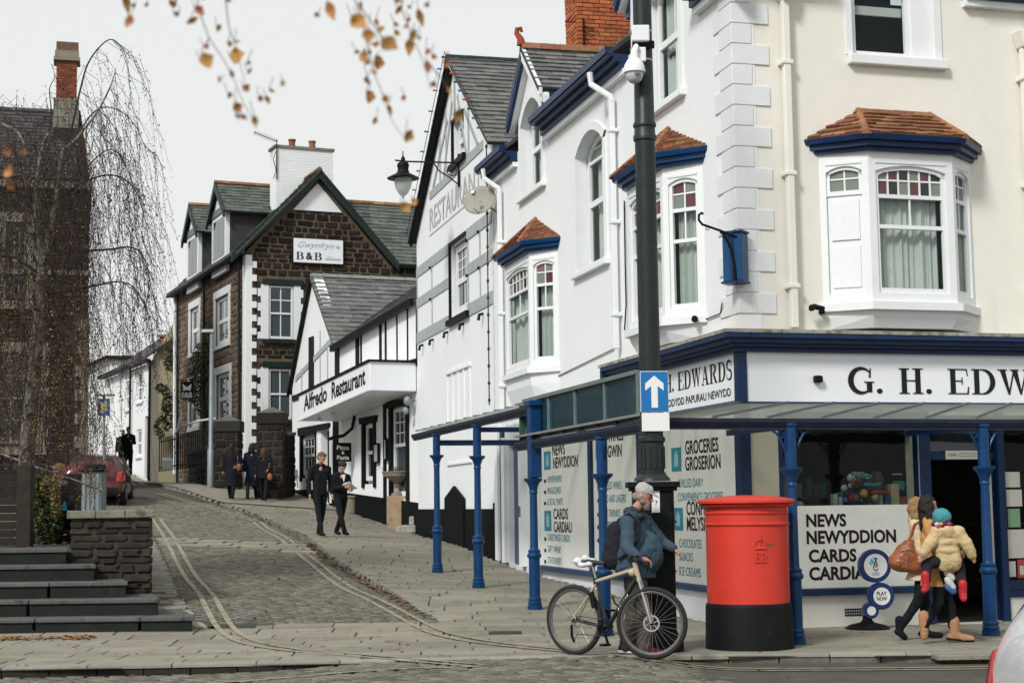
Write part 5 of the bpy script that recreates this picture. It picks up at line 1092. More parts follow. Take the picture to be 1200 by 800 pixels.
# gable front
hB = [rect(.82, 1.66, 7.35, 9.17), rect(.82, 1.62, 4.6, 6.3)]
gout = [(0, 2), (8, 2), (8, 10.1), (5.2, 10.1), (2.54, 13.1), (0, EB)]
fw_ = wall(BF, gout, hB, 0, -.35, DMORT, bb_)
tile('stone', STONE, fw_, BF.P(0, 0, -.005), BF.d, (0, 0, 1), BF.n, [(.3, 2.3), (6.6, 2.3), (6.6, 10.0), (5.1, 10.0), (3.46, 11.84), (1.62, 11.84), (.3, 10.5)],   .37, .19, .035, .026, holes=[(.42, 2.08, 7.2, 9.4), (.42, 2.08, 4.4, 6.6), (1.62, 3.47, 9.97, 10.9)], wj=.6, hj=.45, kind='rubble', near=False)
MB().prism([BF.P(1.66, 11.86, .0), BF.P(3.42, 11.86, .0), BF.P(2.54, 12.85, .0)], BF.n * .05).build('gable_panel', WHITE, bb_)
for (a, b) in (((-.55, 10.05), (2.54, 13.25)), ((5.45, 10.0), (2.54, 13.25))):
    MB().prism([BF.P(a[0], a[1] - .18, .2), BF.P(a[0], a[1] + .16, .2), BF.P(b[0], b[1] + .12, .2), BF.P(b[0], b[1] - .26, .2)], BF.n * .08).build('bargeboard', GREENP, bb_)
for (z0, z1) in ((7.33, 9.2), (4.55, 6.35)):
    n = 0; z = z0
    m = MB().fb(BF, .42, .80, z0, z1, .0, .045).fb(BF, 1.68, 2.02, z0, z1, 0, .045); m.build('window_surround', WOODW, bb_)
    while z < z1 - .2: MB().fb(BF, .40, .52, z + .24, z + .46, -.0, .05).fb(BF, 1.93, 2.06, z + .24, z + .46, 0, .05).build('tooth_stone', STONE, bb_); z += .5
    MB().fb(BF, .6, 2.02, z1, z1 + .2, 0, .08).fb(BF, .6, 1.95, z0 - .14, z0 - .01, 0, .12).build('lintel_and_sill', GREENP, bb_)
window(bb_, BF, .82, 1.66, 7.35, 9.17, out=-.06, up=(2, 2), lo=(2, 1), split=.48, fw=.06, bw=.035, glass=GLASSM, sill=False); window(bb_, BF, .82, 1.62, 4.6, 6.3, out=-.06, up=(2, 1), lo=(2, 1), fw=.06, bw=.035, glass=GLASSM, sill=False, curtain=None)
z = 2.4; i = 0      # white painted corner with toothed dark stones
MB().fb(BF, .0, .22, 2.0, 10.2, .0, .03).fb(B, .0, .3, 2.0, 10.2, -.0, .03).build('painted_corner', WHITE, bb_)
while z < 10: MB().fb(BF, .221, .38, z, z + .22, 0, .045).build('quoin', WHITE, bb_); z += .46
bs = MB().fb(BF, 1.65, 3.44, 10.02, 10.87, .03, .09).build('guest_house_sign', BOARDW, bb_)
MB().fb(BF, 1.62, 3.47, 9.99, 10.02, .02, .1).fb(BF, 1.62, 3.47, 10.87, 10.9, .02, .1).fb(BF, 1.62, 1.65, 10.02, 10.87, .02, .1).fb(BF, 3.44, 3.47, 10.02, 10.87, .02, .1).build('sign_frame', BLACKP, bb_)
text('Gwynfryn', BF, 1.82, 10.48, 1.3, .27, M('script_grey', (.35, .38, .42), .6), bb_, .095, shear=.5)
serif('B', BF, 1.75, 10.12, .28, .26, INK, bb_, .095); text('&', BF, 2.1, 10.12, .25, .26, INK, bb_, .095, bold=.03); serif('B', BF, 2.4, 10.12, .28, .26, INK, bb_, .095)
MB().prism([BF.P(3.17, 10.6, .095), BF.P(3.25, 10.7, .095), BF.P(3.26, 10.62, .095), BF.P(3.33, 10.66, .095), BF.P(3.3, 10.54, .095)], BF.n * .004).fb(BF, 2.85, 3.05, 10.24, 10.26, .095, .098).fb(BF, 2.8, 3.35, 10.15, 10.2, .095, .098).build('sign_print', GREYL, bb_)
# side wall
hS = [rect(2.4, 4.5, 7.45, 9.2), rect(7.3, 8.9, 7.6, 9.35), rect(2.2, 4.3, 4.6, 6.4), rect(7.2, 8.9, 4.7, 6.4)]
sw_ = wall(B, [(0, 2), (11.5, 2.4), (11.5, EB), (0, EB)], hS, -.001, -.35, MORTAR, bb_)
tile('stone', STONEB, sw_, B.P(0, 0, -.006), B.d, (0, 0, 1), B.n, [(.3, 2.6), (11.4, 2.6), (11.4, 10.2), (.3, 10.2)], .5, .21, .035, .03, holes=[(a - .28, b + .28, c - .2, d + .3) for (a, b, c, d) in ((2.4, 4.5, 7.45, 9.2), (7.3, 8.9, 7.6, 9.35), (2.2, 4.3, 4.6, 6.4), (7.2, 8.9, 4.7, 6.4))], wj=.4, hj=.25, kind='rubble')
for (a, b, c, d) in ((2.4, 4.5, 7.45, 9.2), (7.3, 8.9, 7.6, 9.35), (2.2, 4.3, 4.6, 6.4), (7.2, 8.9, 4.7, 6.4)):
    MB().fb(B, a - .25, a, c, d, -.0, .04).fb(B, b, b + .25, c, d, -.0, .04).fb(B, a - .25, b + .25, d, d + .27, 0, .05).fb(B, a - .25, b + .25, c - .14, c, 0, .07).build('window_surround', QUOIN, bb_)
    window(bb_, B, a, b, c, d, out=-.12, up=(2, 1), lo=(2, 1), fw=.14, bw=.09, glass=GLASSM, sill=False)
MB().prism([B.P(-.3, EB - .12, .1), B.P(-.3, EB + .05, .1), B.P(-.3, EB + .05, .38), B.P(-.3, EB - .1, .38)], B.d * 12.2).build('gutter', GREENP, bb_)
for s_ in (.45, 6.0, 10.9): MB().tube([B.P(s_, EB - .1, .12), B.P(s_, 2.6, .08)], .05, 6).build('drain_pipe', GREENP, bb_)
MB().tube([B.P(11.4, EB - .1, .12), B.P(11.4, 3, .08)], .07, 6).build('drain_pipe', WOODW, bb_)
# roofs: main ridge runs back from the gable
apx = BF.P(2.54, 13.3, .3)
slope('main_roof', bb_, B.P(-.32, EB - .1, .42), B.P(11.8, EB - .1, .42), apx, SLATEG, .34, .24, nmax=200)
slope('main_roof', bb_, BF.P(5.5, 10.1, .28), BF.P(5.5, 10.1, -11.5), apx, SLATEG, .5, .4, nmax=20)
slope('wing_roof', bb_, BF.P(3.4, 10.12, .2), BF.P(9.5, 10.12, .2), BF.P(3.4, 12.75, -2.4), SLATEG, .33, .215, nmax=300, poly=[BF.P(5.45, 10.12, .2), BF.P(9.5, 10.12, .2), BF.P(9.5, 12.75, -2.4), BF.P(3.1, 12.75, -2.4)])
ridge(bb_, BF.P(3.3, 12.78, -2.42), BF.P(9.5, 12.78, -2.42), .09, .4); MB().fb(BF, 5.3, 9.4, 9.98, 10.12, .0, .25).build('gutter', BLACKP, bb_)
rt = apx
for k in range(0, 26): pass
ridge(bb_, apx + Vector((0, 0, .03)), apx + B.d * 11.5 + Vector((0, 0, .03)), .09, .4)
# dormers to the street
for (s0, s1) in ((2.1, 4.35), (6.65, 8.75)):
    sc = (s0 + s1) / 2; zb, zt = 12.15, 13.0
    MB().fb(B, s0, s1, EB - .35, zb, .06, .2).prism([B.P(s0, zb, .06), B.P(s1, zb, .06), B.P(sc, zt, .06)], B.n * .14).build('dormer_front', WOODW, bb_)
    MB().fb(B, s0 + .02, s0 + .1, EB, zb, -1.9, .06).fb(B, s1 - .1, s1 - .02, EB, zb, -1.9, .06).build('dormer_cheek', SLATED, bb_)
    for k in range(2): a = s0 + .25 + k * (s1 - s0 - .5) / 2; b = a + (s1 - s0 - .5) / 2 - .06; MB().fb(B, a, b, EB + .25, zb - .2, .2, .21).build('dormer_pane', GLASSM, bb_)
    MB().fb(B, s0 + .2, s1 - .2, zb - .05, zb + .2, .2, .24).build('dormer_panel', ALU, bb_)
    for a in (s0 - .3, s1 + .3):
        MB().prism([B.P(a, zb - .35, .3), B.P(a, zb - .08, .3), B.P(sc, zt + .32, .3), B.P(sc, zt + .02, .3)], B.n * .08).build('bargeboard', GREENP, bb_)
        slope('dormer_roof', bb_, B.P(a, zb - .1, .36), B.P(a, zb - .1, -2.2), B.P(sc, zt + .32, .36), SLATEG, .33, .2, nmax=90)
    ridge(bb_, B.P(sc, zt + .34, .38), B.P(sc, zt + .34, -2.3), .08, .3)
# chimney with two pots and an aerial
kf = BF.P(1.42, 0, -1.4); KF = Fr(kf, 66.7, 1)
chm = thing('white_chimney', 'white painted chimney stack with two clay pots on the stone guest house roof', 'chimney', KF.P(1, 12, -.4))
stk = MB().fb(KF, 0, 2.1, 11.6, 14.35, -.8, 0).build('stack', WHITE, chm)
tile('brick', WHITE, stk, KF.P(0, 11.7, -.006), KF.d, (0, 0, 1), KF.n, rect(0, 2.1, 0, 2.6), .3, .1, .014, .008)
MB().fb(KF, -.06, 2.16, 14.35, 14.44, -.86, .06).build('capping', DRESS, chm)
for s_ in (.7, 1.45): MB().lathe(KF.P(s_, 14.44, -.4), [(.13, 0), (.12, .06), (.13, .1), (.115, .14), (.12, .26), (.14, .28), (.14, .33), (.1, .33)], 12).build('chimney_pot', TERRA, chm, smooth=True)
m = MB(); a0 = KF.P(.05, 14.55, .05); m.tube([KF.P(.02, 13.2, .05), KF.P(.02, 14.6, .05)], .02, 5).tube([a0, a0 + Vector((-.85, 0, .35))], .015, 5)
for k in range(11): p = a0 + Vector((-.85, 0, .35)) * (k + 1) / 11.5; m.tube([p + Vector((-.03, -.1, -.1)), p + Vector((.03, .1, .1))], .012, 4)
m.tube([KF.P(.0, 14.2, .05), KF.P(-.12, 13.9, .08), KF.P(.0, 13.5, .05), KF.P(-.1, 13.2, .06)], .014, 4).build('aerial', BLACKP, chm)
# ivy and hanging butterfly sign
def leaves(mb, c, r, n, s, flat=1.0, hang=0, R=None):
    for _ in range(n):
        while True:
            p = Vector((ru(-1, 1), ru(-1, 1), ru(-1, 1)))
            if p.length < 1: break
        p = Vector((c[0] + p.x * r[0], c[1] + p.y * r[1], c[2] + p.z * r[2])); q = s * ru(.6, 1.3)
        a = Vector((ru(-1, 1), ru(-1, 1), ru(-1, 1))).normalized() * q; b = a.orthogonal().normalized() * q * ru(.5, .8)
        mb.add([p - a, p + b, p + a, p - b], [(0, 1, 2), (0, 2, 3)])
iv = MB(); random.seed(5)
for (px, py, w, h, n) in ((238, 425, 9, 30, 900), (232, 460, 9, 22, 700), (243, 395, 5, 18, 200), (240, 480, 7, 12, 220), (228, 440, 6, 10, 200)):
    s_, z = B.sz(px, py, .15); c = B.P(s_, z, .12); leaves(iv, c, (w * .05, w * .12, h * .03), n, .05)
tag(iv.build('ivy', IVY), 'green ivy climbing the side wall of the stone guest house', 'ivy')
HS = Fr(at(211.5, 460, 57), 88, 1); hs_ = thing('hanging_sign', 'black hanging sign with white butterfly and B&B on the stone house corner', 'hanging sign', HS.P(.2, 5, 0))
hz = at(211.5, 468, 57).z; ht = at(211.5, 447, 57).z; hw_ = .46
MB().fb(HS, 0, hw_, hz, ht, -.04, 0).build('board', BLACKP, hs_); MB().fb(HS, -.1, hw_ + .1, ht + .03, ht + .06, -.03, -.01).build('bracket', BLACKP, hs_)
text('B&B', HS, .04, hz + .06, .38, .2, WOODW, hs_, .002, bold=.02)
MB().prism([HS.P(.23, ht - .3, .002), HS.P(.1, ht - .33, .002), HS.P(.07, ht - .08, .002), HS.P(.23, ht - .2, .002), HS.P(.39, ht - .08, .002), HS.P(.36, ht - .33, .002)], HS.n * .004).build('butterfly', WOODW, hs_)
# low stone wall, gate piers, railings, lamp post
def rubble_wall(name, label, a, b, h, th, mat, w=.42, hh=.2, cop=None, cat='wall', nmax=300, group=None, htop=None):
    a = Vector((a[0], a[1], 0)); b = Vector((b[0], b[1], 0)); d = b - a; L = d.length; ang = math.degrees(math.atan2(d.x, d.y)); F = Fr(a, ang, 1)
    if F.n.dot(Vector((0, -1, 0))) < 0 and abs(F.n.y) > .3: F = Fr(b, ang + 180, 1)
    za, zb = G(F.O.x, F.O.y), G(F.P(L, 0).x, F.P(L, 0).y); t = thing(name, label, cat, F.P(L / 2, (za + zb) / 2, -th / 2), group)
    ta, tb = (za + h, zb + h) if htop is None else htop
    core = MB().prism([F.P(0, za - .3, -.02), F.P(L, zb - .3, -.02), F.P(L, tb, -.02), F.P(0, ta, -.02)], F.n * -(th - .04)).build('core', SOOTM, t)
    for G_, ln, zz in ((F, L, (za, zb, tb, ta)),): tile('stone', mat, core, G_.P(0, 0, -.03), G_.d, (0, 0, 1), G_.n, [(0, zz[0] - .1), (ln, zz[1] - .1), (ln, zz[2]), (0, zz[3])], w, hh, .04, .02, wj=.4, hj=.3, kind='rubble', nmax=nmax)
    E1 = Fr(F.P(L, 0, 0), ang + 90 + (0 if F.O == a else 180), 1)
    for (sx, zz0, zz1, sg) in ((0, za, ta, -1), (L, zb, tb, 1)):
        G2 = Fr(F.P(sx, 0, 0 if sg > 0 else -th), math.degrees(math.atan2((-F.n * sg).x, (-F.n * sg).y)), 1)
        if G2.n.dot(F.d * sg) < 0: G2.n = -G2.n
        tile('stone', mat, core, G2.P(0, 0, -.03), G2.d, (0, 0, 1), G2.n, [(0, zz0 - .1), (th, zz0 - .1), (th, zz1), (0, zz1)], w, hh, .04, .02, wj=.4, hj=.3, kind='rubble', nmax=60)
    n = max(1, round(L / .6))
    for i in range(n):
        s0, s1 = L * i / n, L * (i + 1) / n - .012; z0 = ta + (tb - ta) * i / n; z1 = ta + (tb - ta) * (i + 1) / n
        MB().box8([F.P(s0, z0, .04), F.P(s1, z1, .04), F.P(s1, z1, -th - .04), F.P(s0, z0, -th - .04), F.P(s0, z0 + .1, .03), F.P(s1, z1 + .1, .03), F.P(s1, z1 + .1, -th - .03), F.P(s0, z0 + .1, -th - .03)]).build('coping_stone', cop or mat, t, bevel=.015)
    return t
COPE = M('coping_slate', (.09, .095, .085), .9, .3, 6, .4, stain=[((.2, .2, .17), 5, .6, .6)])
rubble_wall('low_stone_wall', 'low dark stone wall with rough coping in front of the guest house', gp(206, 557)[:2], gp(252, 571.5)[:2], 1.0, .35, STONEC, cop=COPE, nmax=200, htop=(at(206, 536, gp(206, 557).y).z, at(252, 524, gp(252, 571).y).z))
def pier(label, x, y, w, z1, par_group='gate piers'):
    z0 = G(x, y); t = thing('gate_pier', label, 'gate pier', (x, y, z0), par_group); core = MB().box(x - w / 2 + .02, x + w / 2 - .02, y - w / 2 + .02, y + w / 2 - .02, z0 - .3, z1 - .5).build('core', SOOTM, t)
    for k, ang in enumerate((90, -180, -90, 0)):
        F = Fr((x, y), ang, 1); F.O = Vector((x, y, 0)) + F.n * w / 2 - F.d * w / 2; tile('stone', STONEC, core, F.P(0, 0, -.03), F.d, (0, 0, 1), F.n, rect(0, w, z0, z1 - .5), .4, .25, .035, .02, wj=.3, hj=.2, kind='rubble', nmax=40)
    MB().box(x - w / 2 - .04, x + w / 2 + .04, y - w / 2 - .04, y + w / 2 + .04, z1 - .5, z1 - .16).build('cap', WALLST, t, bevel=.02)
    e = w / 2 + .04; MB().add([(x - e, y - e, z1 - .159), (x + e, y - e, z1 - .159), (x + e, y + e, z1 - .159), (x - e, y + e, z1 - .159), (x, y, z1 + .04)], [(0, 1, 4), (1, 2, 4), (2, 3, 4), (3, 0, 4), (0, 3, 2, 1)]).build('cap_top', COPE, t)
pA_ = at(319, 560, 49.0); pier('dark stone gate pier with pyramid cap beside the half-timbered restaurant', pA_.x, pA_.y, .78, at(319, 478, 49.0).z)
pB_ = at(268, 560, 51.6); pier('dark stone gate pier with pyramid cap behind the three women', pB_.x, pB_.y, .78, at(268, 488, 51.6).z)
rubble_wall('garden_wall', 'dark stone garden wall between the gate pier and the half-timbered restaurant', (pA_.x + .4, pA_.y + .3), (A.P(12.2, 0, .1).x + .4, 50.4), 1.9, .35, STONEC, cop=COPE, nmax=80)
rl = thing('garden_railings', 'dark iron railings above the low wall of the guest house garden', 'railings', at(205, 520, 57)); m = None
ra = at(187, 513, 59); rb_ = at(250, 500, 52.6); ra2 = Vector((ra.x, ra.y, at(187, 535, 59).z)); n = 26
for k in range(n + 1):
    t = k / n; p = ra.lerp(rb_, t); MB().bar(Vector((p.x, p.y, p.z - 1.25)), p, .035, .035).build('rail_bar', BLACKP, rl)
MB().bar(ra - Vector((0, 0, .15)), rb_ - Vector((0, 0, .15)), .04, .05).bar(ra - Vector((0, 0, 1.1)), rb_ - Vector((0, 0, 1.1)), .04, .05).build('rail', BLACKP, rl)
tag(MB().tube([at(205, 508, 56), at(215, 499, 55), at(232, 493, 53.5), at(252, 490, 52)], .035, 6).tube([at(207, 505, 56), at(213, 480, 56)], .02, 5).build('handrail', QUOIN), 'pale rope handrail sloping in front of the garden railings', 'handrail')
tag(MB().box8([at(190, 549, 57), at(203, 549, 57), at(203, 541, 57.6), at(190, 541, 57.6), at(190, 539, 57), at(203, 539, 57), at(203, 536, 57.6), at(190, 536, 57.6)]).build('doorstep', QUOIN), 'white painted doorstep block by the gap in the low wall', 'step')
lp = gp(247, 570.5); lpt = thing('lamp_post', 'slim grey street lamp post on the pavement before the stone guest house', 'lamp post', lp)
ltz = at(247, 389, lp.y).z
MB().lathe(lp, [(.12, 0), (.12, 1.2), (.085, 1.25), (.065, ltz - lp.z - .1), (.06, ltz - lp.z)], 12).build('pole', GALV, lpt, smooth=True)
MB().box8([lp + Vector((-.35, -.12, ltz - lp.z - .02)), lp + Vector((.1, -.12, ltz - lp.z - .02)), lp + Vector((.1, .12, ltz - lp.z - .02)), lp + Vector((-.35, .12, ltz - lp.z - .02)), lp + Vector((-.3, -.08, ltz - lp.z + .09)), lp + Vector((.08, -.08, ltz - lp.z + .09)), lp + Vector((.08, .08, ltz - lp.z + .09)), lp + Vector((-.3, .08, ltz - lp.z + .09))]).build('lamp_head', GALV, lpt, bevel=.02)
# ================================================================ cottages up the street
f0 = at(178, 500, 68); F1 = Fr(f0, -25, -1); F1E = Fr(f0, 65, 1); co = thing('white_cottage', 'white rendered two-storey cottage with a pale yellow gable end up the hill', 'house', (f0.x, f0.y, 3))
_, zE = F1.sz(178, 424); _, zE2 = F1.sz(146, 440)
hw = [(2.0, 3.1, 6.3, 7.6), (4.6, 5.6, 6.1, 7.4), (2.0, 3.1, 3.9, 5.1), (.6, 1.4, 2.9, 5.6)]
wall(F1, [(0, 2.4), (6.4, 2.6), (6.4, zE), (0, zE)], [rect(*h) for h in hw], 0, -.3, WHITE, co)
for h in hw[:3]: window(co, F1, *h, out=-.12, up=(2, 1), lo=(2, 1), fw=.1, bw=.06, glass=GLASSM)
MB().fb(F1, .62, 1.38, 2.9, 5.55, -.15, -.1).build('door', M('brown_door', (.06, .03, .02), .6, .2), co)
YEL = M('pale_yellow_render', (.42, .37, .24), .9, .12, 1.5, .2, stain=[((.2, .18, .12), 1.5, .6, .5)])
x1 = F1E.sz(209, 500)[0]; wall(F1E, [(0, 2.4), (x1 + 1.5, 2.4), (x1 + 1.5, zE + 2.2), (x1 * .9, zE + 1.9), (0, zE)], [], 0, -.3, YEL, co)
MB().bar(F1.P(-.15, zE + .05, .2), F1.P(6.9, zE + .05, .2), .2, .1).build('gutter', BLACKP, co); MB().tube([F1.P(.05, zE, .1), F1.P(.05, 2.6, .1)], .06, 6).tube([F1.P(4.1, zE, .1), F1.P(4.1, 2.6, .1)], .05, 6).build('drain_pipe', BLACKP, co)
MB().prism([F1.P(-.2, zE + .1, .35), F1.P(6.9, zE + .1, .35), F1.P(6.9, zE + 2.5, -3), F1.P(-.2, zE + 2.5, -3)], (0, 0, .1)).build('roof', SLATED, co)
ck = at(203, 402, 72); MB().box(ck.x - .6, ck.x + .6, ck.y, ck.y + .7, ck.z - 2, ck.z + .3).build('chimney', BRICK, co); MB().box(ck.x - .7, ck.x + .7, ck.y - .1, ck.y + .8, ck.z + .3, ck.z + .4).build('chimney_cap', DRESS, co)
iv = MB()
for (px, py, w, h, n) in ((197, 480, 10, 26, 260), (188, 500, 8, 14, 120), (200, 420, 8, 16, 200), (190, 455, 8, 6, 60)): c = at(px, py, 67.6); leaves(iv, c, (w * .035, .3, h * .035), n, .09)
tag(iv.build('creeper', M('creeper', (.05, .055, .025), .8, .3, 5, 0, isl=.5)), 'straggling dark creeper on the pale yellow gable end of the cottage', 'creeper')
g0 = at(150, 500, 84); F2 = Fr(g0, 70, 1); F2.O = at(98, 500, 86); F2 = Fr(F2.O, 84, 1); c2 = thing('far_white_house', 'far white house at the top of the street with a shallow dark roof', 'house', F2.P(1, 4, 0))
_, t2z = F2.sz(130, 421); sR_ = F2.sz(166, 430)[0]; _, t1z = F2.sz(103, 431)
wall(F2, [(-2, 3), (sR_, 3), (sR_, t2z), (1.1, t2z), (-2, t1z - 1)], [], 0, -.3, WHITE, c2)
MB().bar(F2.P(-2, t1z - .95, .15), F2.P(1.1, t2z + .08, .15), .35, .14).bar(F2.P(1.1, t2z + .08, .15), F2.P(sR_ + .2, t2z + .03, .15), .35, .14).build('roof_edge', BLACKP, c2)
MB().prism([F2.P(1.1, t2z + .1, .2), F2.P(sR_, t2z + .1, .2), F2.P(sR_, t2z + .3, -6), F2.P(1.1, t2z + .3, -6)], (0, 0, .1)).build('roof', SLATED, c2)
for (px, py, w, h) in ((126, 480, 7, 22), (128, 520, 7, 25)): a, z = F2.sz(px - w / 2, py); b, z2 = F2.sz(px + w / 2, py - h); MB().fb(F2, a, b, z, z2, .0, .05).build('window', GLASSD, c2)
c3o = at(150, 500, 76); F3 = Fr(c3o, -25, -1); c3 = thing('upper_white_cottage', 'white cottage partly hidden behind the couple walking up the street', 'house', F3.P(1, 3, 0))
wall(F3, [(-.5, 2.6), (6, 2.8), (6, 8.2), (-.5, 8.2)], [], 0, -.3, WHITE, c3); MB().fb(F3, .6, 1.4, 5.8, 7.1, 0, .06).build('window', GLASSD, c3); MB().fb(F3, .6, 1.5, 3.0, 5.1, 0, .06).build('door', BLACKP, c3); MB().bar(F3.P(-.7, 8.3, .2), F3.P(6, 8.3, .2), .35, .16).build('gutter', BLACKP, c3); MB().prism([F3.P(-.7, 8.3, .3), F3.P(6, 8.3, .3), F3.P(6, 10, -3), F3.P(-.7, 10, -3)], (0, 0, .1)).build('roof', SLATED, c3)
# ================================================================ dark church hall on the left
CH = Fr(at(103, 400, 50), 75, 1); chh = thing('dark_stone_hall', 'tall soot-dark stone hall with pale quoins and a brick-topped chimney', 'stone hall', CH.P(-3, 2, 0))
wl = [rect(-2.75, -1.45, 3.66, 6.5), rect(-7.2, -5.9, 3.66, 6.5), rect(-2.5, -1.9, 8.2, 10.6), rect(-7.0, -6.2, 8.2, 10.6)]
cw_ = wall(CH, [(-12, 1.2), (0, 1.2), (0, 12.0), (-12, 12.0)], wl, 0, -.4, SOOTM, chh)
tile('stone', STONEC, cw_, CH.P(0, 0, -.01), CH.d, (0, 0, 1), CH.n, [(-3.6, 1.6), (-.02, 1.6), (-.02, 11.9), (-3.6, 11.9)], .5, .28, .045, .03, holes=[(-3.0, -1.2, 3.4, 6.8), (-2.7, -1.7, 8, 10.8), (-.42, 0, 1, 7.6)], wj=.4, hj=.25, kind='rubble', near=False)
for (a, b, c, d) in ((-2.75, -1.45, 3.66, 6.5), (-2.5, -1.9, 8.2, 10.6)):
    z = c - .1; k = 0
    while z < d + .05: MB().fb(CH, a - (.3 if k % 2 else .2), a, z, z + .3, 0, .05).fb(CH, b, b + (.3 if k % 2 else .2), z, z + .3, 0, .05).build('jamb_stone', DRESS, chh, bevel=.01); z += .31; k += 1
    MB().fb(CH, a - .25, b + .25, d + .0, d + .3, 0, .055).fb(CH, a - .25, b + .25, c - .35, c - .1, 0, .09).build('lintel_stone', DRESS, chh)
    window(chh, CH, a, b, c, d, out=-.2, up=(3, 2), lo=(3, 2), fw=.08, bw=.04, glass=GLASSD, sill=False, mat=DRESS)
z = 2.4; k = 0
while z < 7.4: MB().fb(CH, -(.36 if k % 2 else .2), .04, z, z + .36, -.3, .055).build('quoin', DRESS, chh, bevel=.012); z += .37; k += 1
MB().fb(CH, -12, .06, 8.95, 9.1, 0, .1).fb(CH, -12, .06, 11.7, 12.0, 0, .14).build('string_course', DRESS, chh)
MB().fb(CH, -.05, .0, 1.5, 12, -9, -.4).build('end_wall', SOOTM, chh)
MB().prism([CH.P(-.06, 12.0, 0), CH.P(-.06, 12, -9), CH.P(-.06, 12.9, -4.5)], CH.d * -.3).build('end_gable', SOOTM, chh)
slope('slate_roof', chh, CH.P(-12, 12.0, .2), CH.P(-.3, 12.0, .2), CH.P(-12, 15.1, -3.8), SLATED, .36, .26, nmax=300, poly=[CH.P(-4.2, 12, .2), CH.P(-.3, 12, .2), CH.P(-.75, 15.1, -3.8), CH.P(-4.2, 15.1, -3.8)])
ridge(chh, CH.P(-12, 15.15, -3.85), CH.P(-.8, 15.15, -3.85), .09, .6, SLATED)
# sloping buttress up to the chimney
MB().add([CH.P(-1.25, 11.6, -3.4), CH.P(.05, 11.6, -3.4), CH.P(-.35, 15.1, -3.4), CH.P(-1.2, 15.1, -3.4), CH.P(-1.25, 11.6, .06), CH.P(.05, 11.6, .06), CH.P(-.42, 14.3, -2.6), CH.P(-1.2, 14.3, -2.6)], [(4, 5, 6, 7), (5, 1, 2, 6), (4, 7, 3, 0), (7, 6, 2, 3), (0, 1, 5, 4), (0, 3, 2, 1)]).build('chimney_shoulder', STONEC, chh)
CK = Fr(CH.P(-1.22, 0, -2.6), 75, 1); cc = thing('church_hall_chimney', 'tall red brick chimney on pale stone base above the dark stone hall', 'chimney', CK.P(.4, 13, 0)); cb_ = MB().fb(CK, 0, .82, 12.2, 15.3, -.8, 0).build('stone_base', DRESS, cc)
tile('stone', DRESS, cb_, CK.P(0, 12.4, -.005), CK.d, (0, 0, 1), CK.n, rect(0, .82, 0, 2.9), .4, .28, .02, .015, wj=.2, kind='block')
bs_ = MB().fb(CK, .08, .74, 15.3, 16.6, -.7, -.08).build('brick_shaft', MORTAR, cc); tile('brick', M('dark_brick', (.20, .06, .03), .9, .25, 6, .4, obj=.3), bs_, CK.P(.07, 15.3, -.085), CK.d, (0, 0, 1), CK.n, rect(0, .68, 0, 1.3), .17, .085, .02, .01)
MB().fb(CK, -.02, .84, 16.6, 16.72, -.8, .02).fb(CK, .02, .8, 16.72, 16.95, -.76, -.02).build('corbel', DRESS, cc); MB().fb(CK, .06, .78, 16.95, 17.25, -.7, -.06).build('cap', STONEB, cc)
# ================================================================ steps, retaining pier, fence, hedge
SY = 20.3; st_px = [(228, 722), (188, 701), (150, 681), (113, 661), (80, 642)]
stp = thing('stone_steps', 'broad flight of five dark slate steps with worn edges at the left', 'steps', (-6.5, SY, 0)); zp = -.1
for k, (px, py) in enumerate(st_px):
    Yk = SY + .36 * k; p = at(px, py, Yk); x1 = p.x; z = p.z; x = -13.0; yb = 22.15
    while x < x1 - .05:
        w = ru(1.1, 1.7); b = x1 if x + w > x1 - .6 else x + w
        sk = -.3 * (yb - Yk) if b == x1 else 0; m = MB()
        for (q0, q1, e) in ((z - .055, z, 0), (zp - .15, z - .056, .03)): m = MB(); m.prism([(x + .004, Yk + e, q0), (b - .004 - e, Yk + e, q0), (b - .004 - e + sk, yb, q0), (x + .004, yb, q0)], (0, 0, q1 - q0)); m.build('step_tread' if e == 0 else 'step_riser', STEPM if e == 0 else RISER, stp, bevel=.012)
        x = b
    zp = z
zt5 = zp
PW = thing('retaining_pier', 'dark rubble stone retaining pier with flat coping beside the steps', 'stone pier', at(130, 690, 21.9)); x0 = at(80, 650, 21.9).x; x1 = at(178, 650, 21.9).x; zc = at(130, 607, 21.9).z; zt = at(130, 597.5, 21.9).z
SKW = -.25; core = MB().prism([(x0 + .03, 21.93, 0), (x1 - .03, 21.93, 0), (x1 - .03 + SKW * 3.47, 25.4, 0), (x0 + .03 + SKW * 3.47, 25.4, 0)], (0, 0, zc)).build('core', SOOTM, PW)
FP = Fr((x0, 21.9), 90, 1); tile('stone', WALLST, core, FP.P(0, 0, -.035), FP.d, (0, 0, 1), FP.n, rect(0, x1 - x0, .2, zc), .36, .11, .04, .012, wj=.45, hj=.35, kind='rubble', nmax=220)
FE = Fr((x1, 21.9), math.degrees(math.atan(SKW)), 1); tile('stone', WALLST, core, FE.P(0, 0, -.035), FE.d, (0, 0, 1), FE.n, rect(0, 3.5, .2, zc), .36, .11, .04, .012, wj=.45, hj=.35, kind='rubble', nmax=60)
n = 3
for i in range(n): qa, qb = x0 - .02 + (x1 - x0 + .06) * i / n + .004, x0 - .02 + (x1 - x0 + .06) * (i + 1) / n - .004; MB().prism([(qa, 21.86, zc + .001), (qb, 21.86, zc + .001), (qb + SKW * 3.58, 25.44, zc + .001), (qa + SKW * 3.58, 25.44, zc + .001)], (0, 0, zt - zc - .001)).build('coping_stone', M('pale_coping', (.17, .16, .125), .9, .25, 5, .4, stain=[((.05, .05, .04), 4, .55, .7)]), PW, bevel=.015)
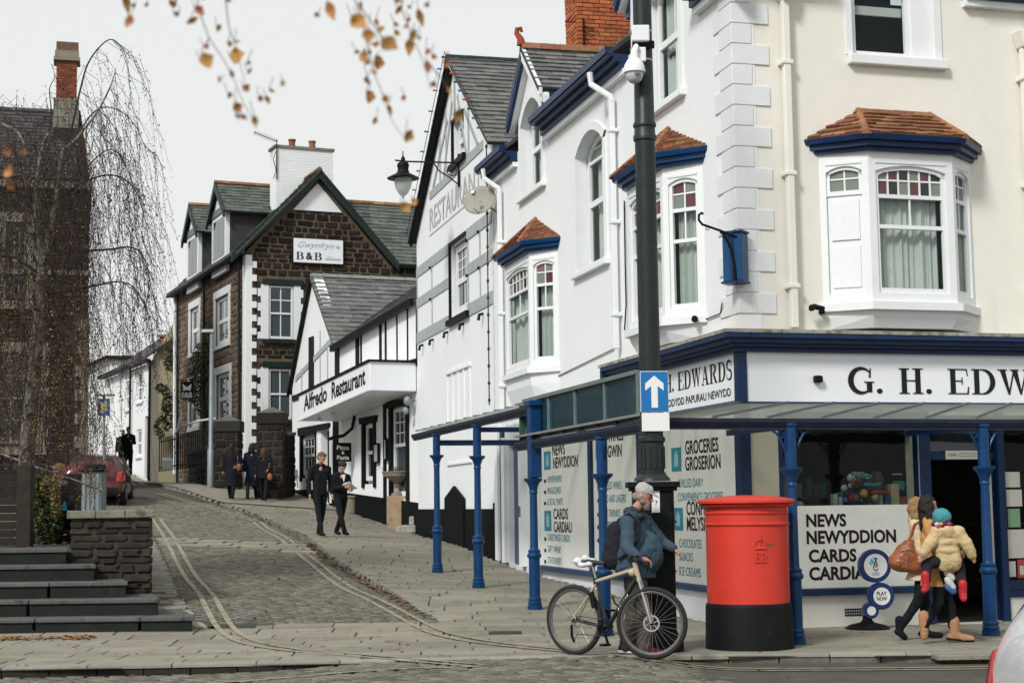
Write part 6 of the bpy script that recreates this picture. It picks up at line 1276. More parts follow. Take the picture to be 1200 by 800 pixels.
# paved landing and planted terrace behind it
ld = MB().box(-13, x0 - .01, 22.2, 25.0, zt5 - .3, zt5 + .003); landing = tag(ld.build('landing', STEPM), kind='structure')
tq = [(-14, 25.0), (x0 - .9, 25.0), (x0 - .9, 25.45)] + [(cross_at(y, KL) - .9, y) for y in (25.5, 27.5, 30, 33, 36, 38.5)] + [(-14, 38.5)]
tag(MB().prism([(x, y, .2) for x, y in tq], (0, 0, 1.2)).build('terrace', BED), kind='structure')
litter('fallen_leaves', 160, lambda: (ru(-8, x0 - .1), ru(22.3, 24.6)))
for o in bpy.data.objects:
    if o.name.startswith('fallen_leaves') and o.name == max((q.name for q in bpy.data.objects if q.name.startswith('fallen_leaves')), key=lambda s: (len(s), s)): o.location.z += zt5 - .3
fn = thing('timber_fence', 'dark stained horizontal board fence at the left edge above the steps', 'fence', at(10, 640, 22.6))
fa = at(-140, 600, 22.6); fb_ = at(36, 600, 22.6); zf0 = zt5 + .03; zf1 = at(10, 553, 22.6).z; n = 9
for i in range(n):
    z0 = zf0 + (zf1 - zf0) * i / n; z1 = zf0 + (zf1 - zf0) * (i + 1) / n - .012; MB().box(fa.x, fb_.x - .12, 22.6, 22.63 + (i % 2) * .004, z0, z1).build('board', TIMBER, fn, bevel=.004)
for px in (29, -70): p = at(px, 600, 22.55); MB().box(p.x - .1, p.x + .1, 22.48, 22.66, zt5 - .0, at(30, 545, 22.55).z).build('post', TIMBER, fn, bevel=.01)
MB().box(fa.x, fb_.x - .1, 22.58, 22.66, zf1, zf1 + .03).build('top_rail', TIMBER, fn)
tag(MB().tube([at(-10, 528, 25), at(24, 540, 25), at(38, 546, 25), at(75, 558, 25), at(120, 574, 25)], .02, 6).build('sloping_handrail', STEEL), 'thin grey handrail sloping down behind the fence and hedge', 'handrail')
hd = MB(); random.seed(21)
for (px, py, w, h, n) in ((54, 600, 15, 42, 1500), (45, 580, 10, 26, 500), (62, 610, 12, 28, 600), (50, 565, 12, 10, 260)): leaves(hd, at(px, py, 24.2), (w * .0125, .3, h * .0128), n, .03)
hdg = thing('hedge', 'clipped yellow-green hedge behind the fence post', 'hedge', at(54, 640, 24.2)); hd.build('foliage', HEDGE, hdg)
hl = MB(); 
for (px, py, w, h, n) in ((58, 570, 12, 14, 420), (66, 590, 6, 20, 220)): leaves(hl, at(px, py, 24.05), (w * .0125, .2, h * .0128), n, .026)
hl.build('new_growth', M('yellow_leaf', (.17, .14, .05), .7, .3, 8, 0, isl=.5, hue=.03), hdg); MB().tube([at(54, 645, 24.2), at(54, 600, 24.2)], .03, 6).build('stem', TWIG, hdg)
# dark low wall behind, with a lighter cap
tag(MB().box(at(62, 590, 34).x, at(103, 590, 34).x, 34, 34.3, 1.4, at(80, 555, 34).z).build('wall_top', STONEC, bevel=.02), 'low dark wall between the seated person and the litter bin', 'wall')
# bin, signpost
bn = at(110, 590, 32); bt = thing('litter_bin', 'grey square litter bin with a dark hooded lid beside the sign post', 'litter bin', bn); zb_ = at(110, 552, 32).z; zl = at(110, 546, 32).z
MB().box(bn.x - .2, bn.x + .2, bn.y - .2, bn.y + .2, 1.4, zb_).build('body', ALU, bt, bevel=.02); MB().box(bn.x - .26, bn.x + .26, bn.y - .26, bn.y + .26, zb_, zb_ + .05).box(bn.x - .19, bn.x + .19, bn.y - .19, bn.y + .19, zb_ + .05, zl + .04).build('lid', BLACKP, bt, bevel=.02)
for k in range(4): MB().box(bn.x - .17 + k * .09, bn.x - .12 + k * .09, bn.y - .215, bn.y - .2, 1.45, zb_ - .05).build('slat', GALV, bt)
sp = at(122, 590, 34); spt = thing('sign_post', 'grey post carrying a small blue sign above the red car', 'sign post', sp)
MB().tube([Vector((sp.x, sp.y, 1.4)), at(122, 560, 34)], .05, 8).tube([at(122, 560, 34), at(122, 462, 34)], .028, 8).build('post', GALV, spt)
PS = Fr(at(115, 470, 33.95), 88, 1); z0 = at(115, 487, 33.95).z; z1 = at(115, 467, 33.95).z; bsn = MB().fb(PS, 0, .25, z0, z1, -.01, .01).build('sign_plate', M('sign_blue_dark', (.02, .07, .22), .5, .1), spt); MB().fb(PS, .06, .12, z0 + .06, z1 - .08, .01, .014).fb(PS, .14, .19, z0 + .1, z1 - .05, .01, .014).build('symbol', M('symbol_yellow', (.4, .33, .08), .5), spt)
MB().box(sp.x - .2, sp.x + .22, 33.9, 33.94, z1 + .05, z1 + .09).build('finger', M('finger_brown', (.2, .1, .04), .6), spt)
# ================================================================ cars
def car(name, label, loc, yaw, paint, L=3.9, W=1.68, H=1.45, tail=True, dark=False):
    t = thing(name, label, 'car', loc); base = Vector(loc); cy, sy = math.cos(yaw), math.sin(yaw)
    def T3(x, y, z): return Vector((base.x + x * cy - y * sy, base.y + x * sy + y * cy, base.z + z))
    # stations from the rear bumper (x=0) to the nose: x, belt half width, roof half width, sill z, belt z, roof z
    St = [(0.02, .70, .55, .34, .62, .70), (0.0, .76, .62, .26, .80, .92), (.10, .81, .66, .22, .90, 1.10), (.28, .83, .62, .2, .94, 1.30), (.55, .84, .60, .19, .95, 1.41), (1.2, .84, .60, .19, .94, H), (2.0, .84, .58, .19, .92, H - .01), (2.5, .84, .56, .19, .91, 1.30), (2.95, .83, .60, .2, .90, .98), (3.4, .81, .62, .2, .82, .86), (3.75, .76, .6, .22, .68, .72), (L, .66, .5, .28, .55, .58)]
    k = W / 1.68; mb = MB(); rings = []
    for (x, wb, wr, zs, zb, zr_) in St: rings.append([(-wb * k * .92, zs), (-wb * k, zs + .15), (-wb * k, zb - .12), (-wb * k * .965, zb), (-wr * k, zr_ - .05 if zr_ - zb > .1 else zr_ - .01), (-wr * k * .7, zr_), (0, zr_ + .012), (wr * k * .7, zr_), (wr * k, zr_ - .05 if zr_ - zb > .1 else zr_ - .01), (wb * k * .965, zb), (wb * k, zb - .12), (wb * k, zs + .15), (wb * k * .92, zs)])
    n = 13
    for (s, r) in zip(St, rings): mb.v += [tuple(T3(s[0], y, z)) for y, z in r]
    for i in range(len(St) - 1):
        for j in range(n): mb.f.append([i * n + j, i * n + (j + 1) % n, (i + 1) * n + (j + 1) % n, (i + 1) * n + j])
    mb.f.append(list(range(n))); mb.f.append([(len(St) - 1) * n + j for j in reversed(range(n))])
    b = mb.build('body', paint, t, smooth=2); m_ = b.modifiers.new('s', 'SUBSURF'); m_.levels = 2; m_.render_levels = 2
    g = MB()
    def pane(pts, off): 
        P_ = [T3(*p) for p in pts]; nn = (P_[1] - P_[0]).cross(P_[2] - P_[0]).normalized(); c = sum(P_, Vector()) / len(P_)
        if nn.dot(c - T3(1.8, 0, .7)) < 0: nn = -nn
        MB().prism([p + nn * off for p in P_], nn * .012).build('window', GLASSD, t, bevel=.008)
    pane([(.13, -.58 * k, 1.02), (.13, .58 * k, 1.02), (.34, .52 * k, 1.33), (.34, -.52 * k, 1.33)], .03)
    for s_ in (-1, 1):
        pane([(.62, s_ * .805 * k, .97), (1.55, s_ * .81 * k, .97), (1.55, s_ * .655 * k, 1.34), (.75, s_ * .665 * k, 1.33)], .01); pane([(1.62, s_ * .81 * k, .97), (2.75, s_ * .80 * k, .97), (2.35, s_ * .65 * k, 1.32), (1.62, s_ * .655 * k, 1.34)], .01)
        m = MB(); m.box8([T3(x, y * s_ * k, z) for x, y, z in ((-.035, .64, .62), (-.025, .80, .62), (.22, .87, .66), (.22, .6, .66), (.02, .66, .89), (.035, .785, .90), (.25, .853, .92), (.25, .6, .92))]); m.build('tail_light', M('lamp_red', (.35, .012, .015), .2, .05, 5, 0, coat=.6), t, bevel=.03)
        for xw in (.72, 3.1):
            c = T3(xw, s_ * .76 * k, .30); ax = Vector((-sy, cy, 0)) * .1; w_ = MB().tube([c - ax, c - ax * .8, c + ax * .8, c + ax], [.27, .30, .30, .27], 20).build('tyre', RUBBER, t, smooth=True); MB().tube([c + ax * 1.02 * s_, c + ax * .7 * s_], [.17, .18], 14).build('wheel_rim', STEEL, w_, smooth=True)
    m = MB(); m.box8([T3(x, y * k, z) for x, y, z in ((-.035, -.62, .3), (-.035, .62, .3), (.2, .8, .3), (.2, -.8, .3), (-.035, -.66, .48), (-.035, .66, .48), (.2, .84, .48), (.2, -.84, .48))]).build('bumper', paint if not dark else BLACKP, t, bevel=.03)
    MB().box8([T3(x, y, z) for x, y, z in ((-.012, -.26, .56), (-.012, .26, .56), (.03, .26, .56), (.03, -.26, .56), (.01, -.26, .67), (.01, .26, .67), (.05, .26, .67), (.05, -.26, .67))]).build('number_plate', M('plate', (.4, .33, .08), .6), t)
    MB().tube([T3(.27, -.1, 1.15), T3(.34, .25, 1.2)], .01, 4).build('wiper', BLACKP, t); return t
rc_ = gp(131, 590); CRED = M('car_red', (.08, .006, .009), .25, .05, 3, 0, coat=.8); CWH = M('car_silver_white', (.74, .76, .78), .3, .03, 3, 0, coat=.8)
car('parked_car', 'red hatchback parked on the setts facing up the hill', (rc_.x - .58, 43.9, G(rc_.x, 44.5) - .08), math.radians(90 + 9), CRED, dark=True)
# ================================================================ pillar box
pb = gp(885, 763); pc = pb + Vector((0.01, .45, 0)); pbx = thing('pillar_box', 'large round red pillar box with black base and fluted cap on the pavement', 'post box', pc)
R0 = .447
MB().lathe(pc, [(R0 + .035, -.02), (R0 + .03, .04), (R0 + .022, .45), (R0 + .015, .475), (R0 + .004, .49)], 48).build('base', M('pillar_base', (.006, .007, .007), .6, .3, 4, .2, spec=.15, stain=[((.04, .04, .035), 4, .6, .6)]), pbx, smooth=True)
MB().lathe(pc, [(R0, .48), (R0, 1.32), (R0 + .018, 1.33), (R0 + .018, 1.345), (R0 + .002, 1.355), (R0 + .002, 1.44), (R0 + .015, 1.45), (R0 + .015, 1.465), (R0, 1.475), (R0, 1.52)], 48).build('body', RED, pbx, smooth=True)
MB().lathe(pc, [(R0 + .0, 1.515), (R0 + .05, 1.53), (R0 + .06, 1.545)], 48).build('cap_neck', RED, pbx, smooth=True)
MB().lathe(pc, [(R0 + .045, 1.535), (R0 + .06, 1.56)], 96, mod=lambda k, z: 1.0 if k % 2 else .975).build('cap_beading', RED, pbx)
MB().lathe(pc, [(R0 + .05, 1.555), (R0 + .085, 1.565), (R0 + .085, 1.59), (R0 + .06, 1.605), (R0 - .05, 1.625), (.2, 1.645), (.0001, 1.65)], 48).build('cap', RED, pbx, smooth=True)
def oncyl(F_, th, z, o=.003): a = math.radians(th); return Vector((pc.x + (R0 + o) * math.sin(a), pc.y - (R0 + o) * math.cos(a), pc.z + z))
def cyltext(s, th0, z0, w, h, d=.012, bold=.02, ser=False):
    if ser:
        tot = sum(SER[c][0] + .12 for c in s) - .12; x = 0; vs = []; fs = []; 
        for c in s:
            for poly in SER[c][1](): b = len(vs); vs += [((x + a) / tot * w, q * h) for a, q in poly]; fs.append([b + i for i in range(len(poly))])
            x += SER[c][0] + .12
        m = MB()
        for f in fs:
            P0 = [oncyl(0, th0 + math.degrees(vs[i][0] / R0), z0 + vs[i][1], -.003) for i in f]; P1 = [oncyl(0, th0 + math.degrees(vs[i][0] / R0), z0 + vs[i][1], d) for i in f]; k = len(f); m.add(P0 + P1, [list(range(k, 2 * k))] + [[i, (i + 1) % k, (i + 1) % k + k, i + k] for i in range(k)])
        return m
cyltext('ER', 1.5, .93, .145, .10, ser=True).build('cypher', M('cypher_red', (.55, .05, .035), .5, .1, 9, .1), pbx)
cr = MB()      # crown: band, arches, orbs, cross
for i in range(14): t = i / 13; cr.ell(oncyl(0, 3 + 15 * t, 1.075 + .008 * math.sin(math.pi * t), .004), .010, .010, .012, 6, 4)
for sg, n in ((-1, 8), (1, 8), (0, 5)):
    for i in range(n): t = i / (n - 1); cr.ell(oncyl(0, 10.5 + sg * (7.8 * math.cos(t * 1.57) + 1.2 * math.sin(t * 3.14)), 1.085 + .085 * math.sin(t * 1.57), .004), .008, .008, .009, 6, 4)
cr.ell(oncyl(0, 10.5, 1.185, .004), .012).box8([oncyl(0, 9.7, 1.19, 0), oncyl(0, 11.3, 1.19, 0), oncyl(0, 11.3, 1.19, .012), oncyl(0, 9.7, 1.19, .012), oncyl(0, 9.9, 1.225, 0), oncyl(0, 11.1, 1.225, 0), oncyl(0, 11.1, 1.225, .012), oncyl(0, 9.9, 1.225, .012)])
cr.build('crown', MATS['cypher_red'], pbx, smooth=2)
dm = MB(); GR = M('worn_groove', (.20, .10, .05), .7, .3, 8, 0)
def gro(a0, z0, a1, z1, w=.014):
    n = max(2, int(abs(a1 - a0) / 4) + 1)
    for i in range(n):
        p, q = a0 + (a1 - a0) * i / n, a0 + (a1 - a0) * (i + 1) / n; y0 = z0 + (z1 - z0) * i / n; y1 = z0 + (z1 - z0) * (i + 1) / n; e = math.degrees(w / 2 / R0) if a0 == a1 else 0; h = w / 2 if a0 != a1 else 0
        dm.add([oncyl(0, p - e, y0 - h), oncyl(0, q + e, y1 - h), oncyl(0, q + e, y1 + h), oncyl(0, p - e, y0 + h)], [(0, 1, 2, 3)])
gro(32, 1.18, 32, 1.48, .022) if False else None
gro(31, 1.12, 31, 1.37, .02); gro(17, 1.12, 31, 1.12, .022); gro(27, 1.385, 34, 1.385, .012); gro(2, 1.40, 28, 1.40, .01); gro(2, 1.30, 2, 1.40, .012)
dm.build('door_edge', GR, pbx); MB().tube([oncyl(0, 2, 1.35, 0), oncyl(0, 2, 1.35, .02)], .012, 8).build('rivet', RED, pbx)
# ================================================================ traffic pole with cameras and one-way sign
pl0 = at(766, 740, 17.38); plx, ply = pl0.x + .02, 17.38; Zp = lambda py: at(762, py, ply).z
pole = thing('camera_pole', 'tall dark green iron pole with fluted collar, camera dome and black cabinet base', 'pole', (plx, ply, 0))
c = Vector((plx, ply, 0)); bx = at(791, 700, 17.3).x - at(738, 700, 17.3).x
cab = MB(); 
def octo(mb, w, z0, z1, w2=None, cx=plx, cy_=ply):
    w2 = w2 or w; pr = []
    for W2, z in ((w, z0), (w2, z1)): pr.append([Vector((cx + a * W2 / 2, cy_ + b * W2 / 2, z)) for a, b in ((-.75, -1), (.75, -1), (1, -.75), (1, .75), (.75, 1), (-.75, 1), (-1, .75), (-1, -.75))])
    mb.add(pr[0] + pr[1], [[i, (i + 1) % 8, (i + 1) % 8 + 8, i + 8] for i in range(8)] + [list(range(8))[::-1], list(range(8, 16))])
octo(cab, .56, 0, .10); octo(cab, .50, .1, .22, .44); octo(cab, .43, .22, Zp(575)); octo(cab, .50, Zp(575), Zp(571)); octo(cab, .56, Zp(571), Zp(564.5)); cab.build('cabinet', BLACKP, pole, bevel=.006)
MB().box(plx - .03, plx + .19, ply - .225, ply - .216, .3, Zp(600)).build('cabinet_door', BLACKP, pole, bevel=.004)
zA = Zp(560)
sh = MB().lathe(c, [(.2, zA - .03), (.19, zA + .0), (.15, zA + .04), (.15, zA + .06)], 24).lathe(c, [(.133, zA + .06), (.133, Zp(519)), (.15, Zp(517)), (.15, Zp(513)), (.13, Zp(511)), (.128, Zp(500))], 24)
sh.build('collar', POLE, pole, smooth=True)
fl_ = MB()
for k in range(14): a = 2 * math.pi * k / 14 + .2; p = c + Vector((.131 * math.sin(a), -.131 * math.cos(a), 0)); fl_.tube([p + Vector((0, 0, zA + .1)), p + Vector((0, 0, Zp(523)))], .017, 6)
fl_.build('fluting', POLE, pole, smooth=True)
MB().lathe(c, [(.118, Zp(512)), (.112, Zp(166)), (.128, Zp(165)), (.13, Zp(160)), (.118, Zp(158)), (.114, Zp(150)), (.128, Zp(149)), (.13, Zp(146)), (.112, Zp(143)), (.105, Zp(60)), (.102, Zp(-60)), (.10, Zp(-160))], 24).build('shaft', POLE, pole, smooth=True)
def wp(px, py, dy=0): return at(px, py, ply + dy)
SQ = Fr((plx, ply), 90, 1)
def pbox(px0, px1, py0, py1, y0, y1, name, mat, bev=.01, par=None): a = at(px0, py1, ply + y0); b = at(px1, py0, ply + y0); return MB().box(a.x, b.x, ply + y0, ply + y1, a.z, b.z).build(name, mat, par or pole, bevel=bev)
pbox(741, 761, 29, 48, -.19, -.11, 'junction_box', PLAST, .012); pbox(743, 757, 55, 72, -.17, -.1, 'junction_box', PLAST, .012); pbox(741, 767, 47.5, 57, -.13, -.10, 'clamp_band', BLACKP)
for py in (39, 59, 73): MB().lathe(Vector((plx - .02, ply, Zp(py))), [(.125, 0), (.125, .02)], 20).build('steel_strap', STEEL, pole)
dc_ = wp(743.5, 84, -.2)
MB().tube([wp(750, 62, -.12), wp(745, 55, -.2), wp(743.5, 60, -.2), wp(743.5, 68, -.2)], [.03, .035, .04, .05], 10).build('dome_arm', PLAST, pole, smooth=True)
MB().lathe(dc_, [(.04, .16), (.075, .13), (.11, .07), (.122, .0), (.122, -.015), (.11, -.02)], 24).build('dome_housing', PLAST, pole, smooth=True)
MB().ell(dc_ + Vector((0, 0, -.03)), .098, .098, .11, 24, 14).build('dome', M('dome_white', (.5, .52, .53), .2, .04, 5, 0, coat=.5), pole, smooth=2); MB().lathe(dc_ + Vector((.02, -.085, -.05)), [(.03, -.012), (.03, .01)], 14).build('dome_lens', ALU, pole)
sgn = thing('one_way_sign', 'blue rectangular one-way sign with a white arrow above a blank white plate', 'road sign', wp(766, 460, -.16)); BS = M('sign_blue', (.012, .15, .42), .35, .05, 3, 0)
SF_ = Fr((wp(751, 460, -.16)), 86, 1); a = wp(751, 482, -.16); b = wp(782, 435, -.16); wS = (b - a).x; z0, z1 = a.z, b.z
MB().fb(SF_, -.006, wS + .006, z0 - .006, z1 + .006, -.01, -.001).build('border', PLAST, sgn, bevel=.004); MB().fb(SF_, 0, wS, z0, z1, 0, .004).build('plate', BS, sgn)
xm = wS / 2; u = (z1 - z0)
MB().prism([SF_.P(xm - .035, z0 + .04, .0045), SF_.P(xm + .035, z0 + .04, .0045), SF_.P(xm + .035, z1 - u * .36, .0045), SF_.P(xm + .1, z1 - u * .48, .0045), SF_.P(xm + .1, z1 - u * .3, .0045), SF_.P(xm, z1 - u * .1, .0045), SF_.P(xm - .1, z1 - u * .3, .0045), SF_.P(xm - .1, z1 - u * .48, .0045), SF_.P(xm - .035, z1 - u * .36, .0045)], SF_.n * .003).build('arrow', PLAST, sgn)
z2 = wp(766, 505, -.16).z; MB().fb(SF_, .005, wS + .01, z2, z0 - .015, -.012, .002).build('lower_plate', PLAST, sgn, bevel=.004); MB().fb(SF_, xm - .03, xm + .03, z2, z1, -.06, -.012).build('bracket', STEEL, sgn)
st = MB().fb(SQ, at(764, 600, 17.15).x - plx + .0, at(773.5, 600, 17.15).x - plx, Zp(602), Zp(575), .216, .222).build('number_sticker', PLAST, pole); text('7', SQ, at(768, 600, 17.15).x - plx, Zp(591.5), .028, .045, INK, pole, .2235, bold=.02)
for k in range(3): MB().lathe(at(791, (640, 670, 0)[k] or 612, 17.17), [(.018, 0), (.018, .02)], 8).build('bolt', BLACKP, pole)
# ================================================================ lottery stand
l0 = gp(1021, 738) + Vector((0, .2, 0)); LS = Fr((l0.x, l0.y - .05), 84, 1); lot = thing('lottery_stand', 'blue three-disc pavement sign with PLAY NOW on a round black base', 'advertising stand', l0); LY = l0.y - .05
MB().lathe(l0, [(.27, 0), (.27, .02), (.22, .05), (.09, .08), (.06, .11), (.05, .2)], 28).build('base', BLACKP, lot, smooth=True)
LB = M('stand_blue', (.008, .03, .13), .35, .1, 4, 0, coat=.4)
for (px, py, r0, r1) in ((1025, 662.5, .205, .148), (1032.5, 698, .165, .107), (1020, 715, .10, .055)):
    cc_ = at(px, py, LY); s_ = (cc_ - LS.O); s_.z = 0; s_ = s_.dot(LS.d); z = cc_.z; dz = {0: 0}.get(0)
    m = MB(); m.tube([LS.P(s_, z, -.05), LS.P(s_, z, -.04), LS.P(s_, z, .03), LS.P(s_, z, .045)], [r0 * .94, r0, r0, r0 * .94], 36).build('disc', LB, lot, smooth=True); MB().tube([LS.P(s_, z, .0451), LS.P(s_, z, .049)], r1, 32).build('disc_face', PLAST, lot)
    if r0 > .2:
        lg = MB(); CYN = M('logo_blue', (.05, .35, .55), .5)
        for (dx, dz_, r) in ((-.05, .07, .018), (-.07, .04, .013), (-.035, .045, .016), (-.02, .09, .012), (.015, .085, .014), (-.055, .02, .012)): lg.tube([LS.P(s_ + dx, z + dz_, .049), LS.P(s_ + dx, z + dz_, .052)], r, 8)
        lg.build('logo_stars', CYN, lot)
        MB().tube([LS.P(s_ - .02, z + .01, .052), LS.P(s_ + .01, z + .1, .052)], .006, 5).tube([LS.P(s_ + .02, z + .01, .052), LS.P(s_ - .005, z + .1, .052)], .006, 5).tube([LS.P(s_ + .03 * math.cos(q), z - .02 + .035 * math.sin(q), .052) for q in np.linspace(.4, 5.9, 14)], .005, 5).tube([LS.P(s_ - .01, z - .01, .052), LS.P(s_ + .015, z - .018, .052)], .004, 5).build('logo_hand', INK, lot)
        text('THE', LS, s_ - .02, z - .078, .04, .014, INK, lot, .0495); text('NATIONAL', LS, s_ - .05, z - .1, .1, .018, INK, lot, .0495, bold=.02); text('LOTTERY', LS, s_ - .045, z - .123, .09, .018, INK, lot, .0495, bold=.02)
    elif r0 > .12: text('PLAY', LS, s_ - .065, z + .008, .13, .05, INK, lot, .0495, bold=.03); text('NOW', LS, s_ - .065, z - .055, .13, .05, INK, lot, .0495, bold=.03)
# ================================================================ silver birch
random.seed(42); TY = 24.6; bt0 = at(29, 640, TY); birch = thing('silver_birch', 'weeping silver birch with white trunk and nearly bare hanging twigs', 'tree', (bt0.x, TY, zt5)); sc = TY / 1870
def tp(px, py, dy=0): return at(px, py, TY + dy)
trunk = MB().tube([Vector((tp(29, 640).x, TY, zt5 - .1)), tp(29, 600), tp(30, 560), tp(34, 500), tp(39, 450), tp(44, 400), tp(47, 350), tp(50, 310)], [.17, .14, .125, .12, .11, .095, .085, .08], 12).build('trunk', BARK, birch, smooth=True)
limbs = []
def limb(pts, r0, r1, mat=None, dys=None):
    P_ = [tp(x, y, (dys[i] if dys else 0)) for i, (x, y) in enumerate(pts)]
    Q = []      # smooth the path
    for i in range(len(P_) - 1):
        p0, p1, p2, p3 = P_[max(i - 1, 0)], P_[i], P_[i + 1], P_[min(i + 2, len(P_) - 1)]
        for t in np.linspace(0, 1, 6)[:-1]: Q.append(.5 * ((2 * p1) + (p2 - p0) * t + (2 * p0 - 5 * p1 + 4 * p2 - p3) * t * t + (-p0 + 3 * p1 - 3 * p2 + p3) * t ** 3))
    Q.append(P_[-1]); n = len(Q); rr = [r0 + (r1 - r0) * (i / (n - 1)) ** .8 for i in range(n)]; limbs.append((Q, rr))
    MB().tube(Q, rr, 7).build('limb', mat or BARK, birch, smooth=True); return Q
DB = M('birch_dark', (.03, .023, .018), .8, .3, 6, .2)
limb([(50, 312), (46, 270), (42, 235), (45, 200), (50, 172), (57, 156)], .055, .02)
limb([(50, 312), (58, 275), (65, 240), (70, 205), (74, 178), (88, 165), (98, 152), (115, 130), (130, 100), (136, 80)], .06, .006)
limb([(74, 178), (84, 150), (93, 110), (103, 75), (120, 52), (133, 47), (146, 62), (152, 90)], .022, .004, DB)
limb([(33, 245), (24, 200), (10, 160), (2, 120)], .03, .005, DB, [.6, .6, .7, .8]); limb([(50, 312), (40, 290), (33, 245)], .04, .03, None, [0, .3, .6])
limb([(57, 156), (60, 130), (58, 105), (64, 90), (60, 75)], .014, .003, DB); limb([(0, 145), (20, 155), (30, 175), (36, 215)], .025, .02)
limb([(60, 240), (95, 215), (130, 205), (155, 218), (168, 250), (178, 300)], .02, .004, DB, [0, -.4, -.6, -.7, -.8, -.8])
limb([(62, 225), (90, 160), (115, 128), (140, 130), (160, 150), (172, 180)], .018, .004, DB, [0, .4, .8, 1, 1.1, 1.2])
limb([(55, 300), (90, 295), (130, 292), (155, 290), (170, 305), (178, 340), (190, 380)], .025, .004, DB)
limb([(50, 345), (80, 340), (110, 335), (140, 330), (160, 340), (175, 370)], .028, .004, DB, [0, -.3, -.5, -.7, -.8, -.9])
limb([(45, 320), (10, 300), (-30, 310), (-60, 340)], .03, .005, DB); limb([(46, 360), (20, 370), (-10, 366), (-50, 390)], .025, .005, DB, [0, -.8, -1.2, -1.5]); limb([(55, 300), (80, 250), (100, 200), (130, 175), (150, 200), (158, 240)], .02, .004, DB, [0, .5, .9, 1.2, 1.3, 1.3])
limb([(48, 330), (70, 380), (90, 400), (110, 430)], .02, .004, DB, [0, -.6, -1, -1.2]); limb([(42, 235), (10, 225), (-20, 240), (-40, 290)], .02, .004, DB, [0, -.6, -1, -1.2]); limb([(47, 350), (60, 330), (64, 290), (70, 250)], .03, .01, DB, [0, .5, .7, .9])
limb([(38, 470), (46, 466), (52, 470), (48, 480)], .014, .006, DB, [-.1, -.15, -.2, -.2])
strand = MB(); lv = MB(); lo_ = MB()
def hang(p, L, drift, dens=1.0, leafp=.25):
    pts = [p]; q = p.copy(); d = Vector(drift); n = max(3, int(L / .22))
    for i in range(n): d = d * .8 + Vector((ru(-.03, .03), ru(-.03, .03), -.06)); dn_ = d.normalized() * (L / n); q = q + dn_; pts.append(q.copy())
    strand.tube(pts, [.0044 * (1 - .6 * i / n) for i in range(n + 1)], 3, cap=False)
    for i in range(1, n + 1):
        for _ in range(3):
            if rnd() < dens:
                b = pts[i] + Vector((ru(-.03, .03), ru(-.03, .03), ru(-.1, .1))); s = ru(.01, .024); a = Vector((ru(-1, 1), ru(-1, 1), ru(-1.4, .4))).normalized() * s; c = a.orthogonal().normalized() * s * .5
                (lo_ if rnd() < leafp else lv).add([b - a, b + c, b + a, b - c], [(0, 1, 2, 3)])
        if rnd() < .35:
            e = pts[i] + Vector((ru(-.12, .12), ru(-.12, .12), ru(-.25, -.05))); strand.tube([pts[i], e], [.003, .0015], 3, cap=False); s = .015; lv.add([e - Vector((0, 0, s)), e + Vector((s * .5, 0, 0)), e + Vector((0, 0, s)), e - Vector((s * .5, 0, 0))], [(0, 1, 2, 3)])
for Q, rr in limbs:
    n = len(Q); out_ = 1 if Q[-1].x > Q[0].x else -1; Lt = sum((Q[i + 1] - Q[i]).length for i in range(n - 1)); k = int(Lt * 8)
    for _ in range(k):
        t = ru(.3, 1); i = min(int(t * (n - 1)), n - 2)
        if rr[i] > .03: continue
        p = Q[i].lerp(Q[i + 1], rnd()); px_ = (p - EYE).dot(CX) / (p - EYE).dot(W_) * FPX + 600; low = p.z < 5.5
        hang(p, ru(.5, 2.2), (out_ * ru(-.02, .09), ru(-.05, .05), ru(-.02, .06)), 1.0, .04 if px_ > 105 else (.3 if low else .1))
# inner curtain of twigs in front of the hall
for _ in range(1500):
    px, py = ru(-40, 112), ru(140, 500); p = tp(px, py, ru(-1.2, 1.2)); hang(p, ru(.5, 1.6), (ru(-.06, .06), ru(-.06, .06), ru(-.04, .04)), .9, .12 if py < 300 else .5)
for _ in range(260): px, py = ru(90, 180), ru(110, 400); hang(tp(px - (400 - py) * .1, py, ru(-1, 1)), ru(.5, 1.5), (ru(0, .07), 0, 0), .9, .02)
for _ in range(46): px, py = ru(100, 135), ru(470, 560); hang(tp(px, py, ru(-.5, .5)), ru(.2, .5), (ru(-.05, .05), 0, .02), .9, .7)
for _ in range(60): px, py = ru(-30, 60), ru(60, 130); hang(tp(px, py + 60, ru(-.8, .8)), ru(.4, 1.0), (ru(-.08, .08), 0, .12), .9, .1)
strand.build('twigs', TWIG, birch, kind='stuff'); lv.build('catkins_and_buds', LEAFB, birch, kind='stuff'); lo_.build('leaves', M('birch_leaf_ochre', (.33, .17, .04), .6, .2, 20, 0, isl=.5, hue=.03), birch, kind='stuff')
